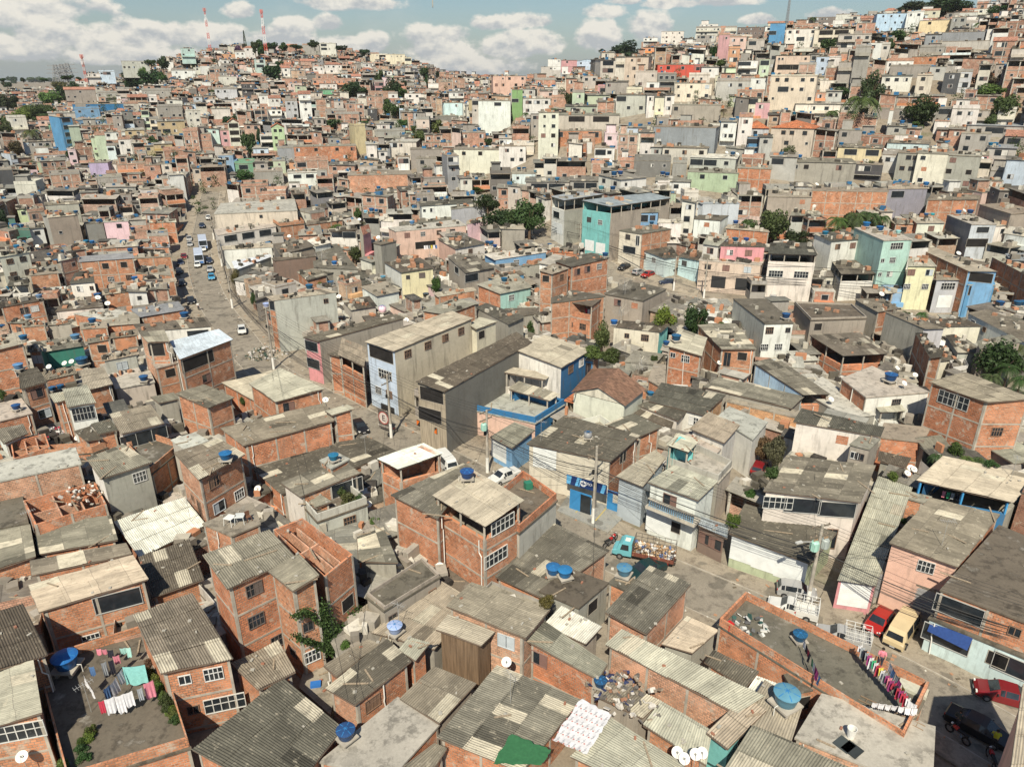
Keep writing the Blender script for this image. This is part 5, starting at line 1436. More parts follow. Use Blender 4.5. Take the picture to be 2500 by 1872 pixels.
def mass_house(A, Rr, L, D, roof, wall, wins, opts, base, rng):
 if D is None: D = Rr + L - A
 wl, wr = (wall.split('/') + [wall])[:2] if '/' in wall else (wall, wall)
 cor = [A, Rr, D, L]; cen = (A + Rr + L + D) / 4
 z0 = base if base is not None else min(G(p.x, p.y) for p in cor) - .3
 codes = [wr, 'k' if wr not in BRK else 'b', 'k' if wl not in BRK else wl, wl]
 cols = {c: jit(WC[c], .12, rng) for c in set(codes)}
 hgt = A.z - z0; nf = max(1, int(hgt / 2.75))
 op = 'open' in opts and hgt > 5
 drop = 1.5 if op else 0
 for i in range(4):
  j = (i + 1) % 4; a, b = cor[i], cor[j]; u = (b - a).length
  dr = drop if i in (0, 3) else 0
  mi = 1 if codes[i] in BRK else 0
  mass_quad(mi, cols[codes[i]], [Vector((a.x, a.y, z0)), Vector((b.x, b.y, z0)), b - Vector((0, 0, dr)), a - Vector((0, 0, dr))], [(0, z0), (u, z0), (u, b.z - dr), (0, a.z - dr)])
  if i in (0, 3):
   e = (b - a); Lw = Vector((e.x, e.y, 0)).length
   if Lw < 1: continue
   e = Vector((e.x, e.y, 0)).normalized(); nn = Vector((e.y, -e.x, 0))
   def slab(u0, u1, z, hh, out, col, mi=3):
    q = [a + e * u0 + nn * -.05, a + e * u1 + nn * -.05, a + e * u1 + nn * out, a + e * u0 + nn * out][::-1]
    MASS.cur = mi; MASS.col = (*col[:3], 1)
    MASS.hexa([Vector((p.x, p.y, z)) for p in q], [Vector((p.x, p.y, z + hh)) for p in q])
   if codes[i] in BRK and rng.random() < .7:      # cement beams and corner posts
    zb = min(a.z, b.z) - 2.75
    while zb > z0 + 3: slab(0, Lw, zb, .25, .04, WC['k']); zb -= 2.8
    n_ = max(1, round(Lw / 3.5))
    for k in range(n_ + 1):
     uu = min(Lw - .3, Lw * k / n_); slab(uu, uu + .28, z0, min(a.z, b.z) - z0 - .02, .05, WC['kl'])
   if rng.random() < .28 and hgt > 5 and i == 0:    # a balcony
    k = rng.randint(1, max(1, nf - 1)); zz = A.z - 2.75 * k
    slab(.2, Lw - .2, zz, .15, 1.0, WC['kl']); slab(.2, Lw - .2, zz + .15, .8, 1.0, cols[codes[i]], 0)
   ws = [w for w in wins if w[0] == ('r' if i == 0 else 'l')] if wins is not None else []
   if wins is None:
    nn_ = int(Lw / 2.9)
    for f_ in range(min(3, nf)):
     if f_ == 0 and op: continue
     for k in range(nn_):
      if rng.random() < .62: ws.append(('r', (k + .5 + rng.uniform(-.1, .1)) / nn_, f_, rng.choice('wwwsoxW')))
   for (_, s, f_, kind) in ws:
    W, H = {'w': (1.2, 1.0), 's': (.7, .7), 'W': (2.2, 1.1), 'o': (1.3, 1.2), 'O': (3, 1.5), 'V': (4.5, 1.6), 'x': (1.2, 1.0), 'd': (.9, 2), 'G': (2.6, 2.3), 'K': (2.6, 2.3), 'H': (2.6, 2.3), 'g': (3, 1.3), 'B': (1, 1)}[kind]
    W = min(W, Lw * .85); zc = a.z + (b.z - a.z) * s - 1.25 - 2.75 * f_; c = a + e * Lw * s
    def Q(w, h, o): return [Vector((c.x, c.y, zc)) + e * x + nn * o + Vector((0, 0, z)) for x, z in ((-w / 2, -h / 2), (w / 2, -h / 2), (w / 2, h / 2), (-w / 2, h / 2))]
    if kind in 'GH': mass_quad(0, (.5, .5, .5), Q(W, H, .03), [(0, 0)] * 4); continue
    if kind == 'B': mass_quad(1, WC['b'], Q(W, H, .03), [(0, 0), (W, 0), (W, H), (0, H)]); continue
    mass_quad(0, (.42, .40, .36) if kind in 'wsxW' else (.3, .28, .24), Q(W + .22, H + .22, .015), [(0, 0)] * 4)
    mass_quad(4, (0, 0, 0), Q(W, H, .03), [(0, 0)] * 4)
    if kind in 'xW' or rng.random() < .3:
     c = c + e * W * rng.choice([-.25, .25]); mass_quad(0, rng.choice([(.2, .12, .1), (.45, .48, .5), (.6, .58, .5)]), Q(W * .45, H * .95, .045), [(0, 0)] * 4)
 rc = jit(RC[roof if roof in RC else 'f'], .2, rng)
 u = (Rr - A).length; v = (L - A).length
 if roof[0] in 'cmg':
  o = .42
  def out(p): return p + (p - cen).normalized() * o + Vector((0, 0, .05))
  q = [out(p) for p in cor]
  MASS.cur = 2; MASS.col = rc
  MASS.hexa([p - Vector((0, 0, .07)) for p in q], q)
  for k in range(1, 5): MASS.uv[-4 * k] = MASS.uv[-4 * k]
  mass_quad(2, rc, [p + Vector((0, 0, .012)) for p in q], [(0, 0), (u, 0), (u, v), (0, v)])
 elif roof[0] == 't':
  h = Vector((0, 0, 1.5)); o = 1.06
  q = [cen + (p - cen) * o for p in cor]
  if 'hip' in opts:
   m1, m2 = q[0].lerp(q[3], .5), q[1].lerp(q[2], .5); r1, r2 = m1.lerp(m2, .3) + h, m2.lerp(m1, .3) + h
   for f in ([q[0], q[1], r2, r1], [q[2], q[3], r1, r2], [q[3], q[0], r1], [q[1], q[2], r2]): mass_quad(5, rc, f, [(0, 0), (u, 0), (u, v / 2), (0, v / 2)][:len(f)])
  else:
   r1, r2 = q[0].lerp(q[3], .5) + h, q[1].lerp(q[2], .5) + h
   mass_quad(5, rc, [q[0], q[1], r2, r1], [(0, 0), (u, 0), (u, v / 2), (0, v / 2)]); mass_quad(5, rc, [q[2], q[3], r1, r2], [(0, 0), (u, 0), (u, v / 2), (0, v / 2)])
   mass_quad(0, cols[wl], [q[3], q[0], r1], [(0, 0)] * 3); mass_quad(0, cols[wr], [q[1], q[2], r2], [(0, 0)] * 3)
 else:
  MASS.cur = 3; MASS.col = rc
  q = [cen + (p - cen) * 1.015 for p in cor]
  MASS.hexa([p - Vector((0, 0, .1)) for p in q], [p + Vector((0, 0, .06)) for p in q])
  if rng.random() < .55:       # parapet
   ph = rng.choice([.3, .7, .9]); pc = rng.choice([codes[0], codes[0], 'b', 'k']); col = cols.get(pc, WC[pc])
   for i in range(4):
    j = (i + 1) % 4; a, b = cor[i], cor[j]; a2, b2 = a.lerp(cen, .03), b.lerp(cen, .03); w = (b - a).length; up = Vector((0, 0, ph + .06)); mi = 1 if pc in BRK else 0
    mass_quad(mi, col, [a, b, b + up, a + up], [(0, 0), (w, 0), (w, ph), (0, ph)]); mass_quad(mi, col, [b2, a2, a2 + up, b2 + up], [(0, 0), (w, 0), (w, ph), (0, ph)]); mass_quad(mi, col, [a + up, b + up, b2 + up, a2 + up], [(0, 0)] * 4)
  if rng.random() < .35 and u > 4 and v > 4:       # a smaller room on the slab
   s0, s1, t0, t1 = .08, rng.uniform(.4, .6), rng.uniform(.3, .5), .92
   def bl(s, t): return A.lerp(Rr, s).lerp(L.lerp(D, s), t) + Vector((0, 0, 2.5))
   mass_house(bl(s0, t0), bl(s1, t0), bl(s0, t1), bl(s1, t1), rng.choice(['cm', 'cl', 'cd', 'f']), rng.choice([wall, 'b', 'k', 'w']), None, 'sub', A.z, rng)
 if 'sub' not in opts:
  for _ in range(rng.randint(2, 6)):      # boxes, tanks, low walls, bundles left on top
   s, t = rng.uniform(.1, .9), rng.uniform(.08, .92); p = A.lerp(Rr, s).lerp(L.lerp(D, s), t); w1, w2, h1 = rng.uniform(.3, 1.6), rng.uniform(.3, 1.2), rng.uniform(.25, 1.0)
   cc_ = rng.choice([(.04, .035, .03), (.42, .2, .11), (.4, .37, .3), (.25, .22, .18), (.55, .52, .45), (.03, .13, .26), (.1, .09, .07), (.35, .32, .27)])
   if p.length < 190 and cc_[2] > .25 and cc_[0] < .1: cc_ = (.2, .18, .15)
   MASS.cur = 0; MASS.col = (*cc_, 1); MASS.box((p.x, p.y, p.z + h1 / 2 + .05), (w1, w2, h1), rng.uniform(0, 3))
 if op:
  for k, p in enumerate((A, Rr, L)):
   q = p.lerp(cen, .03); MASS.cur = 3; MASS.col = (*WC['k'], 1); MASS.box((q.x, q.y, p.z - .8), (.22, .22, 1.6))
for it in ITEMS:
 A, Rr, L, D = it['q']; rng = random.Random(it['seed'])
 if it['base'] is not None and it['wins'] is not None and not (it['lab'] and any(k in it['lab'] for k in ('smooth', 'cube', 'blue block', 'flat green', 'blank', 'slate'))) and rng.random() < .8:
  Lw = (Rr - A).length; nf = int((A.z - it['base'] - 4) / 2.6); nc = int(Lw / 2.7)
  for f_ in range(min(5, nf)):
   for k in range(nc):
    s = (k + .5) / nc
    if all(abs(w_[1] - s) * Lw > 2.6 or w_[2] != f_ for w_ in it['wins']) and rng.random() < .42: it['wins'].append(('r', s, f_, rng.choice('wwsox')))
 if id(it) in own:
  t = house(A, Rr, L, D, it['roof'], it['d'], it['wall'], it['wins'], it['opts'], it['lab'], base=it['base'], rng=rng)
  t['_lab'] = it['lab'] or ''; t['_k'] = '|'.join((it['wall'], it['roof'], it['opts'], str(round((A.z - (it['base'] + 4 if it['base'] is not None else G(A.x, A.y))) / 2.9))))
  t['_box'] = it['box']
 else:
  mass_house(A, Rr, L, D, it['roof'], it['wall'], it['wins'], it['opts'], it['base'], rng)
  D2 = D if D is not None else Rr + L - A
  poly = [proj(p)[:2] for p in (A, Rr, D2, L)]; n_ = (Rr - A).cross(L - A).normalized()
  HEROES.append((poly, A.copy(), n_ if n_.z > 0 else -n_, it['dist'], None))
def S(pts, tile=None):
 if tile is None: return pts
 ox, oy, k = tilexy(tile); return [(x * k + ox, y * k + oy) for x, y in pts]
ROADS = [('main_road', [(2750, 1990), (2355, 1752), (2090, 1612), (1730, 1452), (1518, 1360), (1300, 1250), (1130, 1155), (950, 1062), (760, 965), (640, 895), (575, 815), (522, 740), (495, 670), (487, 610), (500, 560), (506, 520), (512, 490), (516, 470)], 5.8, 'old asphalt'),
   ('side_road', [(1150, 545), (1230, 562), (1300, 588), (1391, 612), (1470, 650), (1530, 700), (1640, 728), (1773, 750), (1900, 765), (2100, 778), (2300, 792), (2600, 810)], 6.0, 'old asphalt')]
def smooth_path(P, step=2.5):
 out = []
 for i in range(len(P) - 1):
  p0 = P[max(0, i - 1)]; p1 = P[i]; p2 = P[i + 1]; p3 = P[min(len(P) - 1, i + 2)]
  n_ = max(2, int((p2 - p1).length / step))
  for k in range(n_):
   t = k / n_
   out.append(.5 * ((2 * p1) + (p2 - p0) * t + (2 * p0 - 5 * p1 + 4 * p2 - p3) * t * t + (3 * p1 - p0 - 3 * p2 + p3) * t ** 3))
 out.append(P[-1]); return out
ROADPTS = []
def ribbon(path, off0, off1, lift, mb, vert=0):
 prev = None
 for i, p in enumerate(path):
  d = (path[min(i + 1, len(path) - 1)] - path[max(0, i - 1)]); d.z = 0; d.normalize(); nn = Vector((-d.y, d.x, 0))
  a, b = p + nn * off0, p + nn * off1
  zc = G(p.x, p.y)
  a.z = max(G(a.x, a.y), zc) + lift; b.z = max(G(b.x, b.y), zc) + lift
  if prev:
   mb.poly([prev[0], prev[1], b, a] if off1 < off0 else [prev[1], prev[0], a, b])
   if vert:
    for q, r_ in ((prev[0], a), (prev[1], b)):
     mb.poly([q, r_, r_ - Vector((0, 0, vert)), q - Vector((0, 0, vert))])
  prev = (a, b)
for nm, pp, w, mt in ROADS:
 P = [march(x, y, 0) for x, y in pp]; P = [Vector((p.x, p.y, 0)) for p in P]
 path = smooth_path(P); ROADPTS.append((path, w))
 mb = MB(); ribbon(path, -w / 2, w / 2, .05, mb); o = link('road', mb.mesh('road', [mt])); o['kind'] = 'structure'
 for s in (-1, 1):
  mb = MB(); ribbon(path, s * (w / 2), s * (w / 2 + 1.9), .17, mb, .3); o = link('pavement', mb.mesh('pavement', ['pavement cement'])); o['kind'] = 'structure'
  mb = MB(); ribbon(path, s * (w / 2 - .12), s * w / 2, .15, mb, .2); o = link('kerb', mb.mesh('kerb', ['frame concrete'])); o['kind'] = 'structure'
def patch(name, pts, mat, z, tile=None, thick=0):
 q = [march(x, y, 0) for x, y in S(pts, tile)]
 mb = MB(); top_ = [Vector((p.x, p.y, G(p.x, p.y) + z)) for p in q]
 mb.poly(top_)
 for i in range(len(top_)):
  a, b = top_[i], top_[(i + 1) % len(top_)]; mb.poly([a, b, b - Vector((0, 0, .6)), a - Vector((0, 0, .6))])
 o = link(name, mb.mesh(name, [mat])); o['kind'] = 'structure'; return q
patch('pavement', [(390, 1110), (500, 955), (1000, 1130), (830, 1300)], 'blue worn cement', .21, (2, 2))
patch('pavement', [(850, 330), (950, 220), (1310, 340), (1390, 500), (1330, 700), (1000, 660), (860, 560)], 'pavement cement', .21, (3, 3))
patch('pavement', [(380, 330), (480, 150), (900, 230), (820, 340), (660, 420), (420, 440)], 'pavement cement', .215, (3, 3))
patch('pavement', [(890, 700), (960, 640), (1640, 800), (1600, 900), (1250, 830)], 'pavement cement', .22, (2, 1))
for a, b in (((550, 1130), (640, 1020)), ((720, 1200), (840, 1060))):
 (x0, y0), (x1, y1) = S([a, b], (2, 2)); p, q = march(x0, y0, 0), march(x1, y1, 0); p.z = q.z = .218
 e = (q - p).normalized(); nn = Vector((-e.y, e.x, 0)) * .06; mb = MB(); mb.poly([p - nn, q - nn, q + nn, p + nn]); mb2 = link('road_marking', mb.mesh('marking', ['painted metal']), None, (.42, .33, .10)); mb2['kind'] = 'structure'
OX, OY, OW, OH = -800, 20, 1600, 900
OCC = np.zeros((OH, OW), bool)
def rast(poly, grow=.0, val=True):
 xs = [p[0] for p in poly]; ys = [p[1] for p in poly]
 x0, x1, y0, y1 = int(min(xs) - OX) - 1, int(max(xs) - OX) + 2, int(min(ys) - OY) - 1, int(max(ys) - OY) + 2
 x0, y0 = max(0, x0), max(0, y0); x1, y1 = min(OW, x1), min(OH, y1)
 if x1 <= x0 or y1 <= y0: return None
 X, Y = np.meshgrid(np.arange(x0, x1) + OX + .5, np.arange(y0, y1) + OY + .5)
 ins = np.ones(X.shape, bool); n_ = len(poly); sgn = 0
 ar = sum(poly[i][0] * poly[(i + 1) % n_][1] - poly[(i + 1) % n_][0] * poly[i][1] for i in range(n_))
 s = 1 if ar > 0 else -1
 for i in range(n_):
  ax, ay = poly[i][:2]; bx, by = poly[(i + 1) % n_][:2]; l = math.hypot(bx - ax, by - ay) + 1e-9
  ins &= ((bx - ax) * (Y - ay) - (by - ay) * (X - ax)) * s / l > -grow
 return (slice(y0, y1), slice(x0, x1)), ins
for f in FOOT if FOOT else []: pass
ORI = []
for it in ITEMS:
 A, Rr, L, D = it['q']; D = D if D is not None else Rr + L - A
 r_ = rast([A, Rr, D, L], .15)
 if r_: OCC[r_[0]] |= r_[1]
 e = Rr - A; c = (A + D) / 2; ORI.append((c.x, c.y, math.atan2(e.y, e.x)))
for path, w in ROADPTS:
 for p in path[::1]:
  x, y = int(p.x - OX), int(p.y - OY); k = int(w / 2 + 2.2)
  OCC[max(0, y - k):y + k + 1, max(0, x - k):x + k + 1] = True
for tile, pts in (((3, 3), [(300, 500), (900, 100), (1500, 350), (1500, 800), (2400, 1200), (2300, 1600), (1400, 1300), (1300, 800)]),
     ((2, 2), [(380, 1130), (490, 900), (1070, 1150), (1900, 1450), (2300, 1600), (1600, 1700), (800, 1350)]),
     ((2, 1), [(880, 560), (900, 700), (1500, 860), (1650, 900), (1650, 780), (1050, 620)]),
     ((2, 2), [(1600, 1170), (1900, 780), (2212, 560), (2212, 1000), (1900, 1100), (1850, 1250)]),
     ((1, 2), [(880, 400), (1250, 330), (1620, 560), (2000, 780), (1700, 700), (1200, 560)]),
     ((2, 3), [(480, 200), (840, 200), (800, 420), (650, 350)]),
     ((3, 2), [(2000, 1240), (2400, 1100), (2600, 1656), (1700, 1656)]),
     ((2, 1), [(590, 1250), (950, 1250), (950, 1400), (780, 1430)])):
 q = [march(x, y, 0) for x, y in S(pts, tile)]; c = sum(q, Vector()) / len(q)
 for i in range(len(q)):
  r_ = rast([c, q[i], q[(i + 1) % len(q)]], .3)
  if r_: OCC[r_[0]] |= r_[1]
ORIA = np.array([(a, b) for a, b, _ in ORI])
def local_yaw(x, y):
 d2 = ((ORIA - (x, y)) ** 2).sum(1); i = int(d2.argmin())
 if d2[i] < 30 ** 2: return ORI[i][2]
 return .5 * math.sin(x / 70.) + .45 * math.cos(y / 60. + x / 110.)
SW, SH = 313, 235
SD = np.full((SH, SW), -1.0)
for it in sorted(ITEMS, key=lambda i: -i['dist']):
 A, Rr, L, D = it['q']; D = D if D is not None else Rr + L - A
 hh = (A.z - it['base'] - 4) if it['base'] is not None else min(9.5, A.z - G(A.x, A.y)) * (.88 if it['lab'] else .75)
 for P4 in ([A, Rr, D, L], [A, Rr, Rr - Vector((0, 0, hh)), A - Vector((0, 0, hh))], [L, A, A - Vector((0, 0, hh)), L - Vector((0, 0, hh))]):
  pr = [proj(p)[:2] for p in P4]
  xs = [p[0] / 8 for p in pr]; ys = [p[1] / 8 for p in pr]
  x0, x1, y0, y1 = max(0, int(min(xs))), min(SW - 1, int(max(xs)) + 1), max(0, int(min(ys))), min(SH - 1, int(max(ys)) + 1)
  for yy in range(y0, y1):
   for xx in range(x0, x1):
    if inpoly(xx * 8 + 4, yy * 8 + 4, pr): SD[yy, xx] = it['dist']
exec(TREEDATA)
for (px, py, W, H, kd, cc, P, c, tile) in TREEL:
 dist = (c - CAMP).length
 if py < 1000:
  x0, x1, y0, y1 = max(0, int((px - W * .42) / 8)), min(SW, int((px + W * .42) / 8) + 1), max(0, int((py - H * .42) / 8)), min(SH, int((py + H * .42) / 8) + 1)
  SD[y0:y1, x0:x1] = np.maximum(SD[y0:y1, x0:x1], dist)
  z = proj(c)[2]; rr_ = int(max(1, W * z / F / 2 * .6)); ix, iy = int(c.x - OX), int(c.y - OY); OCC[max(0, iy - rr_):iy + rr_ + 1, max(0, ix - rr_):ix + rr_ + 1] = True
def covers(pts, dist):
 pr = [proj(p) for p in pts]
 if min(p[2] for p in pr) < 1: return 1.0, 0
 xs = [p[0] / 8 for p in pr]; ys = [p[1] / 8 for p in pr]
 if max(xs) < -6 or min(xs) > SW + 6 or min(ys) > SH + 10: return 0, -1
 x0, x1, y0, y1 = max(0, int(min(xs))), min(SW - 1, int(max(xs)) + 1), max(0, int(min(ys))), min(SH - 1, int(max(ys)) + 1)
 if x1 <= x0 or y1 <= y0: return 0, 0
 w = SD[y0:y1, x0:x1]
 return float((w > dist + 2).sum()) / w.size, (x1 - x0) * (y1 - y0)
rng = random.Random(11)
NF = 0
FILL = []
def pick_wall(rng, px):
 r = rng.random()
 if r < .46: return rng.choice(['b', 'b', 'bp', 'bd', 'b', 'bo'])
 if r < .68: return rng.choice(['k', 'k', 'kl', 'kd', 'bg'])
 if r < .89: return rng.choice(['w', 'w', 'cr', 'cr', 'bg', 'pb'])
 return rng.choice(['lb', 'pl', 'ye', 'lp', 'sal', 'sal', 'or', 'mt', 'lg', 'pk', 'gl', 'gy', 'mu', 'sb'])
TREEKEEP = []
def try_fill(n, rmin, rmax, wmin, wmax, gap):
 global NF
 for _ in range(n):
  az = rng.uniform(-.72, .72); r = math.sqrt(rng.uniform(rmin ** 2, rmax ** 2))
  x, y = r * math.sin(az), r * math.cos(az)
  ix, iy = int(x - OX), int(y - OY)
  if not (0 <= ix < OW and 0 <= iy < OH) or OCC[iy, ix]: continue
  w, dd = rng.uniform(wmin, wmax), rng.uniform(wmin, wmax * 1.1)
  th = local_yaw(x, y) + rng.gauss(0, .05)
  va = math.atan2(-y, -x)
  th = th % (math.pi / 2)
  e = Vector((math.cos(th), math.sin(th), 0)); n2 = Vector((-e.y, e.x, 0))
  c = Vector((x, y, 0)); cs = [c - e * w / 2 - n2 * dd / 2, c + e * w / 2 - n2 * dd / 2, c + e * w / 2 + n2 * dd / 2, c - e * w / 2 + n2 * dd / 2]
  k = min(range(4), key=lambda i: cs[i].length); cs = cs[k:] + cs[:k]
  r_ = rast([(p.x, p.y) for p in cs], gap)
  if r_ is None or (OCC[r_[0]] & r_[1]).any(): continue
  gz = G(x, y); gs = [G(p.x, p.y) for p in cs]
  st = rng.choice([1, 2, 2, 2, 3, 3] if r > 170 and r < 400 else [1, 1, 2]) if r > 140 else 1
  ok = False
  while st >= 1:
   H = st * 2.8 + rng.uniform(-.2, .3) if r > 140 else rng.uniform(2.3, 3.0)
   zt = max(gs) * .5 + gz * .5 + H
   cv, ar = covers([Vector((p.x, p.y, zt)) for p in cs] + [Vector((p.x, p.y, zt - (H if r > 140 else min(H, 3)))) for p in cs], (c - CAMP).length)
   if cv < (.14 if r > 140 else .06): ok = True; break
   st -= 1
  if ar == -1: OCC[r_[0]] |= r_[1]; continue
  if not ok: continue
  OCC[r_[0]] |= r_[1]
  A, Rr, D, L = [Vector((p.x, p.y, zt)) for p in cs]
  roof = rng.choice(['cm', 'cl', 'cd', 'cm', 'cp', 'f', 'fd', 'fl', 'f', 't' if r > 350 else 'cl', 'cw' if rng.random() < .3 else 'cm'])
  if roof[0] == 'c': L = L + Vector((0, 0, .4)); D = D + Vector((0, 0, .4))
  wall = pick_wall(rng, 0)
  if rng.random() < .3: wall += '/' + rng.choice(['b', 'k', 'w', 'b'])
  FILL.append((A, Rr, L, D, roof, wall, 'open' if rng.random() < .42 else ('hip' if rng.random() < .4 else '')))
  NF += 1
try_fill(9000, 45, 150, 4, 9, -.6)
try_fill(9000, 45, 170, 2.5, 5, -.6)
try_fill(16000, 140, 780, 5.8, 9.2, -.2)
try_fill(30000, 140, 780, 4.2, 6.8, -.3)
try_fill(40000, 140, 760, 2.8, 4.8, -.4)
for (A, Rr, L, D, roof, wall, opts) in FILL:
 mass_house(A, Rr, L, D, roof, wall, None, opts, min(G(p.x, p.y) for p in (A, Rr, L, D)) - 2.5, rng)
 D2 = D; pr = [proj(p) for p in (A, Rr, D2, L)]
 if min(p[2] for p in pr) > 1:
  n_ = (Rr - A).cross(L - A).normalized(); HEROES.append(([p[:2] for p in pr], A.copy(), n_ if n_.z > 0 else -n_, (A - CAMP).length, None))
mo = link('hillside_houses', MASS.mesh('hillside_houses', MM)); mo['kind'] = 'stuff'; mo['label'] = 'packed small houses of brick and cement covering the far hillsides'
print('fill houses', NF, 'mass faces', len(MASS.f))
gm = MB()
rr = [0, 15, 30, 45] + [45 + 4 * k for k in range(1, 40)] + [205 + 7 * k for k in range(1, 60)] + [650, 700, 760, 830, 900, 1000, 1150, 1300, 1500, 2000, 3000, 4000, 7000]
na = 180
azs = sorted(set([-math.pi + 2 * math.pi * k / 60 for k in range(61)] + [-.8 + 1.6 * k / 120 for k in range(121)]))
verts = []; faces = []
for r in rr:
 for a in azs: x, y = r * math.sin(a), r * math.cos(a); verts.append((x, y, G(x, y) if r < 6000 else 30))
na = len(azs)
for i in range(len(rr) - 1):
 for j in range(na - 1): faces.append((i * na + j, i * na + j + 1, (i + 1) * na + j + 1, (i + 1) * na + j))
me = bpy.data.meshes.new('ground'); me.from_pydata(verts, [], faces); me.materials.append(M['ground']); me.flip_normals()
o = link('ground', me); o['kind'] = 'structure'
r_ = random.Random(77); ug = MB()
for _ in range(1000):
 az = r_.uniform(-.7, .7); r = r_.uniform(190, 640) ; x, y = r * math.sin(az), r * math.cos(az); z = G(x, y); k = r_.uniform(.9, 2.0)
 left = az < -.38 and r > 230
 if r_.random() > (1 if left else .5): continue
 for _ in range(150):
  dv = Vector((r_.gauss(0, 1), r_.gauss(0, 1), abs(r_.gauss(0, 1)))).normalized() * k * r_.uniform(.35, 1.05); p = Vector((x, y, z + r_.choice([.5, 1.5, 3.0]) * (k > 1.2))) + dv; s = .15 * k
  a = Vector((r_.gauss(0, 1), r_.gauss(0, 1), r_.gauss(0, 1))).normalized(); c = a.cross(dv).normalized(); ug.poly([p - a * s, p - c * s * .6, p + a * s, p + c * s * .6])
o = link('undergrowth', ug.mesh('undergrowth', ['leaf']), None, (.05, .075, .025)); o['kind'] = 'stuff'; o['label'] = 'weeds and scrub growing in the gaps between houses'
r_ = random.Random(5); lt = [MB(), MB(), MB()]
for path, w in ROADPTS:
 for _ in range(420):
  p = path[r_.randrange(len(path))]; q = path[min(len(path) - 1, path.index(p) + 1)]; dd = (q - p); nn = Vector((-dd.y, dd.x, 0)).normalized() if dd.length > 0 else Vector((1, 0, 0)); side = r_.choice((-1, 1)); o_ = side * (w / 2 + r_.gauss(-.2, .8)); c = p + dd * r_.random() + nn * o_
  r_.choice(lt).box((c.x, c.y, G(c.x, c.y) + (.2 if abs(o_) > w / 2 else .08)), (r_.uniform(.08, .4), r_.uniform(.08, .3), .06), r_.uniform(0, 3))
for mb_, cc_ in zip(lt, [(.5, .48, .42), (.12, .1, .07), (.35, .2, .12)]):
 o = link('street_litter', mb_.mesh('street_litter', ['cloth']), None, (*cc_, 1)); o['kind'] = 'stuff'; o['label'] = 'litter and broken bits strewn along the kerbs'
PX = {}          # root object -> photo pixel, for telling look-alikes apart in the labels
def note(o, px, py): PX[o.name] = (px, py); return o
LAND = [(1560, 1345, 'the teal cargo truck'), (2190, 1545, 'the cream van'), (1440, 1175, 'the blue pharmacy sign'), (1450, 580, 'the turquoise building'), (2200, 640, 'the mint green tower'),
 (960, 870, 'the light blue four-storey front'), (1470, 950, 'the clay-tiled house'), (1340, 880, 'the deep blue house'), (500, 860, 'the bright metal roof'), (350, 1660, 'the laundry terrace'), (2130, 1640, 'the clothesline terrace'),
 (1060, 560, 'the salmon pink building'), (490, 600, 'the two buses'), (600, 520, 'the stepped beige building'), (800, 380, 'the beam-striped brick block'), (930, 440, 'the eight-columned brick block'),
 (1205, 290, 'the plain white cube'), (1665, 350, 'the smooth slate wall'), (1655, 175, 'the red house'), (1545, 165, 'the tall beige gable'), (250, 420, 'the lavender house'), (200, 320, 'the bright blue block'), (645, 90, 'the red and white mast'),
 (1885, 90, 'the blue summit block'), (2340, 30, 'the summit trees'), (2250, 270, 'the round dark tree'), (1920, 340, 'the villa with hipped roof'), (1410, 140, 'the big crest tree'), (560, 290, 'the cream balcony block'),
 (1170, 1180, 'the big brick house with beige roof'), (650, 1450, 'the tall stepped brick house'), (300, 1170, 'the roofless brick shell'), (430, 1270, 'the gleaming white roof'), (2330, 1010, 'the tall right-hand brick house'), (2080, 1230, 'the patched-roof white house'),
 (1130, 1620, 'the timber shed'), (1750, 1660, 'the long beige ribbed roof'), (1050, 1800, 'the white flat terrace'), (1780, 690, 'the crest banner'), (1400, 760, 'the washing balcony'), (750, 800, 'the blank cement wall house'), (2420, 830, 'the palm grove'),
 (1750, 800, 'the bare-sided cement house'), (2080, 900, 'the patched roof on posts'), (1330, 1440, 'the pair of blue tanks'), (60, 630, 'the cream block at left'), (270, 560, 'the light pink house'), (2380, 560, 'the slate grey house'), (1750, 620, 'the bright pink storey'),
 (2130, 1330, 'the long worn ribbed roof'), (2330, 1370, 'the salmon pink house'), (2420, 1190, 'the blue-posted shed'), (90, 1150, 'the columned brick wall'), (850, 1100, 'the almost black roof'), (1120, 1110, 'the open glazed top floor'), (470, 1130, 'the blue rooftop tank'),
 (1080, 350, 'the salmon block in the distance'), (330, 220, 'the left crest wood'), (700, 330, 'the lime green house'), (1290, 290, 'the green gable wall')]
def rel(px, py, skip=None):
 best = min(((lx - px) ** 2 + 1.6 * (ly - py) ** 2, lx, ly, nm) for lx, ly, nm in LAND if not (skip and skip in nm))
 d, lx, ly, nm = best; dx, dy = px - lx, py - ly
 if abs(dx) > 1.2 * abs(dy): w = 'right of' if dx > 0 else 'left of'
 else: w = 'in front of' if dy > 0 else 'behind'
 far = d > 110 ** 2
 return ('far ' if far and w in ('right of', 'left of') else 'just ' if d < 45 ** 2 else '') + w + ' ' + nm
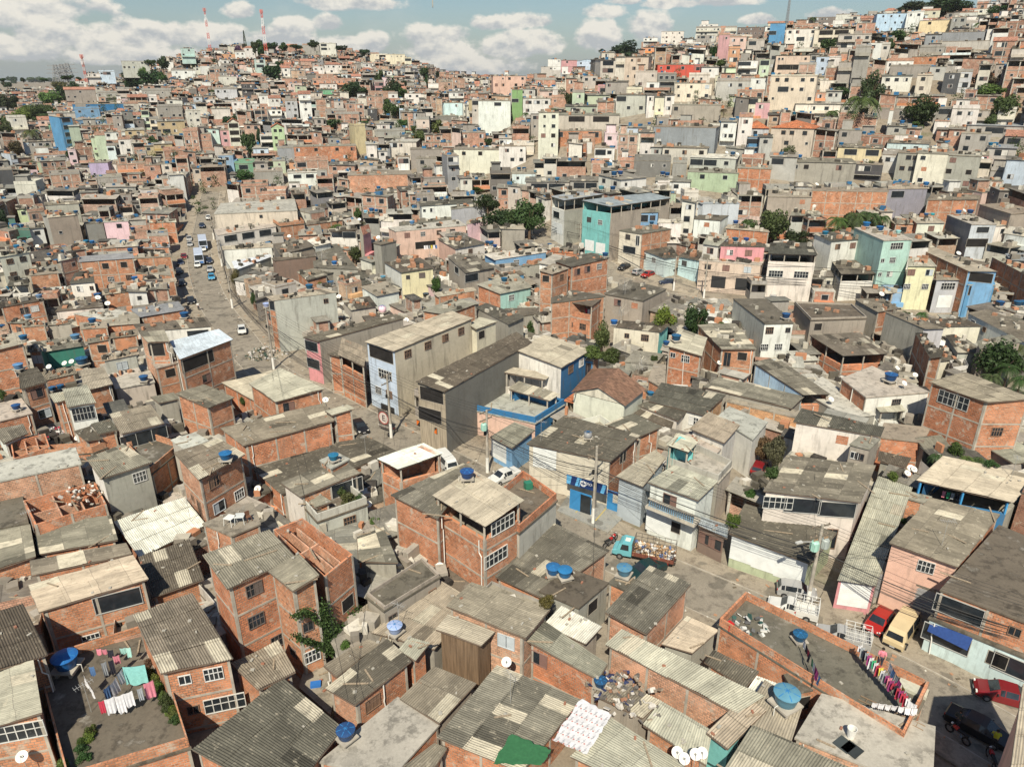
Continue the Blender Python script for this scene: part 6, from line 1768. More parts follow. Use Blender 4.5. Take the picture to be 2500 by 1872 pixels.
def tank_template(kind):
 o = thing('water_tank', 'water tank', 'x', group='rooftop water tanks')
 b = MB(); pf = [(.0, 0), (.50, 0), (.54, .05), (.60, .3), (.61, .34), (.66, .62), (.69, .66), (.69, .70)]
 if kind == 'grey': pf = [(0, 0), (.45, 0), (.62, .12), (.66, .35), (.66, .7), (.5, .9), (.3, .95)]
 b.lathe(pf, k=18); me = b.mesh('tank_body', ['tank plastic']); weld(me); bo = link('tank_body', me, o, (.028, .15, .36, 1)); bo['_tint'] = 1
 l = MB(); z = .70 if kind != 'grey' else .95
 prof = [(.72, -.02), (.725, .03), (.55, .09), (.2, .15), (0, .16)] if kind != 'grey' else [(.32, 0), (.32, .06), (0, .09)]
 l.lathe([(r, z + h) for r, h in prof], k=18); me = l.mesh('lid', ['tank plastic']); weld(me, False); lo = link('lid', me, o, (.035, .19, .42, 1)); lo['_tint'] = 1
 p = MB()
 for k in range(6):
  a = k * math.pi / 3; p.beam((0, 0, z + .165), (.66 * math.cos(a), .66 * math.sin(a), z + .06), .05, .03)
 ribs = link('lid_ribs', p.mesh('lid_ribs', ['tank plastic']), lo, (.03, .165, .38, 1)); KIDS[lo.name] = [ribs]
 q = MB(); q.tube([(.6, 0, .1), (.85, 0, .1), (.85, 0, -.5)], .025, 5); pi = link('pipe', q.mesh('pipe', ['dish white']), o)
 s = MB(); s.box((0, 0, -.06), (1.35, 1.35, .12)); s.box((-.4, 0, -.3), (.16, 1.1, .36)); s.box((.4, 0, -.3), (.16, 1.1, .36)); st = link('plinth', s.mesh('plinth', ['frame concrete']), o)
 KIDS[o.name] = [bo, lo, pi, st]; return o
TANKT = {}
TCOL = {'b': (.018, .10, .22), 'n': (.015, .055, .13), 'g': (.25, .27, .28), 'l': (.22, .36, .45), 'k': (.03, .03, .035), 'c': (.55, .52, .45), 't': (.02, .22, .25), 'p': (.08, .17, .25)}
TNM = {'b': 'bright blue', 'n': 'dark navy blue', 'g': 'grey', 'l': 'faded pale blue', 'k': 'black', 'c': 'cream', 't': 'teal', 'p': 'dull slate blue'}
TANKS = """
0 3: 595,820,b,1.5 1550,880,g,1.0
1 3: 1205,505,l,1.0 785,1420,n,1.05
2 3: 455,25,b,1.05 355,0,b,1.05 965,10,p,1.1 760,950,n,.8
3 3: 140,1140,p,1.5 265,570,n,.9
2 2: 655,475,g,.8 1195,108,b,.8
1 2: 675,670,b,.9 1825,830,n,1.05
0 2: 460,65,n,.8 530,48,n,.8 150,228,n,.85 1250,28,n,.8 1325,12,n,.8 1470,708,g,.7 1960,668,b,1.05 1850,1360,p,1.1
0 1: 90,848,b,1.0 40,918,n,1.0 345,922,p,.9 395,848,n,.9 20,1195,n,1.1 250,1102,p,.95 600,1012,n,.85 570,1062,b,.8 850,918,n,1.1 805,1138,n,1.05 660,1283,p,1.1 720,1488,n,1.5 555,533,n,1.0 430,553,n,.8 490,607,b,.8 130,308,n,1.2 150,492,b,1.0 1030,173,n,1.1 850,262,b,.9 890,382,n,.8 1100,333,n,1.0 1170,752,b,1.0 1460,828,l,.9 1130,507,n,1.0 490,182,n,.8 660,187,n,1.0 1600,1078,n,1.2 750,417,b,1.1 800,417,b,1.0 210,1252,n,.9 170,1540,p,1.0 1370,1650,n,1.1 1250,1660,n,1.0
1 1: 190,222,b,1.0 310,237,b,.9 345,237,b,.9 590,467,l,1.0 630,467,p,1.0 680,632,b,1.05 650,812,n,1.2 465,832,n,1.1 855,867,b,1.1 1155,78,p,1.4 1000,117,b,1.3 1040,117,b,1.0 950,127,l,1.0 1405,52,p,1.1 1350,282,p,1.1 1100,757,p,1.0 2000,452,n,1.0 2025,405,n,1.0 2065,427,n,1.0 2035,452,n,1.0 2145,782,n,1.1 15,997,b,1.0 60,982,l,1.1 1470,882,k,1.1 1095,1048,c,1.3 1130,580,g,.9
2 1: 325,472,n,.9 805,548,n,1.0 1205,283,n,.9 1530,193,n,1.1 1930,248,n,1.1 1925,402,n,1.1 2020,417,n,1.0 880,1118,b,1.0 1415,1293,n,1.2 1330,1328,n,.9 240,1453,n,1.1 350,1523,n,1.0
3 1: 845,293,b,1.3 960,343,n,1.3 490,377,b,1.1 1640,193,b,1.1 1740,193,n,1.2 1415,212,t,.9 1360,212,n,.9 390,133,c,1.2 150,1098,n,1.1 1995,978,n,1.2 2150,992,n,1.2 1050,1645,n,1.4 2200,990,n,1.2 1120,362,l,.9
3 2: 1305,672,n,1.2
2 0: 45,1383,b,.9 80,1383,b,.9 290,1407,n,.9 345,1422,n,.9 200,1457,p,.9 240,1457,b,1.2 540,1442,b,.9 695,1417,b,1.0 740,1367,b,.9 390,1562,b,1.2 880,1522,n,1.3 935,1512,n,1.2 1300,1512,n,1.2 1340,1507,n,1.2 1020,1372,b,.9 1285,1092,b,1.0 1185,1077,b,1.0 240,992,b,1.1 555,787,b,1.1 720,622,b,1.0 1105,757,b,.9 1830,282,b,1.0 1860,282,b,1.0 1940,652,b,.9 2170,652,b,1.2 1985,1342,n,1.0 1905,1342,n,1.2 770,1610,p,1.2 60,1455,n,1.1 105,1455,n,1.1 870,1645,n,1.2
3 0: 140,992,b,1.1 175,992,b,1.1 280,992,b,1.1 320,992,b,1.1 470,995,b,1.1 510,995,b,1.1 270,1367,b,1.2 825,1162,b,1.1 895,1162,b,1.2 210,1447,n,1.2 1360,1607,b,1.2 1310,1172,b,1.2 1155,1092,b,1.2 610,722,b,1.2 780,127,b,1.1 810,127,b,1.1 460,157,b,1.1 560,147,b,1.2 580,1257,b,1.1 1600,605,b,1.1 1480,822,b,1.2 1225,557,b,1.2 1790,97,b,1.5 1960,1262,b,1.2 1920,1262,b,1.2
1 0: 1625,1342,b,1.0 1210,1125,b,1.1 1910,1122,b,1.3 1060,1602,b,1.2 690,1557,b,1.2 1560,1632,b,1.3 1370,1560,b,1.1 940,1130,b,1.1 710,1257,b,1.2
"""
def snap_roof(px, py):
 for dx, dy in ((0, 0), (0, 4), (0, 9), (5, 2), (-5, 2), (0, -6), (10, 5), (-10, 5), (0, 16), (14, 0), (-14, 0)):
  best = None
  for poly, p0, n_, dist, top in HEROES:
   if n_.z > .3 and inpoly(px + dx, py + dy, poly):
    d = ray(px + dx, py + dy); k = d.dot(n_)
    if abs(k) < 1e-6: continue
    t = (p0 - CAMP).dot(n_) / k
    if t > 0 and (best is None or t < best[0]): best = (t, CAMP + d * t)
  if best: return best[1]
 return None
tmpl = {}
NTANK = 0
for ln in TANKS.strip().splitlines():
 tl, rest = ln.split(':'); tile = tuple(map(int, tl.split())); ox, oy, k = tilexy(tile)
 for it in rest.split():
  x, y, c, s = it.split(','); px, py = float(x) * k + ox, float(y) * k + oy + 3; s = float(s) * (.82 if float(s) < 1.4 or k > 1 else .8)
  P = snap_roof(px, py)
  if P is None: continue
  kind = 'grey' if c in 'gc' else 'b'
  P.z += .45 * s
  if kind not in tmpl: tmpl[kind] = tank_template(kind); o = tmpl[kind]; o.location = P; o.scale = (s,) * 3
  else: o = dup(tmpl[kind], P, rng.uniform(0, 6), scale=s)
  cc = tuple(min(1, q * rng.uniform(.85, 1.25)) for q in TCOL[c])
  for ch in [q for q in bpy.data.objects if False]: pass
  o['_c'] = c
  o['label'] = TNM[c] + ' rooftop water tank ' + rel(px, py); note(o, px, py); o['_cc'] = cc
  NTANK += 1
for o in bpy.data.objects:
 if o.parent and o.parent.get('_cc') and o.name.split('.')[0] in ('tank_body', 'lid'):
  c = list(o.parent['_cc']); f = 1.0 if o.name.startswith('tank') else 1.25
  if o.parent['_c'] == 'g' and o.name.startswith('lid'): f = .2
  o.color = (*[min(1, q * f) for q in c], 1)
def dish_template(big):
 o = thing('satellite_dish' if not big else 'mesh_dish', 'satellite dish', 'x', group='dishes fixed to the houses')
 Rd = .42 if not big else 1.0
 b = MB()
 T4 = Matrix.Translation((0, 0, 1.0 if not big else 1.3)) @ Matrix.Rotation(R(38), 4, 'X')
 pf = [(Rd * i / 5, .28 * Rd * (i / 5) ** 2) for i in range(6)]
 if not big:
  b.lathe(pf, k=18, M4=T4); b.lathe([(r, z - .015) for r, z in pf][::-1], k=18, M4=T4)
  me = b.mesh('reflector', ['dish white']); weld(me)
  r = link('reflector', me, o)
 else:
  for i in range(1, 9):
   pts = [T4 @ Vector((Rd * i / 8 * math.cos(a * math.pi / 12), Rd * i / 8 * math.sin(a * math.pi / 12), .28 * Rd * (i / 8) ** 2)) for a in range(25)]
   b.tube(pts, .009, 3, False)
  for a in range(16):
   b.tube([T4 @ Vector((Rd * i / 5 * math.cos(a * math.pi / 8), Rd * i / 5 * math.sin(a * math.pi / 8), .28 * Rd * (i / 5) ** 2)) for i in range(6)], .014, 3, False)
  r = link('reflector', b.mesh('reflector', ['mesh wire']), o, (.33, .31, .27, 1))
 a = MB(); top = T4 @ Vector((0, 0, .75 * Rd)); a.tube([T4 @ Vector((0, -Rd, .28 * Rd)), top], .015, 4); a.box(tuple(top), (.08, .08, .1)); ar = link('feed_arm', a.mesh('feed_arm', ['mesh wire']), o, (.4, .4, .38, 1))
 m_ = MB(); m_.tube([(0, .05, -.9), (0, .05, T4.translation.z - .05)], .03, 6); mm = link('mast', m_.mesh('mast', ['mesh wire']), o, (.45, .44, .4, 1))
 KIDS[o.name] = [r, ar, mm]; return o
DISHES = """
0 3: 335,1335,s 220,1640,s
1 3: 2165,770,s
2 3: 1420,1530,s 1525,1640,s 1575,1620,s 1630,1590,s
0 2: 295,95,s 685,490,s 1100,455,s 1160,455,s
1 2: 605,120,s 25,968,s 975,1050,s 1590,1625,s
2 2: 1875,505,s 1980,480,s
3 2: 335,145,s 535,168,s 760,430,s 1220,735,s 1245,778,s 1190,812,s 1165,30,s
3 1: 1105,1550,s 1260,1610,s 665,495,s 595,545,s 970,885,s 1960,505,s 1685,130,s 1635,560,s
2 1: 485,95,s 1005,165,s 1040,165,s 530,760,s 610,740,s 650,730,s 1830,570,s 1785,1520,s 1295,165,s 1710,1355,s 975,870,B 1090,1560,B 1310,120,B 940,1080,B
1 1: 570,590,B 1340,1020,B 1510,590,B 1300,1140,s 720,918,s 1060,420,s 290,390,s 930,240,s 965,250,s 700,835,B
0 1: 330,490,s 940,965,s 855,945,s 805,355,s 775,355,s 570,1510,s 630,1495,s 435,1540,s
3 0: 955,1310,s 1490,1430,s 1535,1425,s 1840,1385,s 1785,1430,s 1830,1430,s 415,1635,s 1270,1165,s
2 0: 1120,1240,s 1140,1240,s 1595,1215,s 1850,1335,s 850,1410,s 1960,1340,s
"""
for ln in DISHES.strip().splitlines():
 tl, rest = ln.split(':'); tile = tuple(map(int, tl.split())); ox, oy, k = tilexy(tile)
 for it in rest.split():
  x, y, kd = it.split(','); px, py = float(x) * k + ox, float(y) * k + oy
  P = snap_roof(px, py + 5)
  if P is None: P = roof_at(px, py, 3)
  P.z -= .1; big = kd == 'B'; s = (.85 if P.length < 120 else 1.1) if not big else 1.35
  key = 'dish' + kd
  if key not in tmpl: tmpl[key] = dish_template(big); o = tmpl[key]; o.location = P; o.scale = (s,) * 3; o.rotation_euler.z = rng.uniform(-.5, .5)
  else: o = dup(tmpl[key], P, rng.uniform(-.6, .6), scale=s)
  o['label'] = ('large openwork satellite dish ' if big else 'small white satellite dish ') + rel(px, py); note(o, px, py)
def crown_mesh(seed, n=2600, lumps=12, leaf=.075, flat=.8, spread=.62):
 r_ = random.Random(seed); mb = MB(); C = []
 for i in range(lumps):
  while True:
   v = Vector((r_.uniform(-1, 1), r_.uniform(-1, 1), r_.uniform(-.85, 1)))
   if v.length < 1: break
  C.append((v * spread, r_.uniform(.28, .5)))
 for i in range(n):
  c, rad = C[r_.randrange(lumps)]
  d = Vector((r_.gauss(0, 1), r_.gauss(0, 1), r_.gauss(0, 1))).normalized()
  p = c + d * rad * r_.uniform(.55, 1.08); p.z *= flat
  nn = (d + Vector((r_.gauss(0, .6), r_.gauss(0, .6), r_.gauss(0, .6)))).normalized()
  a = nn.orthogonal().normalized(); b = nn.cross(a); t = r_.uniform(0, 6.28); a, b = a * math.cos(t) + b * math.sin(t), b * math.cos(t) - a * math.sin(t)
  s = leaf * r_.uniform(.6, 1.3)
  mb.poly([p - a * s, p - b * s * .55, p + a * s, p + b * s * .55])
 return mb.mesh('crown', ['leaf'])
def trunk_mesh(seed, h=1.0):
 r_ = random.Random(seed); mb = MB(); mb.tube([(0, 0, -1.2), (.02, .0, -.5), (0, .03, 0)], .09, 7, r2=.06)
 for i in range(5):
  a = r_.uniform(0, 6.28); mb.tube([(0, 0, -.45 + .1 * i), (.22 * math.cos(a), .22 * math.sin(a), -.1), (.5 * math.cos(a), .5 * math.sin(a), .25)], .04, 5, r2=.015)
 return mb.mesh('trunk', ['bark'])
CROWNS = [crown_mesh(i, 3000, 13) for i in range(4)]; TRUNKS = [trunk_mesh(i) for i in range(2)]
CROWNS_FAR = [crown_mesh(20 + i, 1100, 9, .12) for i in range(3)]
CROWN_CON = None
def palm_template(seed):
 r_ = random.Random(seed); mb = MB()
 for i in range(17):
  a = i * 2.4 + r_.uniform(-.2, .2); lift = r_.uniform(.1, .75); L = r_.uniform(.8, 1.05)
  pts = [Vector((L * t * math.cos(a) * (1 - .12 * t), L * t * math.sin(a) * (1 - .12 * t), lift * t * 1.2 - 1.05 * t * t)) for t in [k / 8 for k in range(9)]]
  side = Vector((-math.sin(a), math.cos(a), 0))
  mb.tube(pts, .012, 3, False)
  for k in range(1, 9):
   for q in (0, .5):
    p = pts[k] if q == 0 else (pts[k] + pts[k - 1]) / 2; d = (pts[k] - pts[k - 1]).normalized()
    for s in (-1, 1):
     ll = .30 * (1 - abs(k / 8 - .45)); tip = p + side * s * ll + d * ll * .5 - Vector((0, 0, ll * .45)); mb.poly([p - d * .02, tip, p + d * .035])
 cr = mb.mesh('crown', ['leaf'])
 t = MB(); t.tube([(0, 0, -1.5), (.03, .02, -.8), (0, 0, .05)], .075, 7, r2=.05)
 return cr, t.mesh('trunk', ['bark'])
PALMS = [palm_template(3), palm_template(4)]
def conifer():
 r_ = random.Random(5); mb = MB()
 for i in range(900):
  z = r_.uniform(-1, 1.6); rad = .42 * (1.65 - z) / 2.65; a = r_.uniform(0, 6.28); p = Vector((rad * math.cos(a), rad * math.sin(a), z)) * 1.0
  mb.poly([p, p + Vector((.1 * math.cos(a), .1 * math.sin(a), -.1)), p + Vector((-.05 * math.sin(a), .05 * math.cos(a), .06))])
 return mb.mesh('crown', ['leaf'])
LC = {'d': (.028, .050, .016), 'm': (.050, .085, .025), 'l': (.085, .12, .03), 'o': (.085, .095, .03), 'b': (.10, .075, .045), 'y': (.12, .15, .03), 'p': (.12, .05, .085), 'x': (.06, .07, .028)}
LN = {'d': 'dark green', 'm': 'mid green', 'l': 'light green', 'o': 'olive green', 'b': 'dry brown', 'y': 'yellow-green', 'p': 'purple-flowering', 'x': 'dull green'}
for (px, py, W, H, kd, cc, P, c, tile) in TREEL:
 if kd == 'b' and py > 850:
  P2 = snap_roof(px, py + H * .35)
  if P2 is not None: P = P2; c = CAMP + ray(px, py).normalized() * ((P - CAMP).length)
 z = proj(P)[2]; fk = 1.25 if py < 320 else 1; rx = max(.5, W * z / F / 2 * 1.05) * fk; rz = max(.4, H * z / F / 2 * 1.1) * fk
 near = z < 170
 if kd == 'f': cr, tr = PALMS[rng.randrange(2)]; nm = 'palm_tree'; cat = 'palm'; sc = (rx * 1.1, rx * 1.1, rx * 1.1)
 elif kd == 'c':
  if CROWN_CON is None: CROWN_CON = conifer()
  cr, tr = CROWN_CON, TRUNKS[0]; nm = 'conifer_tree'; cat = 'tree'; sc = (rx * 2, rx * 2, rz)
 else: cr = (CROWNS if near or W > 40 else CROWNS_FAR)[rng.randrange(3)]; tr = TRUNKS[rng.randrange(2)]; nm = 'leafy_tree' if kd == 't' else 'bush'; cat = 'tree' if kd == 't' else 'bush'; sc = (rx * 1.1, rx * 1.0, rz * 1.25)
 o = thing(nm, cat, LN[cc] + ' ' + {'f': 'palm', 'c': 'pointed conifer', 't': 'leafy tree', 'b': 'bush'}[kd] + ' ' + rel(px, py), c, 0, group='trees and bushes among the houses')
 note(o, px, py)
 col = tuple(q * rng.uniform(.85, 1.2) for q in LC[cc])
 q = link('crown', cr, o, (*col, 1)); q.scale = sc; q.rotation_euler.z = rng.uniform(0, 6.28)
 q2 = link('trunk' if nm != 'bush' else 'stems', tr, o); q2.scale = (min(sc[0], 4), min(sc[1], 4), max(2.5, sc[2]) if kd != 'b' else sc[2] * .8)
def loft(mb, secs, i0=0, i1=None):
 """secs: x, zlow, zbelt, ztop, wbelt, wtop (half widths)"""
 rings = [[Vector((x, -wb * .97, zl)), Vector((x, -wb, zb)), Vector((x, -wt, zt)), Vector((x, wt, zt)), Vector((x, wb, zb)), Vector((x, wb * .97, zl))] for x, zl, zb, zt, wb, wt in secs]
 for a, b in zip(rings, rings[1:]):
  for j in range(5): mb.poly([a[j], a[j + 1], b[j + 1], b[j]])
  mb.poly([a[5], a[0], b[0], b[5]])
 mb.poly(rings[0][::-1]); mb.poly(rings[-1])
 return rings
def vehicle_template(kind):
 S_ = {'hatch': dict(L=3.7, secs=[(-1.85,.4,.7,.76,.70,.6),(-1.78,.25,.85,.92,.78,.66),(-1.5,.22,.9,1.30,.8,.60),(-1.15,.22,.9,1.39,.81,.6),(0,.22,.88,1.41,.82,.62),(.35,.22,.87,1.37,.82,.62),(.95,.22,.85,.92,.81,.70),(1.65,.25,.72,.78,.78,.68),(1.85,.35,.58,.62,.68,.6)], glass=[(2,5)], wr=.29, ax=(-1.15, 1.2), fw=(5, 6), rw=(1, 2)),
  'sedan': dict(L=4.4, secs=[(-2.2,.4,.8,.85,.75,.62),(-2.1,.25,.88,.95,.82,.68),(-1.35,.22,.92,.99,.84,.68),(-.75,.22,.92,1.38,.85,.60),(.2,.22,.9,1.42,.86,.62),(.55,.22,.9,1.38,.86,.62),(1.25,.22,.88,.94,.84,.70),(1.95,.25,.74,.8,.8,.68),(2.2,.35,.58,.64,.7,.6)], glass=[(3,5)], wr=.31, ax=(-1.3, 1.35), fw=(5, 6), rw=(2, 3)),
  'van': dict(L=4.4, secs=[(-2.2,.4,1.1,1.2,.78,.66),(-2.12,.3,1.15,1.78,.84,.68),(-1.9,.28,1.15,1.92,.86,.68),(0,.28,1.15,1.95,.86,.70),(1.55,.28,1.15,1.90,.86,.68),(1.95,.28,1.12,1.70,.85,.64),(2.12,.3,1.08,1.14,.84,.72),(2.22,.4,.8,.86,.80,.7)], glass=[(2,4)], wr=.32, ax=(-1.3, 1.3), fw=(5, 6), rw=(0, 1)),
  'pickup': dict(L=4.5, secs=[(-.35,.3,.95,1.0,.80,.66),(-.3,.3,.95,1.42,.82,.62),(.3,.3,.95,1.46,.82,.62),(.5,.3,.92,1.40,.82,.62),(1.05,.3,.88,.95,.80,.70),(2.0,.32,.76,.82,.78,.68),(2.2,.4,.6,.66,.7,.6)], glass=[(1,3)], wr=.32, ax=(-1.35, 1.4), fw=(3, 4), rw=(0, 1)),
  'bus': dict(L=9.5, secs=[(-4.75,.5,1.3,2.9,1.15,1.05),(-4.7,.4,1.3,3.0,1.2,1.12),(4.2,.4,1.3,3.0,1.2,1.12),(4.65,.4,1.3,2.85,1.2,1.1),(4.75,.5,1.25,1.4,1.15,1.1)], glass=[(1,2)], wr=.48, ax=(-2.7, 3.0), fw=(3, 4), rw=(0, 0))}[kind]
 nm, cat = {'hatch': ('hatchback_car', 'car'), 'sedan': ('sedan_car', 'car'), 'van': ('minibus', 'van'), 'pickup': ('pickup_truck', 'pickup'), 'bus': ('city_bus', 'bus')}[kind]
 o = thing(nm, cat, 'x', group='vehicles along the streets'); ks = []
 b = MB(); rings = loft(b, S_['secs']); me = b.mesh('body', ['car paint']); weld(me, False); bo = link('body', me, o, (.4, .4, .4, 1)); bo['_tint'] = 1; ks.append(bo)
 g = MB()
 def gl(p, q, r, s, off, ins=.08):
  c = (p + q + r + s) / 4; n_ = (q - p).cross(s - p).normalized(); n_ = n_ if n_.dot(off) > 0 else -n_
  P4 = [v.lerp(c, ins) + n_ * .012 for v in (p, q, r, s)]
  if (P4[1] - P4[0]).cross(P4[3] - P4[0]).dot(n_) < 0: P4 = P4[::-1]
  g.poly(P4)
 for i0, i1 in S_['glass']:
  for i in range(i0, i1):
   for sgn, (j, k2) in ((-1, (1, 2)), (1, (4, 3))): gl(rings[i][j], rings[i + 1][j], rings[i + 1][k2], rings[i][k2], Vector((0, sgn, .2)), .1)
 a, c = S_['fw']; gl(rings[a][2], rings[a][3], rings[c][3], rings[c][2], Vector((1, 0, .5)))
 a, c = S_['rw']
 if a != c: gl(rings[a][2], rings[a][3], rings[c][3], rings[c][2], Vector((-1, 0, .5)))
 ks.append(link('windows', g.mesh('windows', ['glass pane']), o))
 for x in S_['ax']:
  for s in (-1, 1):
   wy = S_['secs'][2][4] * s
   wm = MB(); T4 = Matrix.Translation((x, wy - .03 * s, S_['wr'])) @ Matrix.Rotation(math.pi / 2, 4, 'X'); r = S_['wr']
   wm.lathe([(0, -.1), (r * .9, -.1), (r, -.06), (r, .06), (r * .9, .1), (0, .1)], k=16, M4=T4); wo = link('wheel', wm.mesh('wheel', ['rubber']), o)
   rm = MB(); rm.lathe([(0, -.112), (r * .55, -.105), (r * .55, .105), (0, .112)], k=10, M4=T4); ro = link('rim', rm.mesh('rim', ['chrome']), wo); KIDS[wo.name] = [ro]; ks.append(wo)
 xf = S_['secs'][-1][0]; zf = S_['secs'][-2][2] - .08; wf = S_['secs'][-2][4]
 for s in (-1, 1):
  h = MB(); h.box((xf - .08, s * (wf - .17), zf if kind != 'van' else .85), (.12, .26 if kind != 'van' else .2, .14 if kind != 'van' else .2)); ks.append(link('headlight', h.mesh('headlight', ['dish white']), o))
  h = MB(); h.box((S_['secs'][0][0] + .05, s * (S_['secs'][0][4] - .06), .78), (.1, .16, .2)); ks.append(link('tail_light', h.mesh('tail_light', ['painted metal']), o, (.4, .02, .01, 1)))
 for x in (xf + .01, -S_['L'] / 2 - .01):
  h = MB(); h.box((x - .02 * (1 if x > 0 else -1), 0, .42), (.1, 1.45 if kind != 'bus' else 2.2, .16)); ks.append(link('bumper', h.mesh('bumper', ['rubber']), o))
 h = MB(); h.box((xf + .045, 0, .45), (.02, .4, .12)); ks.append(link('number_plate', h.mesh('plate', ['painted metal']), o, (.4, .4, .4, 1)))
 for s in (-1, 1):
  h = MB(); h.box((S_['secs'][S_['fw'][0]][0] - .1 + (.3 if kind == 'bus' else .25), s * (S_['secs'][2][4] + .1), S_['secs'][2][2] + .08), (.1, .2, .14)); ks.append(link('mirror', h.mesh('mirror', ['rubber']), o))
 if kind == 'pickup':
  h = MB(); h.box((-1.35, 0, .62), (1.95, 1.58, .12))
  for q in ((-1.35, .76, .78, 1.95, .07, .42), (-1.35, -.76, .78, 1.95, .07, .42), (-2.3, 0, .78, .07, 1.58, .42)): h.box(q[:3], q[3:])
  h.box((-1.35, 0, .42), (1.95, 1.5, .3))
  x = link('cargo_bed', h.mesh('cargo_bed', ['car paint']), o, (.4, .4, .4, 1)); x['_tint'] = 1; ks.append(x)
  c_ = MB()
  for y in (-.78, .78):
   for z in (1.15, 1.5, 1.9): c_.beam((-2.3, y, z), (-.1, y, z), .035)
   for x in (-2.3, -1.6, -.9, -.2): c_.beam((x, y, .9), (x, y, 1.9), .04)
  for x in (-2.3, -1.6, -.9, -.2): c_.beam((x, -.78, 1.9), (x, .78, 1.9), .035)
  for z in (1.15, 1.5): c_.beam((-2.3, -.78, z), (-2.3, .78, z), .035); c_.beam((-.1, -.78, z), (-.1, .78, z), .035)
  for x in [-2.2 + .16 * i for i in range(13)]: c_.beam((x, -.76, 1.2), (x, .76, 1.2), .012)
  ks.append(link('cargo_cage', c_.mesh('cargo_cage', ['painted metal']), o, (.6, .6, .57, 1)))
 if kind == 'bus':
  h = MB()
  for s in (-1, 1): h.box((0, s * 1.2, .8), (8.6, .03, .5))
  h.box((4.77, 0, .85), (.03, 2.0, .5)); ks.append(link('blue_stripe', h.mesh('stripe', ['painted metal']), o, (.05, .16, .42, 1)))
 for c in ks[:]: pass
 KIDS[o.name] = ks; return o
VT = {}
def place(kind, rear, front, col, label, tile, hh=.6, scale=1.0):
 (x0, y0), (x1, y1) = S([rear, front], tile); p, q = march(x0, y0, hh), march(x1, y1, hh)
 c = (p + q) / 2; a = math.atan2(q.y - p.y, q.x - p.x); loc = (c.x, c.y, G(c.x, c.y) + .055)
 first = kind not in VT
 if first: VT[kind] = vehicle_template(kind); o = VT[kind]; o.location = loc; o.rotation_euler = (0, 0, a); o['label'] = label
 else: o = dup(VT[kind], loc, a, label)
 o.scale = (scale * .9,) * 3
 for ch in bpy.data.objects:
  if ch.parent == o and ch.get('_tint'): ch.color = (*col, 1)
 note(o, (x0 + x1) / 2, (y0 + y1) / 2); return o
CRED, CWH, CBK, CSV, CNV, CMR = (.30, .016, .012), (.55, .55, .52), (.012, .012, .014), (.32, .32, .31), (.02, .03, .06), (.16, .012, .015)
place('hatch', (1030, 320), (885, 490), CRED, 'bright red hatchback parked beside the cream van', (3, 3), .5)
place('van', (1225, 375), (1080, 590), (.52, .42, .25), 'cream boxy van with divided windscreen parked nose to the street', (3, 3), .7, 1.05)
place('pickup', (850, 590), (430, 480), CSV, 'silver pickup with white cage over its bed beside the terrace wall', (3, 3), .5)
place('pickup', (400, 330), (20, 230), CWH, 'white pickup with tall open cage at the foot of the transformer pole', (3, 3), .6)
place('hatch', (110, 120), (380, 170), CSV, 'silver car half behind the street pole with its bonnet to the right', (3, 3), .4)
place('sedan', (2270, 1090), (1830, 970), CMR, 'dark red sedan parked at the right edge near the shop', (3, 3), .5)
place('sedan', (1620, 1210), (2010, 1420), CBK, 'black car in the deep shade at the bottom right', (3, 3), .5)
place('sedan', (1260, 1560), (1060, 1640), (.01, .03, .03), 'dark green car half hidden in front of the teal truck', (2, 2), .6)
place('hatch', (2100, 790), (2175, 660), CMR, 'maroon car on the dirt lane beside the white house', (2, 2), .6)
place('hatch', (470, 640), (440, 710), CBK, 'black car parked under the shop building roof edge', (2, 2), .7)
place('van', (1600, 620), (1690, 720), CWH, 'white van parked behind the open glazed top floor', (1, 2), .9)
place('hatch', (865, 335), (930, 410), CBK, 'black car at the kerb beside the cement-columned house', (1, 2), .6)
place('sedan', (2230, 760), (2060, 830), CWH, 'white car with dark roof behind the big beige-roofed house', (1, 2), .6)
place('hatch', (1020, 620), (915, 680), CBK, 'black hatchback first in the row under the corner building', (2, 1), .6)
place('hatch', (1050, 715), (1140, 670), CSV, 'silver hatchback second in the row of parked cars', (2, 1), .6)
place('hatch', (1225, 690), (1120, 740), CRED, 'red hatchback third in the row of parked cars', (2, 1), .6)
place('hatch', (1420, 775), (1260, 785), CNV, 'dark blue hatchback at the right end of the car row', (2, 1), .6)
place('hatch', (45, 895), (40, 960), CSV, 'silver car facing out of the garage under the grey and white house', (3, 1), .6)
place('sedan', (40, 270), (110, 275), CBK, 'black car under the trees left of the balcony building', (2, 1), .6)
place('sedan', (140, 400), (200, 410), CBK, 'black car at the bend below the street tree', (2, 1), .5)
place('bus', (1745, 400), (1757, 470), (.42, .47, .56), 'farther of the two blue and white buses in the long street', (0, 1), 1.4)
place('bus', (1712, 520), (1722, 600), (.42, .47, .56), 'nearer of the two blue and white buses in the long street', (0, 1), 1.4)
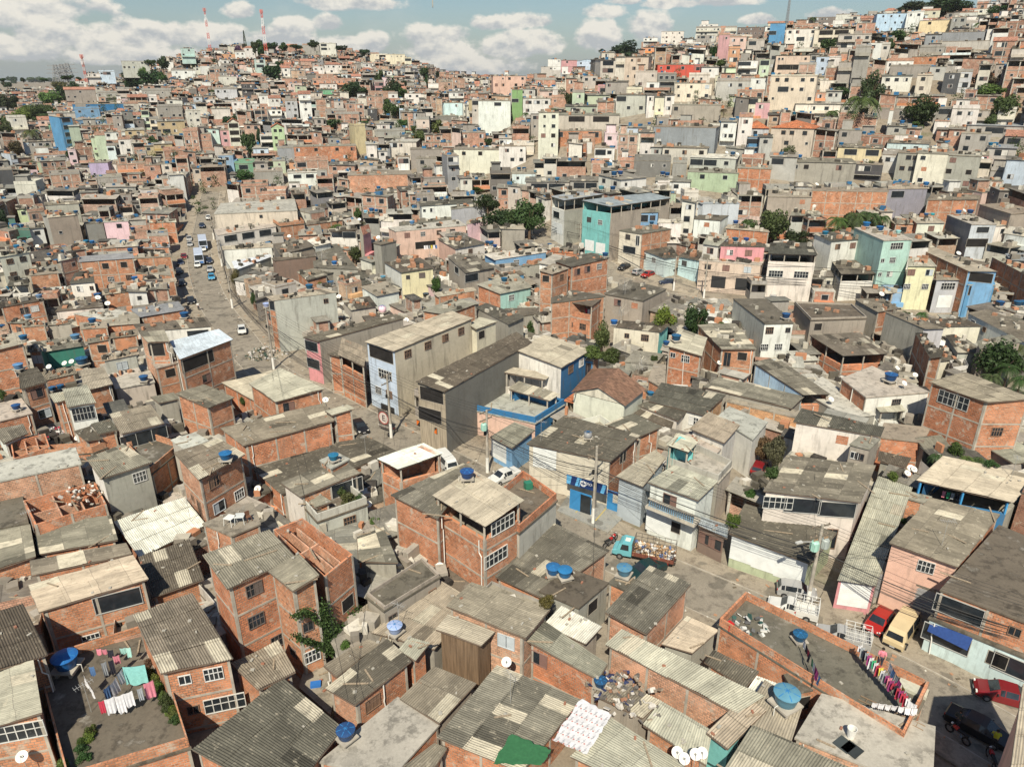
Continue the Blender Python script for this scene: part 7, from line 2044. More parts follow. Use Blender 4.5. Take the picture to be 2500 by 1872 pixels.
for (x, y, k_, c_, l_) in ((1548, 685, 'hatch', CBK, 'dark car at the left kerb below the buses'), (1572, 785, 'hatch', CBK, 'dark car at the left kerb halfway down the street'), (1648, 935, 'sedan', CBK, 'black car turning out at the street bend'),
  (1705, 628, 'hatch', CWH, 'white car right in front of the nearer bus'), (1755, 492, 'hatch', CWH, 'white car between the two buses'), (1640, 450, 'hatch', CSV, 'silver car left of the farther bus'), (1635, 405, 'hatch', CSV, 'silver car behind another left of the farther bus'),
  (1828, 735, 'hatch', (.05, .25, .42), 'rounded sky blue car at the right kerb'), (1815, 668, 'hatch', CSV, 'silver car behind the sky blue car'), (1808, 592, 'sedan', CNV, 'dark car right of the nearer bus'), (2090, 1190, 'hatch', CWH, 'white hatchback alone on the right side of the street bend'),
  (1800, 222, 'hatch', CWH, 'white car far up the long street'), (1745, 290, 'sedan', CNV, 'dark car far up the long street'), (1590, 560, 'hatch', CMR, 'dark red car in the row along the left kerb'), (1560, 610, 'hatch', CNV, 'dark blue car in the row along the left kerb')):
 place(k_, (x - 6, y - 32), (x + 4, y + 30), c_, l_, (0, 1), .7)
(x0, y0), (x1, y1) = S([(1350, 1530), (930, 1440)], (2, 2)); p, q = march(x0, y0, .5), march(x1, y1, .5)
c = (p + q) / 2; ang = math.atan2(q.y - p.y, q.x - p.x)
trk = thing('cargo_truck', 'truck', 'teal flatbed truck loaded with scrap and cardboard inside a wire cage', (c.x, c.y, G(c.x, c.y) + .055), ang); note(trk, 1550, 1345)
trk.scale = (.78,) * 3
def tp(nm, mb, mt, col=None, par=None): return link(nm, mb.mesh(nm, [mt]), par or trk, (*col, 1) if col else None)
b = MB(); loft(b, [(1.35, .7, 1.35, 2.1, 1.0, .92), (1.4, .65, 1.4, 2.35, 1.02, .92), (2.5, .6, 1.4, 2.38, 1.02, .92), (2.95, .6, 1.35, 2.1, 1.02, .9), (3.2, .6, 1.25, 1.35, 1.0, .92), (3.65, .62, 1.1, 1.2, .98, .86), (3.75, .7, .95, 1.0, .9, .85)])
cab = tp('cab', b, 'car paint', (.13, .38, .42))
g = MB(); g.poly([(2.97, -.78, 1.45), (2.97, .78, 1.45), (2.72, .72, 2.22), (2.72, -.72, 2.22)])
g.v = [(x + .16, y, z) for x, y, z in g.v]; g.poly([(1.7, -1.03, 1.45), (2.75, -1.035, 1.45), (2.55, -.955, 2.2), (1.75, -.955, 2.2)]); g.poly([(2.75, 1.035, 1.45), (1.7, 1.03, 1.45), (1.75, .955, 2.2), (2.55, .955, 2.2)]); tp('windows', g, 'glass pane', None, cab)
b = MB(); b.box((2.0, 0, 2.40), (.6, .7, .05)); tp('roof_hatch', b, 'dish white', None, cab)
for s in (-1, 1):
 b = MB(); b.box((3.72, s * .7, .9), (.12, .24, .24)); tp('headlight', b, 'dish white')
b = MB(); b.box((3.8, 0, .6), (.15, 2.0, .2)); tp('bumper', b, 'painted metal', (.25, .27, .27))
b = MB(); b.box((-.6, .4, .68), (6.6, .12, .2)); b.box((-.6, -.4, .68), (6.6, .12, .2)); b.box((-1.2, 0, .95), (4.9, .0 + 2.15, .14)); tp('chassis', b, 'painted metal', (.06, .04, .03))
b = MB()
for s in (-1, 1): b.box((-1.2, s * 1.1, 1.25), (4.95, .06, .5))
b.box((-3.68, 0, 1.25), (.06, 2.2, .5)); b.box((1.24, 0, 1.25), (.06, 2.2, .5)); tp('cargo_bed', b, 'timber boards', (.17, .06, .04))
b = MB()
for s in (-1, 1):
 for x in [-3.66 + .7 * i for i in range(8)]: b.beam((x, s * 1.1, 1.5), (x, s * 1.1, 2.9), .05)
 for z in (1.9, 2.4, 2.9): b.beam((-3.66, s * 1.1, z), (1.24, s * 1.1, z), .045)
for x in (-3.66, -1.2, 1.24):
 b.beam((x, -1.1, 2.9), (x, 1.1, 2.9), .045)
for y in (-.7, -.25, .25, .7): b.beam((1.24, y, 1.5), (1.24, y, 2.9), .035); b.beam((-3.66, y, 1.5), (-3.66, y, 2.2), .035)
tp('stake_cage', b, 'painted metal', (.09, .08, .07))
for x in (-2.2, 2.75):
 for s in (-1, 1):
  wm = MB(); T4 = Matrix.Translation((x, s * .9, .42)) @ Matrix.Rotation(math.pi / 2, 4, 'X'); wm.lathe([(0, -.14), (.38, -.14), (.42, -.08), (.42, .08), (.38, .14), (0, .14)], k=18, M4=T4); wo = tp('wheel', wm, 'rubber')
  rm = MB(); rm.lathe([(0, -.15), (.22, -.15), (.22, .15), (0, .15)], k=12, M4=T4); tp('rim', rm, 'chrome', None, wo)
r_ = random.Random(3)
ld = [MB(), MB(), MB(), MB()]
for i in range(260):
 x, y = r_.uniform(-3.5, 1.1), r_.uniform(-.95, .95); z = 1.05 + r_.uniform(.0, 1.0) * (1.15 - .45 * (y / .95) ** 2); m4 = Matrix.Translation((x, y, z)) @ Matrix.Rotation(r_.uniform(0, 6), 4, (r_.random(), r_.random(), r_.random()))
 ld[r_.choice([0, 0, 0, 1, 1, 2, 3])].box((0, 0, 0), (r_.uniform(.2, .6), r_.uniform(.2, .5), r_.uniform(.02, .25)), 0, m4)
for mb_, cc_ in zip(ld, [(.34, .22, .12), (.62, .60, .56), (.5, .36, .22), (.08, .12, .25)]):
 x = thing('scrap_load', 'scrap', 'x'); bpy.data.objects.remove(x); ALL.pop()
 x = link('scrap_load', mb_.mesh('scrap_load', ['cloth']), None, (*cc_, 1)); x.location = trk.location; x.rotation_euler = trk.rotation_euler; x.scale = (.78,) * 3; x['kind'] = 'stuff'; x['label'] = 'loose scrap, cardboard and sacks heaped on the teal truck'
def motorbike():
 o = thing('motorbike', 'motorbike', 'x', group='motorbikes on the street'); ks = []
 for x in (-.62, .62):
  t_ = MB(); n_ = 14
  for i in range(n_):
   a, a2 = 6.2832 * i / n_, 6.2832 * (i + 1) / n_; t_.beam((x + .27 * math.cos(a), 0, .3 + .27 * math.sin(a)), (x + .27 * math.cos(a2), 0, .3 + .27 * math.sin(a2)), .09)
  wo = link('wheel', t_.mesh('wheel', ['rubber']), o); t_ = MB(); t_.lathe([(0, -.02), (.2, -.02), (.2, .02), (0, .02)], k=10, M4=Matrix.Translation((x, 0, .3)) @ Matrix.Rotation(math.pi / 2, 4, 'X')); h = link('rim', t_.mesh('rim', ['chrome']), wo); KIDS[wo.name] = [h]; ks.append(wo)
 b = MB(); b.beam((-.6, 0, .32), (.1, 0, .35), .08); b.beam((.62, .06, .3), (.4, .06, .95), .04); b.beam((.62, -.06, .3), (.4, -.06, .95), .04); b.box((0, 0, .42), (.4, .26, .3)); b.beam((-.35, 0, .7), (.35, 0, .75), .1); ks.append(link('frame', b.mesh('frame', ['chrome']), o))
 b = MB(); b.hexa([Vector(v) for v in ((.05, -.14, .68), (.42, -.1, .72), (.42, .1, .72), (.05, .14, .68))], [Vector(v) for v in ((.05, -.1, .88), (.38, -.06, .86), (.38, .06, .86), (.05, .1, .88))]); x = link('fuel_tank', b.mesh('fuel_tank', ['car paint']), o, (.4, .02, .02, 1)); x['_tint'] = 1; ks.append(x)
 b = MB(); b.hexa([Vector(v) for v in ((-.7, -.1, .72), (.05, -.13, .68), (.05, .13, .68), (-.7, .1, .72))], [Vector(v) for v in ((-.72, -.08, .82), (.05, -.1, .8), (.05, .1, .8), (-.72, .08, .82))]); ks.append(link('saddle', b.mesh('saddle', ['rubber']), o))
 b = MB(); b.beam((.38, -.34, .98), (.38, .34, .98), .035); ks.append(link('handlebar', b.mesh('handlebar', ['rubber']), o)); b = MB(); b.lathe([(0, 0), (.09, .02), (.08, .12), (0, .14)], k=10, M4=Matrix.Translation((.46, 0, .86)) @ Matrix.Rotation(math.pi / 2, 4, 'Y')); ks.append(link('headlight', b.mesh('headlight', ['dish white']), o))
 KIDS[o.name] = ks; return o
mt = motorbike(); first = True
for (x, y, tile, a, lab) in ((870, 1350, (2, 2), .9, 'red motorbike leaning in front of the teal truck'), (840, 1375, (2, 2), .7, 'second motorbike beside the teal truck, nearer the kerb'), (1930, 1590, (3, 3), 1.3, 'motorbike in the shade at the bottom right'), (1640, 1370, (3, 3), 2.0, 'motorbike left of the black car in the shade'), (1180, 420, (1, 2), 1.0, 'motorbike inside the open grille of the street shop')):
 (px, py), = S([(x, y)], tile); P = march(px, py, .4); loc = (P.x, P.y, G(P.x, P.y) + .06)
 if first: o = mt; o.location = loc; o.rotation_euler.z = a; o['label'] = lab; first = False
 else: o = dup(mt, loc, a, lab)
 note(o, px, py)
POLE = []
def pole(bx, by, tx, ty, tile, label, arms=(0.9,), lamp=0, transformer=0, yaw=0.0):
 (px, py), = S([(bx, by)], tile); (qx, qy), = S([(tx, ty)], tile)
 P = march(px, py, 0); d = ray(qx, qy); t = math.hypot(P.x, P.y) / math.hypot(d.x, d.y); H = max(6.5, min(11.5, (CAMP + d * t).z - P.z))
 o = thing('utility_pole', 'utility pole', label, P, yaw, 'utility poles along the streets'); note(o, px, py)
 b = MB(); b.tube([(0, 0, -.3), (0, 0, H)], .19, 10, r2=.12); link('pole_shaft', b.mesh('pole_shaft', ['frame concrete'], True), o)
 b = MB(); b.tube([(0, 0, .05), (0, 0, 2.0)], .2, 10, r2=.187); link('whitewash_band', b.mesh('whitewash_band', ['dish white'], True), o)
 for k, hz in enumerate((H - .25, H - 1.2)[:1 + len(arms)]):
  b = MB(); b.beam((-.95, .15, hz), (.95, .15, hz), .1); a = link('crossarm', b.mesh('crossarm', ['timber boards']), o, (.2, .17, .13, 1))
  for x in (-.85, -.3, .3, .85):
   b = MB(); b.lathe([(0, 0), (.05, 0), (.06, .06), (.03, .08), (.05, .12), (0, .16)], (x, .15, hz + .05), 8); link('insulator', b.mesh('insulator', ['painted metal']), a, (.25, .2, .15, 1))
 b = MB()
 for i in range(5): b.box((.18, 0, H - 2.6 - i * .22), (.16, .1, .1))
 b.box((-.2, .1, H - 2.9), (.25, .2, .45)); link('cable_bracket', b.mesh('cable_bracket', ['cable black']), o)
 if lamp:
  b = MB(); b.tube([(0, 0, H - 2.1), (.6 * lamp, 0, H - 1.5), (1.9 * lamp, 0, H - 1.2)], .035, 6); l = link('lamp_arm', b.mesh('lamp_arm', ['painted metal']), o, (.4, .4, .38, 1))
  b = MB(); b.box((2.15 * lamp, 0, H - 1.2), (.6, .25, .13)); link('lamp_head', b.mesh('lamp_head', ['painted metal']), l, (.45, .45, .42, 1))
 if transformer:
  for s, cc in ((-.55, (.30, .50, .42)), (.5, (.32, .36, .34)))[:transformer]:
   b = MB(); b.lathe([(0, 0), (.3, 0), (.33, .05), (.33, .8), (.25, .9), (0, .93)], (s, -.12, H - 2.3), 12)
   for a in range(8): b.beam((s + .34 * math.cos(a * .785), -.12 + .34 * math.sin(a * .785), H - 2.2), (s + .34 * math.cos(a * .785), -.12 + .34 * math.sin(a * .785), H - 1.6), .05)
   tr_ = link('transformer', b.mesh('transformer', ['painted metal']), o, (*cc, 1))
   b = MB()
   for x in (-.15, 0, .15): b.lathe([(.04, 0), (.06, .08), (.03, .2), (0, .24)], (s + x, -.12, H - 1.38), 6)
   link('bushing', b.mesh('bushing', ['painted metal']), tr_, (.3, .2, .12, 1))
 POLE.append((P.copy(), H, yaw)); return P, H
pole(330, 290, 425, -448, (3, 3), 'concrete pole with mint green transformer beside the white caged pickup', lamp=-1, transformer=2, yaw=.35)
pole(700, 1215, 730, 540, (2, 2), 'concrete pole with white foot on the worn blue forecourt', yaw=.6)
pole(2000, 770, 1985, 230, (1, 2), 'concrete pole tangled with cables before the blue shop wall', transformer=1, yaw=.8)
pole(1170, 468, 1140, -80, (1, 2), 'concrete pole with white foot by the round E sign', yaw=1.0)
pole(155, 1535, 120, 1000, (1, 1), 'white-footed pole beside the street bins', yaw=1.2)
pole(2010, 1010, 1975, 760, (0, 1), 'pole at the right kerb of the long street, nearest the bend', yaw=1.4)
pole(1920, 650, 1895, 470, (0, 1), 'pole at the right kerb level with the blue car', yaw=1.5)
pole(1850, 420, 1832, 280, (0, 1), 'pole at the right kerb level with the farther bus', yaw=1.5)
pole(1655, 925, 1690, 580, (2, 1), 'pole in front of the crest banner house', lamp=0, yaw=-.3)
pole(172, 405, 165, 130, (2, 1), 'lamp pole at the street bend under the trees', lamp=1, yaw=.2)
pole(585, 520, 590, 300, (2, 1), 'pole at the corner of the turquoise building', yaw=.3)
pole(1395, 860, 1405, 560, (2, 1), 'thin pole between the parked blue car and the aqua wall', lamp=0, yaw=.2)
pole(1880, 1010, 1910, 780, (3, 1), 'pole with lamp before the bright blue shopfront', lamp=-1, yaw=.1)
pole(2350, 1060, 2390, 250, (3, 3), 'pole just beyond the right edge carrying the street cables', yaw=.3)
def sag(a, b, s, n_=12): return [a.lerp(b, i / n_) - Vector((0, 0, 4 * s * (i / n_) * (1 - i / n_))) for i in range(n_ + 1)]
def span(i, j, label):
 (p, H, ya), (q, H2, yb) = POLE[i], POLE[j]; b = MB(); r_ = random.Random(i * 31 + j)
 mid = (p + q) / 2 + Vector((0, 0, 7)); o = thing('cable_span', 'cable', label, (0, 0, 0), 0, 'overhead cables between poles'); px, py, _ = proj(mid); note(o, px, py)
 for off in (-.85, -.3, .3, .85):
  c_ = MB(); a_ = p + Vector((off * math.cos(ya), off * math.sin(ya), H - .1)); d_ = q + Vector((off * math.cos(yb), off * math.sin(yb), H2 - .1)); c_.tube(sag(a_, d_, .35), .014, 4, False); link('conductor', c_.mesh('conductor', ['cable black']), o)
 for k in range(7):
  h = 2.5 + k * .18; a_ = p + Vector((.15, 0, H - h)); c_ = q + Vector((.15, 0, H2 - h)); b.tube(sag(a_, c_, .5 + r_.uniform(0, .5)), .022 if k else .05, 4, False)
 link('cable_bundle', b.mesh('cable_bundle', ['cable black']), o)
for i, j in ((13, 0), (0, 1), (1, 2), (2, 3), (3, 4), (4, 5), (5, 6), (6, 7), (8, 10), (10, 9), (8, 12)):
 mid = (POLE[i][0] + POLE[j][0]) / 2; px, py, _ = proj(mid + Vector((0, 0, 7))); span(i, j, 'sagging bundle of black street cables ' + rel(px, py))
def drop(px, py, z, i, tile, h=2.9):
 (x, y), = S([(px, py)], tile); P = roof_at(x, y); P = P + Vector((0, 0, z)); p, H, _ = POLE[i]; b = MB(); b.tube(sag(p + Vector((0, 0, H - h)), P, .5), .013, 4, False)
 o = thing('service_cable', 'cable', 'thin service cable reaching from pole to roof ' + rel(x, y), (0, 0, 0), 0, 'service cables to the houses', b.mesh('service_cable', ['cable black'])); note(o, x, y)
for (x, y, i, t) in ((1600, 1000, 1, (2, 2)), (900, 640, 1, (2, 2)), (1160, 860, 1, (2, 2)), (300, 900, 1, (2, 2)), (60, 800, 1, (2, 2)), (1290, 400, 1, (2, 2)), (700, 1700, 1, (2, 2)), (1250, 1320, 1, (2, 2)), (1100, 1400, 0, (3, 2)), (400, 800, 0, (3, 2)), (1500, 1480, 0, (3, 2)), (800, 1500, 0, (3, 2)), (200, 300, 0, (3, 3)),
      (1500, 700, 2, (1, 2)), (1850, 820, 2, (1, 2)), (1650, 100, 2, (1, 2)), (2150, 500, 2, (1, 2)), (1000, 100, 3, (1, 2)), (750, 200, 3, (1, 2)), (1200, 560, 3, (1, 2)), (600, 1400, 4, (1, 1)), (300, 1000, 4, (1, 1)), (500, 1300, 4, (1, 1)), (150, 1650, 4, (1, 1)), (1800, 600, 8, (2, 1)), (1500, 520, 8, (2, 1)), (1900, 950, 8, (2, 1)), (1050, 350, 10, (2, 1)), (700, 100, 10, (2, 1)), (800, 1100, 4, (1, 3)), (850, 1120, 3, (1, 3))):
 drop(x, y, .3, i, t)
def mast(bx, by, tx, ty, tile, w, label, cols, heads=True):
 (px, py), = S([(bx, by)], tile); (qx, qy), = S([(tx, ty)], tile); P = march(px, py, 2); d = ray(qx, qy); t = math.hypot(P.x, P.y) / math.hypot(d.x, d.y); H = (CAMP + d * t).z - P.z + 3
 P.z -= 3; o = thing('lattice_mast', 'mast', label, P, .3); note(o, px, py); n_ = 7
 for k in range(n_):
  z0, z1 = H * k / n_, H * (k + 1) / n_; b = MB(); r0, r1 = w * (1 - .55 * k / n_), w * (1 - .55 * (k + 1) / n_); m_ = 3
  for s in range(m_):
   za, zb = z0 + (z1 - z0) * s / m_, z0 + (z1 - z0) * (s + 1) / m_; ra, rb = r0 + (r1 - r0) * s / m_, r0 + (r1 - r0) * (s + 1) / m_
   for (a, c) in ((-1, -1), (1, -1), (1, 1), (-1, 1)):
    b.beam((a * ra, c * ra, za), (a * rb, c * rb, zb), w * .22)
   for (a, c, e, f) in ((-1, -1, 1, -1), (1, -1, 1, 1), (1, 1, -1, 1), (-1, 1, -1, -1)): b.beam((a * ra, c * ra, za), (e * rb, f * rb, zb), w * .15); b.beam((e * ra, f * ra, za), (a * rb, c * rb, zb), w * .15)
  link('mast_section', b.mesh('mast_section', ['painted metal']), o, (*cols[k % len(cols)], 1))
 if heads:
  for z in (H * .97, H * .72):
   b = MB(); [b.box((.9 * math.cos(a), .9 * math.sin(a), z), (.35, .35, 2.2), a) for a in (0, 1.57, 3.14, 4.7)]; b.tube([(.9 * math.cos(a), .9 * math.sin(a), z - .8) for a in [i * .785 for i in range(9)]], .08, 4); link('antenna_ring', b.mesh('antenna_ring', ['painted metal']), o, (.5, .2, .17, 1) if z > H * .9 else (.6, .6, .6, 1))
RW = [(.5, .06, .04), (.62, .60, .58)]
mast(98, 540, 45, 85, (1, 0), 1.1, 'thick red and white banded antenna mast on the left hill', RW)
mast(1812, 400, 1765, 75, (0, 0), .8, 'thin red and white banded antenna mast on the left crest', RW)
mast(742, 670, 700, 480, (0, 0), .8, 'small distant red and white mast beyond the left shoulder', [(.5, .15, .12), (.5, .42, .4)])
mast(165, 180, 185, -60, (3, 0), .8, 'grey lattice mast on the right-hand summit', [(.25, .27, .28)], False)
def pylon(bx, by, tx, ty, tile, label):
 (px, py), = S([(bx, by)], tile); (qx, qy), = S([(tx, ty)], tile); d = ray(px, py); t = 900 / math.hypot(d.x, d.y); P = CAMP + d * t; P.z = G(P.x, P.y); d2 = ray(qx, qy); H = (CAMP + d2 * (900 / math.hypot(d2.x, d2.y))).z - P.z
 o = thing('power_pylon', 'pylon', label, P, .2, 'distant power pylons'); note(o, px, py); b = MB()
 for (a, c) in ((-1, -1), (1, -1), (1, 1), (-1, 1)): b.beam((a * 4.5, c * 4.5, 0), (a * 1.2, c * 1.2, H), .45)
 for k in range(8):
  z0, z1 = H * k / 8, H * (k + 1) / 8; r0, r1 = 4.5 - 3.3 * k / 8, 4.5 - 3.3 * (k + 1) / 8
  for (a, c, e, f) in ((-1, -1, 1, -1), (1, 1, -1, 1)): b.beam((a * r0, c * r0, z0), (e * r1, f * r1, z1), .3); b.beam((e * r0, f * r0, z0), (a * r1, c * r1, z1), .3)
 link('tower_frame', b.mesh('tower_frame', ['painted metal']), o, (.2, .2, .2, 1)); b = MB()
 for k, l in ((.62, 9), (.78, 8), (.94, 7)): b.beam((-l, 0, H * k), (l, 0, H * k), .5)
 link('crossarm', b.mesh('crossarm', ['painted metal']), o, (.2, .2, .2, 1))
pylon(500, 690, 485, 560, (0, 0), 'leftmost of the three hazy power pylons'); pylon(555, 690, 540, 555, (0, 0), 'middle one of the three hazy power pylons'); pylon(605, 690, 590, 548, (0, 0), 'rightmost of the three hazy power pylons')
def garment(px, py, qx, qy, z, drop_, col, label, tile, kind='garment'):
 (x0, y0), (x1, y1) = S([(px, py), (qx, qy)], tile); a, c = atz(x0, y0, z), atz(x1, y1, z)
 if a is None or c is None: return
 d = c - a; L = d.length
 if L > 3: d = d * (3 / L); c = a + d; L = 3
 if L < .25: d = Vector((.3, 0, 0)); L = .3; c = a + d
 nn = Vector((-d.y, d.x, 0)).normalized(); r_ = random.Random(int(px * 7 + py)); mb = MB(); N, K = 10, 6; ph = r_.uniform(0, 6); sw = r_.uniform(-.12, .12)
 g = [[a + d * (i / N) + nn * (.05 * math.sin(i * 1.7 + ph) * (k / K) + sw * (k / K)) - Vector((0, 0, drop_ * k / K * (1 - .06 * math.sin(i * 1.1 + ph)) + .06 * math.sin(math.pi * i / N))) for i in range(N + 1)] for k in range(K + 1)]
 for k in range(K):
  for i in range(N): mb.poly([g[k][i], g[k + 1][i], g[k + 1][i + 1], g[k][i + 1]])
 me = mb.mesh(kind, ['cloth'], True); weld(me); loc = a.copy(); me.transform(Matrix.Translation(-loc))
 o = thing(kind, 'laundry', label, loc, 0, 'washing hung out on the lines', me, col); note(o, x0, y0)
def cline(pts, z, tile, label):
 P = [atz(*S([p], tile)[0], z) for p in pts]; mb = MB()
 for a, c in zip(P, P[1:]): mb.tube(sag(a, c, .08, 6), .009, 4, False)
 o = thing('washing_line', 'clothesline', label, (0, 0, 0), 0, 'washing lines', mb.mesh('washing_line', ['cable black'])); px, py = S([pts[0]], tile)[0]; note(o, px, py)
WH, PKC, RDC, TEAL, JEAN, BLK, MNT, GRY, PUR, GRN, YEL = (.66, .66, .68), (.62, .22, .28), (.42, .04, .07), (.22, .50, .48), (.08, .16, .32), (.02, .02, .03), (.35, .6, .55), (.3, .32, .34), (.28, .04, .16), (.04, .3, .14), (.6, .5, .08)
CN = {WH: 'white', PKC: 'pink', RDC: 'red', TEAL: 'teal', JEAN: 'blue', BLK: 'black', MNT: 'mint', GRY: 'grey', PUR: 'purple', GRN: 'green', YEL: 'yellow'}
zl = 5.1
for (a, b_, c, d_, dr, col, what) in ((845, 1090, 895, 1078, .95, RDC, 'towel'), (897, 1075, 980, 1045, 1.25, WH, 'sheet'), (985, 1048, 1060, 1025, 1.5, WH, 'sheet'), (1058, 1025, 1140, 995, 1.2, WH, 'sheet'), (1180, 985, 1225, 965, .9, GRY, 'shirt'), (1235, 940, 1320, 900, 1.3, PKC, 'towel'),
  (1055, 790, 1250, 770, 1.6, TEAL, 'blanket'), (1005, 860, 1050, 805, 1.0, WH, 'shirt'), (945, 950, 1000, 880, 1.1, WH, 'shirt'), (890, 985, 945, 945, .95, JEAN, 'jeans'), (870, 760, 915, 740, 1.2, GRY, 'trousers'), (930, 740, 975, 725, 1.2, BLK, 'trousers'), (830, 635, 870, 632, .5, PKC, 'shirt'), (875, 640, 915, 636, .5, PKC, 'shirt'),
  (1030, 630, 1080, 622, .6, MNT, 'shirt'), (1085, 625, 1125, 620, .8, MNT, 'shirt'), (970, 700, 1025, 685, .8, PKC, 'towel'), (925, 645, 975, 640, .6, BLK, 'shirt'), (720, 860, 745, 900, .8, WH, 'shirt'), (750, 915, 775, 950, .8, WH, 'shirt'), (780, 965, 800, 1000, .7, WH, 'shirt'), (765, 790, 810, 785, .8, JEAN, 'shirt')):
 garment(a, b_, c, d_, zl, dr, col, CN[col] + ' ' + what + ' drying on the left laundry terrace', (0, 3))
for pts in (((800, 1100), (1340, 895)), ((1050, 790), (880, 1000)), ((820, 632), (1240, 600)), ((700, 840), (815, 1010)), ((1055, 790), (1255, 768))): cline(pts, zl + .02, (0, 3), 'thin washing line strung across the left laundry terrace')
cols_b = [WH, GRY, BLK, GRY, PUR, WH, GRN, WH, RDC, YEL, WH, GRY, PUR, PKC, PUR, RDC, BLK, RDC, PUR, RDC, RDC, WH]
for k in range(22):
 t0, t1 = k / 22, (k + .85) / 22; f = lambda t: (785 + (1215 - 785) * t, 600 + (1080 - 600) * t + 60 * math.sin(math.pi * t) * 0)
 (a, b_), (c, d_) = f(t0), f(t1); garment(a, b_, c, d_, zl, .65 + .4 * ((k * 7) % 3) / 2, cols_b[k], CN[cols_b[k]] + ' garment on the long line across the right terrace', (3, 3))
for k, col in enumerate([WH, BLK, RDC, BLK, GRN, WH, PUR, PUR, JEAN]):
 t0, t1 = k / 9, (k + .8) / 9; f = lambda t: (310 + (460 - 310) * t, 540 + (890 - 540) * t); (a, b_), (c, d_) = f(t0), f(t1); garment(a, b_, c, d_, zl - .2, .75, col, CN[col] + ' garment on the left line of the right terrace', (3, 3))
for k in range(7):
 t0, t1 = k / 7, (k + .9) / 7; f = lambda t: (905 + (1300 - 905) * t, 1095 + (1150 - 1095) * t); (a, b_), (c, d_) = f(t0), f(t1); garment(a, b_, c, d_, zl - .4, .5, WH, 'white cloth in the row along the low front line', (3, 3))
for k, col in enumerate([WH, JEAN, GRY, PUR, YEL, WH]):
 t0, t1 = k / 6, (k + .8) / 6; f = lambda t: (1055 + (1215 - 1055) * t, 750 + (1040 - 750) * t); (a, b_), (c, d_) = f(t0), f(t1); garment(a, b_, c, d_, zl, .7, col, CN[col] + ' garment on the short upper line of the right terrace', (3, 3))
garment(1215, 1075, 1290, 1120, zl, 1.0, WH, 'large white sheet at the near end of the long line', (3, 3))
for pts in (((780, 590), (1290, 1140)), ((300, 520), (470, 920)), ((900, 1095), (1310, 1150)), ((1050, 745), (1220, 1045))): cline(pts, zl, (3, 3), 'thin washing line strung across the right terrace')
for k, col in enumerate([WH, WH, JEAN, WH, WH, YEL, BLK, WH, RDC, WH]):
 (px, py), = S([(440 + k * 24, 985 + k * 3)], (2, 1)); P = roof_at(px, py - 10, 5)
 garment(440 + k * 24, 985 + k * 3, 458 + k * 24, 987 + k * 3, 5.9, .9 if k % 3 else 1.2, col, CN[col] + ' washing hung in the deep balcony of the central brick house', (2, 1))
for k, col in enumerate([PKC, GRN, GRY, BLK, JEAN]): garment(1512 + k * 38, 925 + k * 8, 1540 + k * 38, 930 + k * 8, 3.9, .7, col, CN[col] + ' garment under the beige roof on blue posts', (3, 2))
for k, col in enumerate([WH, WH, GRY, YEL, WH, JEAN]): garment(1450 + k * 20, 465 - k, 1465 + k * 20, 464 - k, 5.2, .9, col, CN[col] + ' washing on the balcony of the salmon pink building', (1, 1))
def atroof(x, y, tile):
 (px, py), = S([(x, y)], tile); P = roof_at(px, py, 0.1); return P, px, py
def boxy(name, cat, label, x, y, tile, size, rz, mat, col, z=0):
 P, px, py = atroof(x, y, tile); b = MB(); b.box((0, 0, size[2] / 2), size); o = thing(name, cat, label, P + Vector((0, 0, z)), rz, None, b.mesh(name, [mat]), col); note(o, px, py); return o
def sheetthing(name, cat, label, pts, tile, mat, col, bump=.12, thick=.02, zz=None):
 q = []
 for x, y in pts:
  P, px_, py_ = atroof(x, y, tile); q.append(P if zz is None else atz(px_, py_, zz))
 n_ = 12; mb = MB(); r_ = random.Random(5)
 zmax = max(p.z for p in q); off = [[r_.uniform(0, bump) for _ in range(n_ + 1)] for _ in range(n_ + 1)]
 g = [[(q[0].lerp(q[1], i / n_)).lerp(q[3].lerp(q[2], i / n_), k / n_) + Vector((r_.uniform(-.08, .08), r_.uniform(-.08, .08), .08 + off[k][i])) for i in range(n_ + 1)] for k in range(n_ + 1)]
 for k in range(n_):
  for i in range(n_): mb.poly([g[k][i], g[k][i + 1], g[k + 1][i + 1], g[k + 1][i]])
 me = mb.mesh(name, [mat]); weld(me); loc = q[0].copy(); me.transform(Matrix.Translation(-loc)); o = thing(name, cat, label, loc, 0, None, me, col); px, py = S([pts[0]], tile)[0]; note(o, px, py); return o
sheetthing('plastic_sheet', 'tarpaulin', 'crumpled white printed plastic sheet laid over the ribbed roofs', [(345, 1440), (640, 1560), (870, 1220), (595, 1075)], (2, 3), 'cloth', (.55, .55, .56), zz=3.75)
sheetthing('green_sheet', 'roofing sheet', 'torn bright green sheeting on the roof at the bottom edge', [(-170, 1640), (250, 1650), (350, 1520), (-10, 1375)], (2, 3), 'cloth', (.03, .12, .05), .05, zz=3.7)
sheetthing('shade_net', 'net', 'black net hung below the long row of white-framed windows', [(600, 300), (640, 385), (800, 370), (825, 265)], (0, 2), 'cloth', (.03, .03, .03), .03)
q_ = [atz(*S([p_], (2, 3))[0], 3.98) for p_ in [(345, 1440), (640, 1560), (870, 1220), (595, 1075)]]; mk_ = [MB(), MB()]; r_ = random.Random(2)
for i in range(6):
 for k in range(6):
  c_ = q_[0].lerp(q_[1], (i + .5) / 6.3).lerp(q_[3].lerp(q_[2], (i + .5) / 6.3), (k + .5) / 6.3); mk_[0].box((c_.x, c_.y, 3.97), (.26, .05, .008), .5); mk_[0].box((c_.x + .1, c_.y + .14, 3.97), (.2, .04, .008), .5); mk_[1].lathe([(0, .0), (.06, .004), (0, .008)], (c_.x - .25, c_.y + .05, 3.97), 8)
sheet_ = [o for o in ALL if o.name == 'plastic_sheet'][0]
import bmesh
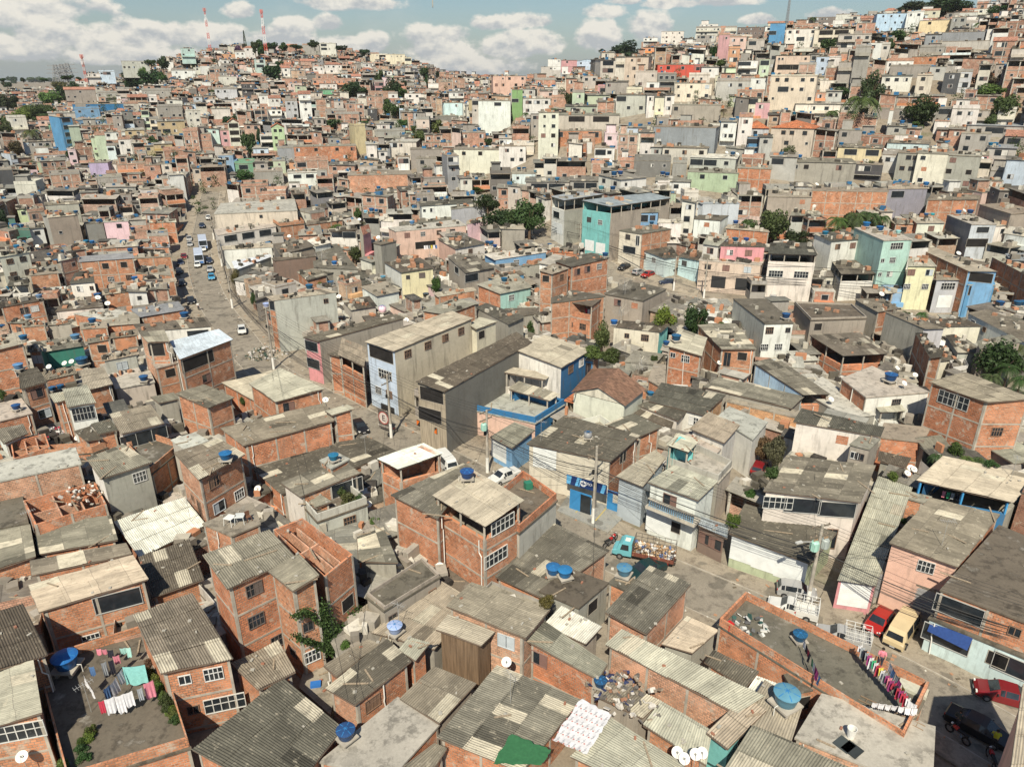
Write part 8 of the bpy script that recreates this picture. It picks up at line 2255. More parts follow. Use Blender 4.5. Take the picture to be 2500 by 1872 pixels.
mk_plain('print ink', (.3, .3, .32)); mk_plain('print ink red', (.42, .18, .16)); bm_ = bmesh.new(); bm_.from_mesh(sheet_.data)
for q, (mb_, nm_) in enumerate(zip(mk_, ('print ink', 'print ink red'))):
 me_ = mb_.mesh('ink', [nm_]); me_.transform(Matrix.Translation(-sheet_.location)); n0 = len(bm_.faces); bm_.from_mesh(me_); bm_.faces.ensure_lookup_table(); sheet_.data.materials.append(M[nm_])
 for f_ in bm_.faces[n0:]: f_.material_index = q + 1
bm_.to_mesh(sheet_.data); bm_.free()
boxy('mattress', 'mattress', 'pale mattress leaning by the parapet of the right terrace', 1250, 990, (3, 3), (.9, 1.8, .25), .9, 'cloth', (.42, .42, .34))
boxy('wooden_crate', 'crate', 'bright blue plastic crate on the cement yard', 517, 950, (1, 3), (.75, .5, .22), .2, 'painted metal', (.03, .14, .42))
boxy('plastic_crate', 'crate', 'red plastic crate in the corner of the right terrace', 1875, 460, (2, 3), (.5, .5, .55), .5, 'painted metal', (.45, .02, .02))
boxy('green_box', 'box', 'dark green box on the black terrace', 140, 905, (2, 2), (.7, .6, .7), .4, 'painted metal', (.03, .16, .10))
boxy('ac_unit', 'air conditioner', 'white air conditioner on the balcony edge of the big brick house', 2110, 1290, (1, 2), (.9, .4, .6), .7, 'painted metal', (.6, .6, .57), 1.2)
boxy('hatch_cover', 'panel', 'left one of two dark square panels on the plain roof terrace', 658, 1462, (3, 3), (1.0, 1.0, .05), .6, 'painted metal', (.05, .06, .06)); boxy('hatch_cover', 'panel', 'right one of two dark square panels on the plain roof terrace', 728, 1505, (3, 3), (1.0, 1.0, .05), .6, 'painted metal', (.03, .035, .035))
P, px, py = atroof(712, 1395, (3, 3)); b = MB(); b.lathe([(0, 0), (.22, 0), (.3, .75), (.27, .75), (.2, .05), (0, .05)], k=16); o = thing('bucket', 'bucket', 'white bucket standing on the plain roof terrace', P, 0, None, b.mesh('bucket', ['dish white']))
def ladder(x0, y0, x1, y1, tile, label, L=3.2):
 P, px, py = atroof(x0, y0, tile); Q, _, _ = atroof(x1, y1, tile); d = (Q - P); d.z = 0; d.normalize(); s = Vector((-d.y, d.x, 0)) * .22; b = MB(); e = d * L + Vector((0, 0, .25))
 b.beam(s, s + e, .06); b.beam(-s, -s + e, .06)
 for k in range(1, 9): b.beam(s + e * k / 9, -s + e * k / 9, .04)
 o = thing('ladder', 'ladder', label, P + Vector((0, 0, .06)), 0, None, b.mesh('ladder', ['timber boards']), (.28, .2, .13)); note(o, px, py)
ladder(530, 1560, 600, 1450, (3, 3), 'short timber ladder lying on the plain roof terrace', 2.2); ladder(790, 1060, 960, 1150, (3, 3), 'long ladder along the edge between the two terraces', 4);
def stool(x, y, tile, col, label, name='plastic_chair', s=1):
 P, px, py = atroof(x, y, tile); o = thing(name, 'chair' if 'chair' in name else 'table', label, P, rng.uniform(0, 6)); note(o, px, py); b = MB(); h = .45 if 'chair' in name else .72; w = .42 * s if 'chair' in name else .8 * s
 b.box((0, 0, h), (w, w, .04)); link('seat' if 'chair' in name else 'tabletop', b.mesh('seat', ['painted metal']), o, (*col, 1))
 for a in (-1, 1):
  for c in (-1, 1): b = MB(); b.beam((a * w * .5, c * w * .5, 0), (a * w * .42, c * w * .42, h), .045); link('leg', b.mesh('leg', ['painted metal']), o, (*col, 1))
 if 'chair' in name: b = MB(); b.box((0, w * .48, h + .25), (w, .04, .42)); link('backrest', b.mesh('backrest', ['painted metal']), o, (*col, 1))
stool(1995, 1215, (0, 2), (.6, .6, .56), 'white plastic table on the ledge below the blue-tanked house', 'plastic_table'); stool(2080, 1200, (0, 2), (.5, .52, .5), 'grey folding table beside the white plastic table', 'plastic_table'); stool(2150, 1185, (0, 2), (.16, .08, .05), 'brown chair beside the folding table')
stool(1490, 650, (3, 3), (.45, .02, .02), 'red plastic chair under the red parasol'); stool(1910, 850, (3, 3), (.45, .02, .02), 'red plastic chair outside the lower shop, left one'); stool(1945, 800, (3, 3), (.45, .02, .02), 'red plastic chair outside the lower shop, right one'); stool(1430, 610, (3, 3), (.62, .6, .55), 'small white table beside the red parasol', 'plastic_table', .9)
P, px, py = atroof(1495, 600, (3, 3)); o = thing('parasol', 'parasol', 'red and white parasol in front of the blue-awning shop', Vector((P.x, P.y, .1))); note(o, px, py)
b = MB(); b.tube([(0, 0, 0), (0, 0, 2.4)], .03, 6); link('pole', b.mesh('pole', ['dish white']), o)
for k in range(8):
 a0, a1 = k * .785, (k + 1) * .785; b = MB(); b.poly([(0, 0, 2.5), (1.2 * math.cos(a0), 1.2 * math.sin(a0), 2.0), (1.2 * math.cos(a1), 1.2 * math.sin(a1), 2.0)]); link('canopy_panel', b.mesh('canopy_panel', ['cloth']), o, (.55, .03, .03, 1) if k % 4 else (.65, .62, .6, 1))
def worldquad(name, cat, label, pts, tile, hs, mat, col, thick=.05, uvs=None):
 q = []
 for (x, y), h in zip(pts, hs):
  (px, py), = S([(x, y)], tile); q.append(atz(px, py, h) if tile else None)
 b = MB(); n_ = (q[1] - q[0]).cross(q[3] - q[0]).normalized() * thick
 b.hexa([p - n_ for p in q], q); loc = q[0].copy(); me = b.mesh(name, [mat]); me.transform(Matrix.Translation(-loc)); o = thing(name, cat, label, loc, 0, None, me, col); px, py = S([pts[0]], tile)[0]; note(o, px, py); return o, q
worldquad('awning', 'awning', 'ragged dark blue awning over the shop with the parasol', [(1375, 480), (1720, 650), (1770, 545), (1415, 375)], (3, 3), [2.4, 2.4, 3.15, 3.15], 'cloth', (.02, .05, .17))
worldquad('metal_canopy', 'canopy', 'grey metal canopy over the brown gate beside the white house', [(1590, 1230), (1862, 1340), (1872, 1240), (1625, 1140)], (2, 2), [2.6, 2.6, 3.0, 3.0], 'painted metal', (.22, .25, .26))
def sign_board(name, cat, label, p_left, p_right, z, h, tile, col, off=.12, group=None):
 (x0, y0), (x1, y1) = S([p_left, p_right], tile); a, c = atz(x0, y0, z), atz(x1, y1, z); d = (c - a).normalized(); nn = Vector((d.y, -d.x, 0)); a += nn * off; c += nn * off
 o = thing(name, cat, label, a, math.atan2(d.y, d.x)); note(o, (x0 + x1) / 2, (y0 + y1) / 2); L = (c - a).length
 b = MB(); b.box((L / 2, 0, -h / 2), (L, .08, h)); link('board', b.mesh('board', ['painted metal']), o, (*col, 1)); return o, L
def lettering(parent, text, size, x, z, col, y=-.052):
 cu = bpy.data.curves.new('lettering', 'FONT'); cu.body = text; cu.size = size; cu.extrude = .004; cu.align_x = 'CENTER'; cu.offset = .012 * size
 t = bpy.data.objects.new('lettering', cu); COL.objects.link(t)
 dg = bpy.context.evaluated_depsgraph_get(); me = bpy.data.meshes.new_from_object(t.evaluated_get(dg)); bpy.data.objects.remove(t)
 me.materials.clear(); me.materials.append(M['painted metal']); o = link('lettering', me, parent, (*col, 1)); o.location = (x, y, z); o.rotation_euler = (math.pi / 2, 0, 0); return o
def plate(parent, name, pts, col, y=-.048, mat='painted metal'):
 b = MB(); b.poly([(x, y, z) for x, z in pts]); return link(name, b.mesh(name, [mat]), parent, (*col, 1))
def disc(parent, name, x, z, r, col, y=-.052, r0=0, k=24, a0=0, a1=6.2832):
 b = MB()
 for i in range(k):
  t0, t1 = a0 + (a1 - a0) * i / k, a0 + (a1 - a0) * (i + 1) / k
  b.poly([(x + r0 * math.cos(t0), y, z + r0 * math.sin(t0)), (x + r * math.cos(t0), y, z + r * math.sin(t0)), (x + r * math.cos(t1), y, z + r * math.sin(t1)), (x + r0 * math.cos(t1), y, z + r0 * math.sin(t1))])
 return link(name, b.mesh(name, ['painted metal']), parent, (*col, 1))
NAVY, CYAN, WHT = (.018, .04, .13), (.13, .40, .66), (.66, .66, .66)
o, L = sign_board('shop_sign', 'sign', 'long navy and light blue pharmacy sign with white cross disc', (492, 765), (838, 862), 3.6, 1.1, (2, 2), NAVY, .5)
plate(o, 'blue_flash', [(.02, -1.06), (.45, -1.06), (.62, -.04), (.02, -.04)], CYAN); plate(o, 'blue_flash', [(1.0, -1.06), (1.3, -1.06), (1.55, -.04), (1.25, -.04)], CYAN); plate(o, 'blue_flash', [(1.5, -1.06), (1.75, -.04), (1.62, -.04), (1.4, -1.06)], CYAN); plate(o, 'blue_flash', [(L - .7, -1.06), (L - .3, -1.06), (L - .05, -.04), (L - .45, -.04)], CYAN)
disc(o, 'cross_disc', 1.95, -.55, .36, WHT); plate(o, 'cross', [(1.9, -.8), (2.0, -.8), (2.0, -.3), (1.9, -.3)], NAVY, -.056); plate(o, 'cross', [(1.7, -.6), (2.2, -.6), (2.2, -.5), (1.7, -.5)], NAVY, -.056)
lettering(o, 'NOVA', .5, L * .52, -.62, WHT, -.05);
o, L = sign_board('storefront', 'shop front', 'blue shop front under the pharmacy sign', (515, 900), (700, 960), 2.5, 2.35, (2, 2), (.04, .20, .42), .3)
b = MB(); b.box((L * .75, -.06, -1.2), (1.2, .05, 2.1)); link('glass_door', b.mesh('glass_door', ['glass pane']), o)
o, L = sign_board('storefront', 'shop front', 'blue shutters with pale banner right of the street pole', (838, 905), (1065, 975), 2.5, 2.35, (2, 2), (.04, .20, .42), .3)
plate(o, 'banner', [(L * .22, -1.3), (L * .68, -1.3), (L * .68, -.3), (L * .22, -.3)], (.5, .47, .40)); plate(o, 'fascia', [(0, -.28), (L, -.28), (L, 0), (0, 0)], (.04, .05, .13), -.055)
o, L = sign_board('wall_sign', 'sign', 'dark panel with crossed-out letter E on the light blue street front', (1060, 215), (1150, 245), 3.0, 2.6, (1, 2), (.10, .085, .075), .12)
cxs = L * .5; disc(o, 'ring', cxs, -1.05, .85, (.52, .46, .42)); disc(o, 'ring_rim', cxs, -1.05, .88, (.35, .06, .05), -.055, .76); lettering(o, 'E', 1.15, cxs, -1.45, (.05, .04, .04), -.058); lettering(o, 'ESTACIONAMENTO', .24, cxs, -2.3, (.55, .52, .48), -.05)
o, L = sign_board('shop_sign', 'sign', 'black and orange sign below the timber balconies', (1415, 300), (1590, 375), 3.3, .8, (1, 2), (.03, .025, .02), .5)
plate(o, 'orange_end', [(0.02, -.78), (.6, -.05), (.02, -.05)], (.6, .14, .02)); plate(o, 'orange_end', [(L - .02, -.78), (L - .02, -.05), (L - .7, -.78)], (.6, .14, .02)); lettering(o, 'AB MOTOS', .34, L * .5, -.52, (.55, .13, .02), -.05)
o, L = sign_board('crest_banner', 'banner', 'black wall panel with red and white crest between two shutters', (1862, 800), (1925, 812), 3.4, 3.2, (2, 1), (.03, .03, .035), .25)
cx_ = L / 2; disc(o, 'red_arc', cx_, -1.6, L * .62, (.45, .04, .05), -.05, L * .5, 20, 3.4, 6.02); disc(o, 'red_arc', cx_, -1.5, L * .46, (.45, .04, .05), -.05, L * .36, 20, 3.4, 6.02); disc(o, 'crest_ring', cx_, -1.15, L * .33, (.6, .6, .58), -.052, L * .22, 20, 3.0, 6.4); disc(o, 'crest_centre', cx_, -1.1, L * .2, (.18, .06, .06), -.052)
plate(o, 'crest_crown', [(cx_ - L * .34, -.75), (cx_ + L * .34, -.75), (cx_ + L * .42, -.45), (cx_, -.2), (cx_ - L * .42, -.45)], (.06, .05, .05), -.05); plate(o, 'crown_band', [(cx_ - L * .28, -.68), (cx_ + L * .28, -.68), (cx_ + L * .32, -.5), (cx_ - L * .32, -.5)], (.6, .6, .56), -.054); plate(o, 'tag', [(cx_ - L * .2, -3.1), (cx_ + L * .2, -3.0), (cx_ + L * .22, -2.6), (cx_ - L * .2, -2.7)], (.6, .58, .52), -.05)
(x0, y0), (x1, y1) = S([(1185, 985), (1585, 1140)], (2, 2)); a, c = atz(x0, y0, 4.8), atz(x1, y1, 4.8); d = (c - a); L = d.length; d.normalize(); o = thing('balustrade', 'balustrade', 'pale blue turned balustrade along the front of the white house', a, math.atan2(d.y, d.x)); note(o, 1640, 1235)
b = MB(); b.box((L / 2, -.15, 0), (L, .28, .1)); b.box((L / 2, .3, -.95), (L + .3, 1.3, .3)); link('rail', b.mesh('rail', ['painted plaster']), o, (.5, .46, .38, 1))
for k in range(22):
 b = MB(); b.lathe([(.07, -.8), (.09, -.7), (.05, -.45), (.09, -.25), (.06, -.05)], (.15 + (L - .3) * k / 21, -.15, 0), 8); link('baluster', b.mesh('baluster', ['painted plaster']), o, (.22, .36, .48, 1))
q = []
for (x, y), h in zip([(1755, 380), (1880, 220), (2060, 110), (2240, 40)], [2.4, 2.6, 2.9, 3.1]): (px, py), = S([(x, y)], (1, 2)); q.append(atz(px, py, h))
b = MB(); off = Vector((.12, -.12, 0))
for a, c in zip(q, q[1:]): b.hexa([a - Vector((0, 0, 1.6)), c - Vector((0, 0, 1.6)), c - Vector((0, 0, 1.6)) + off, a - Vector((0, 0, 1.6)) + off], [a, c, c + off, a + off])
o = thing('ramp_wall', 'wall', 'deep blue stepped wall rising to the deep blue house', (0, 0, 0), 0, None, b.mesh('ramp_wall', ['painted plaster']), (.03, .14, .32)); note(o, 1200, 1000)
r_ = random.Random(8); mbs = [MB(), MB(), MB()]
near = [h for h in HEROES if h[3] < 95 and h[2].z > .5]
for _ in range(900):
 poly, p0, n_, dist, top = r_.choice(near); xs = [p[0] for p in poly]; ys = [p[1] for p in poly]
 px, py = r_.uniform(min(xs), max(xs)), r_.uniform(min(ys), max(ys))
 if not inpoly(px, py, poly): continue
 P = roof_at(px, py, 0); m4 = Matrix.Translation(P + Vector((0, 0, .06))) @ Matrix.Rotation(r_.uniform(0, 3.14), 4, 'Z') @ Matrix.Rotation(r_.uniform(-.1, .1), 4, 'X'); k = r_.random()
 if k < .22: mbs[0].box((0, 0, 0), (.24, .14, .11), 0, m4)
 elif k < .75: mbs[1].box((0, 0, 0), (r_.uniform(.1, .35), r_.uniform(.1, .25), .08), 0, m4)
 else: mbs[2].box((0, 0, .02), (r_.uniform(1.0, 2.6), .12, .05), 0, m4)
for mb_, mt_, cc_, lab in zip(mbs, ('painted plaster', 'raw cement', 'timber boards'), ((.30, .14, .09), (.36, .34, .29), (.3, .24, .17)), ('loose red bricks lying about on the roofs', 'broken cement lumps lying about on the roofs', 'old planks lying about on the roofs')):
 x = link('roof_rubble', mb_.mesh('roof_rubble', [mt_]), None, (*cc_, 1)); x['kind'] = 'stuff'; x['label'] = lab
mbs = [MB(), MB(), MB(), MB()]; mid_ = [h for h in HEROES if 110 < h[3] < 420 and h[2].z > .5 and h[4] is not None and 'metal' not in h[4].get('_lab', '')]
for _ in range(1800):
 poly, p0, n_, dist, top = r_.choice(mid_); i = r_.randrange(len(poly)); t_ = r_.uniform(.05, .95); cx_ = sum(p[0] for p in poly) / 4; cy_ = sum(p[1] for p in poly) / 4; k = r_.uniform(.1, .85)
 px = cx_ + (poly[i][0] + (poly[i - 1][0] - poly[i][0]) * t_ - cx_) * k; py = cy_ + (poly[i][1] + (poly[i - 1][1] - poly[i][1]) * t_ - cy_) * k; d = ray(px, py); q = d.dot(n_)
 if abs(q) < 1e-4: continue
 P = CAMP + d * ((p0 - CAMP).dot(n_) / q); s = .6 if dist < 150 else 1.0
 hh = r_.uniform(.2, .9) * s; r_.choice(mbs).box((P.x, P.y, P.z + hh / 2), (r_.uniform(.3, 1.5) * s, r_.uniform(.25, 1.0) * s, hh), r_.uniform(0, 3))
for mb_, cc_ in zip(mbs, ((.38, .2, .12), (.06, .055, .045), (.45, .42, .35), (.22, .2, .16))):
 x = link('roof_clutter', mb_.mesh('roof_clutter', ['painted plaster']), None, (*cc_, 1)); x['kind'] = 'stuff'; x['label'] = 'boxes, blocks and bundles left on the more distant roofs'
def heap(x, y, tile, rad, n_, cols, label, hh=.5):
 P, px, py = atroof(x, y, tile); r_ = random.Random(int(x)); ms = [MB() for _ in cols]
 for _ in range(n_):
  a, rr_ = r_.uniform(0, 6.28), rad * math.sqrt(r_.random()); m4 = Matrix.Translation((P.x + rr_ * math.cos(a), P.y + rr_ * math.sin(a), P.z + r_.uniform(0, hh) * (1 - rr_ / rad))) @ Matrix.Rotation(r_.uniform(0, 6), 4, (r_.random(), r_.random(), 1))
  r_.choice(ms).box((0, 0, 0), (r_.uniform(.1, .5), r_.uniform(.1, .4), r_.uniform(.03, .25)), 0, m4)
 for mb_, cc_ in zip(ms, cols):
  if mb_.f: q_ = link('rubbish_heap', mb_.mesh('rubbish_heap', ['cloth']), None, (*cc_, 1)); q_['kind'] = 'stuff'; q_['label'] = label
heap(870, 960, (2, 3), 1.8, 60, [(.03, .04, .10), (.45, .42, .37), (.2, .17, .13), (.25, .13, .08)], 'jumble of plastic, cloth and scrap in the narrow yard')
heap(1050, 1050, (2, 3), 2.2, 70, [(.12, .11, .1), (.5, .47, .42), (.25, .2, .15)], 'scrap and twisted wire on the low roof')
heap(540, 790, (3, 1), 3.0, 160, [(.5, .5, .5), (.12, .12, .12), (.08, .2, .4), (.3, .22, .15)], 'large pile of scrap on the house beside the white pavilion roof', 2.5)
heap(90, 1400, (1, 1), 3.5, 120, [(.05, .08, .06), (.45, .43, .4), (.2, .17, .12)], 'rubbish and bins dumped at the street corner', 1.2)
heap(450, 430, (0, 2), 1.6, 60, [(.5, .5, .48), (.35, .02, .05), (.1, .1, .12)], 'clutter of cloth and plastic on the dark roof', .6)
heap(740, 940, (0, 2), 2.2, 60, [(.5, .48, .44), (.3, .12, .06), (.1, .08, .06)], 'broken boards lying inside the roofless shell', .4)
heap(1690, 1560, (1, 3), 1.6, 160, [(.25, .36, .48), (.5, .5, .46), (.04, .06, .1)], 'heap of blue and white cloth scraps at the bottom edge', .4)
heap(2050, 430, (2, 3), 1.4, 40, [(.03, .08, .07), (.5, .5, .47), (.1, .1, .1)], 'junk in the corner of the right terrace', .8)
at = thing('tv_aerial', 'aerial', 'x', group='television aerials on roofs'); b = MB(); b.tube([(0, 0, -.2), (0, 0, 2.6)], .02, 5); k1 = link('mast', b.mesh('mast', ['mesh wire']), at, (.4, .4, .38, 1)); b = MB(); b.beam((-.6, 0, 2.4), (.6, 0, 2.4), .02); [b.beam((-.55 + .18 * i, -.3, 2.4), (-.55 + .18 * i, .3, 2.4), .012) for i in range(7)]; k2 = link('elements', b.mesh('elements', ['mesh wire']), at, (.5, .5, .48, 1)); KIDS[at.name] = [k1, k2]
for k, (x, y, tile) in enumerate([(130, 1410, (0, 3)), (790, 1180, (0, 3)), (1240, 470, (1, 3)), (2200, 1100, (1, 3)), (1440, 1500, (2, 3)), (1980, 330, (3, 2)), (2100, 820, (3, 2)), (700, 720, (0, 2)), (400, 60, (0, 2)), (1650, 1200, (0, 2)), (250, 500, (2, 2)), (950, 620, (1, 2)), (640, 560, (1, 2)), (1500, 1400, (3, 2)), (300, 1300, (0, 2)), (1900, 180, (3, 2)), (620, 1000, (1, 1)), (1800, 480, (1, 1)), (1600, 950, (2, 1)), (1300, 1120, (2, 1)), (900, 440, (0, 1)), (1200, 560, (0, 1))]):
 P, px, py = atroof(x, y, tile)
 if k == 0: o = at; o.location = P
 else: o = dup(at, P, rng.uniform(0, 3))
 o['label'] = 'thin television aerial on the roof ' + rel(px, py); note(o, px, py)
it_ = [i for i in ITEMS if i['lab'] and i['lab'].startswith('unroofed')][0]; A_, R_ = it_['q'][0], it_['q'][1]; nn = Vector((R_.y - A_.y, A_.x - R_.x, 0)).normalized(); r_ = random.Random(4); mb = MB()
for pts, wd in (([(560, 640), (600, 520), (640, 430), (560, 330), (560, 250)], 60), ([(640, 440), (520, 400), (430, 300), (300, 350)], 28), ([(640, 600), (720, 470), (820, 430), (880, 300)], 55), ([(600, 620), (760, 560), (860, 460)], 60), ([(560, 600), (400, 560), (320, 510)], 30), ([(600, 640), (800, 600)], 45)):
 for a, c in zip(pts, pts[1:]):
  for _ in range(int(math.hypot(c[0] - a[0], c[1] - a[1]) * wd / 17)):
   t_ = r_.random(); (px, py), = S([(a[0] + (c[0] - a[0]) * t_ + r_.gauss(0, wd * .5), a[1] + (c[1] - a[1]) * t_ + r_.gauss(0, wd * .5))], (1, 3)); d = ray(px, py); q = CAMP + d * ((A_ - CAMP).dot(nn) / d.dot(nn)) + nn * r_.uniform(.03, .45)
   u = Vector((r_.gauss(0, 1), r_.gauss(0, 1), r_.gauss(0, 1))).normalized(); v = u.cross(nn).normalized(); s = r_.uniform(.07, .15); mb.poly([q - u * s, q - v * s * .6, q + u * s, q + v * s * .6])
o = thing('climbing_vine', 'climbing plant', 'green creeper climbing the unroofed brick wall beside the stepped house', (0, 0, 0), 0, None, mb.mesh('climbing_vine', ['leaf']), (.06, .10, .03)); note(o, 800, 1540)
def person(x, y, tile, label, shirt, trousers, pose=0, face=0, hair=(.02, .015, .01), skin=(.30, .16, .10), onroof=False, H=1.72):
 (px, py), = S([(x, y)], tile); P = roof_at(px, py, 0) if onroof else march(px, py, 0)
 if not onroof: P.z = G(P.x, P.y) + .06
 o = thing('person', 'person', label, P, face, 'people in the street'); note(o, px, py)
 st = .16 if pose == 1 else .03; ar = .25 if pose == 1 else .05; k = H / 1.72
 J = {'pel': (0, 0, .95), 'ch': (0, 0, 1.28), 'nk': (0, 0, 1.48), 'hd': (.01, 0, 1.62), 'ht': (0, 0, 1.72),
   'hl': (0, .09, .9), 'kl': (st * .8, .1, .5), 'al': (st - .05, .1, .08), 'tl': (st + .12, .1, .03), 'hr': (0, -.09, .9), 'kr': (-st * .3, -.1, .5), 'ar': (-st - .05, -.1, .09), 'tr': (-st + .1, -.1, .03),
   'sl': (0, .18, 1.42), 'el': (-ar * .5, .22, 1.14), 'wl': (ar * .3 + .05, .2, .9), 'sr': (0, -.18, 1.42), 'er': (ar * .6, -.22, 1.15), 'wr': (ar + .12, -.19, .96)}
 if pose == 2: J['el'] = (.12, .24, 1.2); J['wl'] = (.36, .2, 1.12); J['er'] = (.14, -.24, 1.2); J['wr'] = (.38, -.18, 1.15)
 E = [('pel', 'ch'), ('ch', 'nk'), ('nk', 'hd'), ('hd', 'ht'), ('pel', 'hl'), ('hl', 'kl'), ('kl', 'al'), ('al', 'tl'), ('pel', 'hr'), ('hr', 'kr'), ('kr', 'ar'), ('ar', 'tr'), ('ch', 'sl'), ('sl', 'el'), ('el', 'wl'), ('ch', 'sr'), ('sr', 'er'), ('er', 'wr')]
 Rr_ = {'pel': .13, 'ch': .15, 'nk': .055, 'hd': .095, 'ht': .07, 'hl': .095, 'kl': .06, 'al': .04, 'tl': .035, 'hr': .095, 'kr': .06, 'ar': .04, 'tr': .035, 'sl': .06, 'el': .042, 'wl': .03, 'sr': .06, 'er': .042, 'wr': .03}
 names = list(J)
 for s, w_ in ((1, 'wl'), (-1, 'wr')):          # five fingers on each hand
  wv = Vector(J[w_]); ev = Vector(J['e' + w_[1]]); dd = (wv - ev).normalized(); pn = w_ + 'p'; J[pn] = tuple(wv + dd * .08); names.append(pn); E.append((w_, pn)); Rr_[pn] = .03
  for i in range(5):
   f = '%s%d' % (w_, i); sp = (i - 1.5) * .018; ln = (.075, .085, .08, .06, .05)[i] if i < 4 else .05; base = wv + dd * (.04 if i == 4 else .08)
   sd_ = Vector((sp if i < 4 else .035, 0, 0)); J[f] = tuple(base + sd_ + dd * ln * .6); J[f + 't'] = tuple(base + sd_ * 1.2 + dd * ln + Vector((0, -.015 * s, 0))); names += [f, f + 't']; E += [(pn if i < 4 else w_, f), (f, f + 't')]; Rr_[f] = .009; Rr_[f + 't'] = .008
 me = bpy.data.meshes.new('body'); me.from_pydata([Vector(J[n_]) * k for n_ in names], [(names.index(a), names.index(b_)) for a, b_ in E], []); me.materials.append(M['skin'])
 bd = link('body', me, o); sk = bd.modifiers.new('skin', 'SKIN');
 for v, n_ in zip(me.skin_vertices[0].data, names): v.radius = (Rr_[n_] * k,) * 2 if n_ not in ('ch', 'pel') else (Rr_[n_] * k, Rr_[n_] * .72 * k)
 me.skin_vertices[0].data[0].use_root = True; ss = bd.modifiers.new('sub', 'SUBSURF'); ss.levels = ss.render_levels = 1
 def limb(mb, pts, rs):
  pts = [Vector(J[p]) * k for p in pts]
  for (a, ra), (c, rc_) in zip(zip(pts, rs), list(zip(pts, rs))[1:]): mb.tube([a, c], ra * k, 10, True, r2=rc_ * k)
 m_ = MB(); m_.lathe([(.135 * k, .9 * k), (.165 * k, 1.05 * k), (.19 * k, 1.3 * k), (.175 * k, 1.42 * k), (.07 * k, 1.5 * k)], k=14); m_.v = [(x * .72, y_, z) for x, y_, z in m_.v]; limb(m_, ('sl', 'el'), (.075, .062)); limb(m_, ('sr', 'er'), (.075, .062)); link('shirt', m_.mesh('shirt', ['cloth'], True), o, (*shirt, 1))
 m_ = MB(); m_.lathe([(.12 * k, .84 * k), (.165 * k, .88 * k), (.15 * k, 1.0 * k), (.14 * k, 1.02 * k)], k=14); m_.v = [(x * .8, y_, z) for x, y_, z in m_.v]; limb(m_, ('hl', 'kl', 'al'), (.11, .078, .06)); limb(m_, ('hr', 'kr', 'ar'), (.11, .078, .06)); link('trousers', m_.mesh('trousers', ['cloth'], True), o, (*trousers, 1))
 m_ = MB(); m_.lathe([(.104, 0), (.108, .04), (.09, .09), (.045, .12), (0, .125)], (-.012, 0, 1.63 * k), 14); link('hair', m_.mesh('hair', ['hair'], True), o)
 for s in (-1, 1): m_ = MB(); m_.box((.085, s * .032, 1.635 * k), (.02, .022, .012)); link('eye', m_.mesh('eye', ['hair']), o)
 m_ = MB(); m_.box((.1, 0, 1.6 * k), (.03, .022, .035)); link('nose', m_.mesh('nose', ['skin']), o)
 m_ = MB(); m_.box((.092, 0, 1.565 * k), (.012, .045, .01)); link('mouth', m_.mesh('mouth', ['painted metal']), o, (.25, .07, .06, 1))
 return o
person(1720, 1030, (0, 1), 'person in white shirt walking across the long street', (.62, .62, .6), (.04, .04, .05), 1, -1.2)
person(1935, 1500, (3, 3), 'person in yellow shirt at the motorbike in the bottom right shade', (.5, .48, .03), (.03, .03, .03), 2, 1.0)
person(1620, 1330, (3, 3), 'person in dark clothes beside the black car in the shade', (.06, .07, .06), (.04, .04, .05), 1, .5)
person(1742, 1190, (2, 2), 'person in purple and pink on the dirt lane', (.35, .08, .25), (.1, .08, .14), 0, -1.5)
person(960, 790, (3, 3), 'person in pink top standing behind the washing on the right terrace', (.6, .2, .25), (.05, .05, .07), 2, -2.0, onroof=True)
person(2020, 420, (1, 1), 'person in red on the roof edge by the cluster of tanks', (.4, .05, .05), (.05, .06, .1), 0, -1.5, onroof=True)
NUMS = {1: 'one', 2: 'two', 3: 'three', 4: 'four', 5: 'five', 6: 'six'}
for o in ALL:
 if o.get('_k') and not o.get('_lab'):
  wall, roof, opts, st = o['_k'].split('|'); st = max(1, min(6, int(st))); wl = wall.split('/')[0]; x0, y0, x1, y1 = o['_box']; px, py = (x0 + x1) / 2, (y0 + y1) / 2
  rf = RNM[roof] + ' roof' if roof not in ('f', 'fd', 'fl') else RNM[roof]
  o['label'] = ('%s-storey ' % NUMS[st] if st > 1 else 'low ') + WN[wl] + ' house, ' + (rf if roof != 'o' else 'no roof') + (', open top' if 'open' in opts else '') + ', ' + rel(px, py)
  PX[o.name] = (px, py)
 elif o.get('_k'):
  o['label'] = o['_lab']; x0, y0, x1, y1 = o['_box']; PX[o.name] = ((x0 + x1) / 2, (y0 + y1) / 2)
from collections import defaultdict
ORD = {1: 'second', 2: 'third', 3: 'fourth', 4: 'fifth', 5: 'sixth', 6: 'seventh', 7: 'eighth', 8: 'ninth', 9: 'tenth'}
def clip(s):
 w_ = s.split()
 if len(w_) <= 16: return s
 for a, b_ in (('corrugated ', ''), ('rooftop ', ''), ('television ', ''), (' just ', ' '), (', open top', ''), ('-storey', '-floor'), (' house,', ','), ('small ', ''), (' the ', ' ')):
  s = s.replace(a, b_)
  if len(s.split()) <= 16: return s
 return ' '.join(s.split()[:16])
by = defaultdict(list)
for o in ALL:
 try: nm = o.name
 except ReferenceError: continue
 if nm in PX: by[o['label']].append(o)
for lab, os_ in by.items():
 if len(os_) > 1:
  os_.sort(key=lambda o: PX[o.name][0]); n_ = len(os_)
  for i, o in enumerate(os_):
   w_ = 'leftmost' if i == 0 else 'rightmost' if i == n_ - 1 else ORD.get(i, 'number %d' % (i + 1)) + ' from left'
   o['label'] = lab + ', ' + w_
used = set()
for o in ALL:
 try: l = o['label']
 except Exception: continue
 l = clip(l)
 o['label'] = l
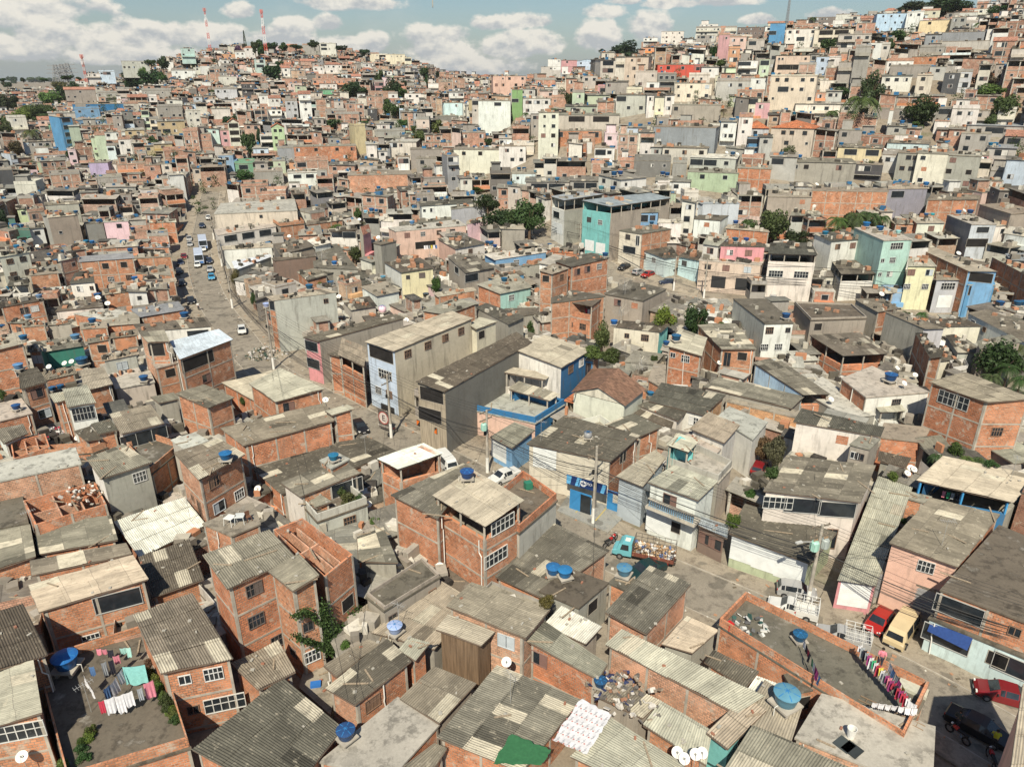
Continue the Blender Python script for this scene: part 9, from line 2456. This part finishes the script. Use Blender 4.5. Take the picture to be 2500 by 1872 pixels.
for o in list(bpy.data.objects):
 for k in ('_c', '_cc'):
  if k in o.keys(): del o[k]
hz = MB(); hz.box((0, 2100, 68), (7000, 5400, 150)); ho = link('haze', bpy.data.meshes.new('haze')); ho.data.from_pydata(hz.v, [], hz.f); weld(ho.data, False); ho['kind'] = 'stuff'
hm = bpy.data.materials.new('haze air'); hm.use_nodes = True; hm.node_tree.nodes.clear(); a_ = hm.node_tree.nodes.new('ShaderNodeOutputMaterial'); v_ = hm.node_tree.nodes.new('ShaderNodeVolumePrincipled'); v_.inputs['Color'].default_value = (.85, .87, .88, 1); v_.inputs['Density'].default_value = .00007; v_.inputs['Anisotropy'].default_value = .2
hm.node_tree.links.new(v_.outputs[0], a_.inputs['Volume']); ho.data.materials.append(hm); hm.cycles.homogeneous_volume = True if hasattr(hm.cycles, 'homogeneous_volume') else None
AZ_SUN = R(9); EL_SUN = R(49)        # shadows fall 9 degrees right of the view; the sun is behind the camera
sd = Vector((-math.sin(AZ_SUN) * math.cos(EL_SUN), -math.cos(AZ_SUN) * math.cos(EL_SUN), math.sin(EL_SUN)))   # towards the sun
sl = bpy.data.lights.new('sun', 'SUN'); sl.energy = 5.0; sl.angle = R(.55); sl.color = (1, .915, .755)
so = bpy.data.objects.new('sun', sl); COL.objects.link(so); so.rotation_euler = sd.to_track_quat('Z', 'Y').to_euler()
w = bpy.data.worlds.new('World'); scene.world = w; w.use_nodes = True; nt = w.node_tree; nt.nodes.clear(); n = NT(nt)
out = n.n('OutputWorld'); bg = n.n('Background'); nt.links.new(bg.outputs[0], out.inputs[0])
sky = n.n('TexSky'); sky.sky_type = 'NISHITA'; sky.sun_disc = False; sky.sun_elevation = EL_SUN
sky.sun_rotation = math.atan2(sd.x, sd.y); sky.altitude = 700; sky.air_density = 1.3; sky.dust_density = 2.0; sky.ozone_density = 1.0
bg.inputs['Strength'].default_value = .041
tc = n.n('TexCoord').outputs['Generated']; nrm = n.vmath('NORMALIZE', tc)
sep = n.n('SeparateXYZ'); n.put(sep.inputs[0], nrm)
az = n.math('ARCTAN2', sep.outputs[0], sep.outputs[1]); el = n.math('ARCSINE', sep.outputs[2])
CL = []
def cl(px, py, rx, ry):
 d = ray(px, py).normalized(); CL.append((math.atan2(d.x, d.y), math.asin(d.z), rx / 2050, ry / 2050))
for q in [(60, 20, 190, 45), (170, 100, 130, 50), (285, 85, 90, 38), (395, 95, 90, 42), (60, 125, 120, 40), (520, 95, 110, 38), (580, 28, 50, 26), (725, 65, 60, 28), (800, 60, 50, 26),
   (690, 95, 90, 30), (850, 8, 150, 30), (840, 108, 70, 30), (900, 108, 60, 34), (1070, 120, 120, 60), (1110, 85, 60, 26), (1195, 60, 60, 28), (1240, 120, 80, 50), (1300, 108, 90, 45), (1270, 55, 90, 28),
   (1330, 108, 70, 40), (1460, 95, 75, 50), (1480, 30, 60, 26), (1580, 70, 75, 48), (1640, 10, 90, 18), (1750, 5, 110, 20), (1300, 55, 60, 24), (2030, 38, 60, 18), (1850, 50, 50, 16),
   (340, 140, 300, 30), (1150, 165, 200, 30), (1520, 5, 60, 12), (-150, 60, 160, 60), (2700, 40, 150, 40), (2350, -60, 200, 50), (1200, -70, 250, 50), (300, -80, 300, 60)]: cl(*q)
wv = n.n('CombineXYZ'); n.put(wv.inputs[0], n.math('MULTIPLY', az, 1.0)); n.put(wv.inputs[1], n.math('MULTIPLY', el, 1.45))
nz = n.noise(wv.outputs[0], 19.0, 9, .58); nb = n.noise(wv.outputs[0], 55.0, 6, .6)
dens = None; hs = None; ws = None
for (a, e, rx, ry) in CL:
 dx = n.math('DIVIDE', n.math('SUBTRACT', az, a), rx); dy = n.math('DIVIDE', n.math('SUBTRACT', el, e), ry)
 dyb = n.math('MULTIPLY', dy, n.math('ADD', 1.0, n.math('MULTIPLY', n.math('LESS_THAN', dy, 0.0), .55)))
 g = n.math('SUBTRACT', 1.0, n.math('ADD', n.math('MULTIPLY', dx, dx), n.math('MULTIPLY', dyb, dyb)))
 gp = n.math('MAXIMUM', n.math('ADD', g, .25), 0.0); hw = n.math('MULTIPLY', gp, dy)
 hs = hw if hs is None else n.math('ADD', hs, hw); ws = gp if ws is None else n.math('ADD', ws, gp)
 dens = g if dens is None else n.math('SMOOTH_MAX', dens, g, .35)
d2 = n.math('ADD', dens, n.math('MULTIPLY', n.math('SUBTRACT', nz, .5), 3.2))
d2 = n.math('ADD', d2, n.math('MULTIPLY', n.math('SUBTRACT', nb, .5), .9))
veil = n.ramp(el, 0.0, .09, .45, .0)
cov = n.ramp(d2, .05, .5)
wisp = n.math('MULTIPLY', n.ramp(n.noise(wv.outputs[0], 6.0, 8, .62), .52, .75), .22)
cov = n.math('MAXIMUM', cov, wisp)
nsh = n.noise(n.vmath('ADD', wv.outputs[0], (0.0, .012, 0)), 19.0, 9, .58)       # the same billows a little higher: tops are lit
hgt = n.math('DIVIDE', hs, n.math('MAXIMUM', ws, .02))
lit = n.ramp(n.math('ADD', n.math('ADD', hgt, n.math('MULTIPLY', n.math('SUBTRACT', nz, nsh), 7.0)), n.math('MULTIPLY', n.math('SUBTRACT', nb, .5), .8)), -.6, .6)
core = n.ramp(d2, .2, 1.3)
cc = n.mix(lit, (9.0, 9.4, 9.7, 1), (16.0, 15.2, 13.6, 1))
skyc = n.mix(1.0, sky.outputs[0], (1.22, 1.42, 1.62, 1), 'MULTIPLY')
skyc.node.clamp_result = False
c1 = n.mix(veil, skyc, (9.0, 10.0, 10.6, 1)); c1.node.clamp_result = False; cc.node.clamp_result = False
c2 = n.mix(n.math('MULTIPLY', cov, .92), c1, cc); c2.node.clamp_result = False
n.put(bg.inputs[0], c2)
cam = bpy.data.cameras.new('camera'); co = bpy.data.objects.new('camera', cam); COL.objects.link(co)
co.location = CAMP; co.rotation_euler = (math.pi / 2 - PITCH, 0, 0); cam.sensor_width = 36; cam.lens = F / 2500 * 36; cam.clip_end = 20000; cam.clip_start = .5
scene.camera = co
vs = scene.view_settings; vs.view_transform = 'Standard'; vs.look = 'None'; vs.exposure = .47; vs.gamma = 1
scene.cycles.max_bounces = 5; scene.cycles.diffuse_bounces = 3; scene.cycles.transparent_max_bounces = 4
for o in list(bpy.data.objects):
 for k in ('_w', '_k', '_lab', '_box', '_d', '_tint'):
  if k in o.keys(): del o[k]
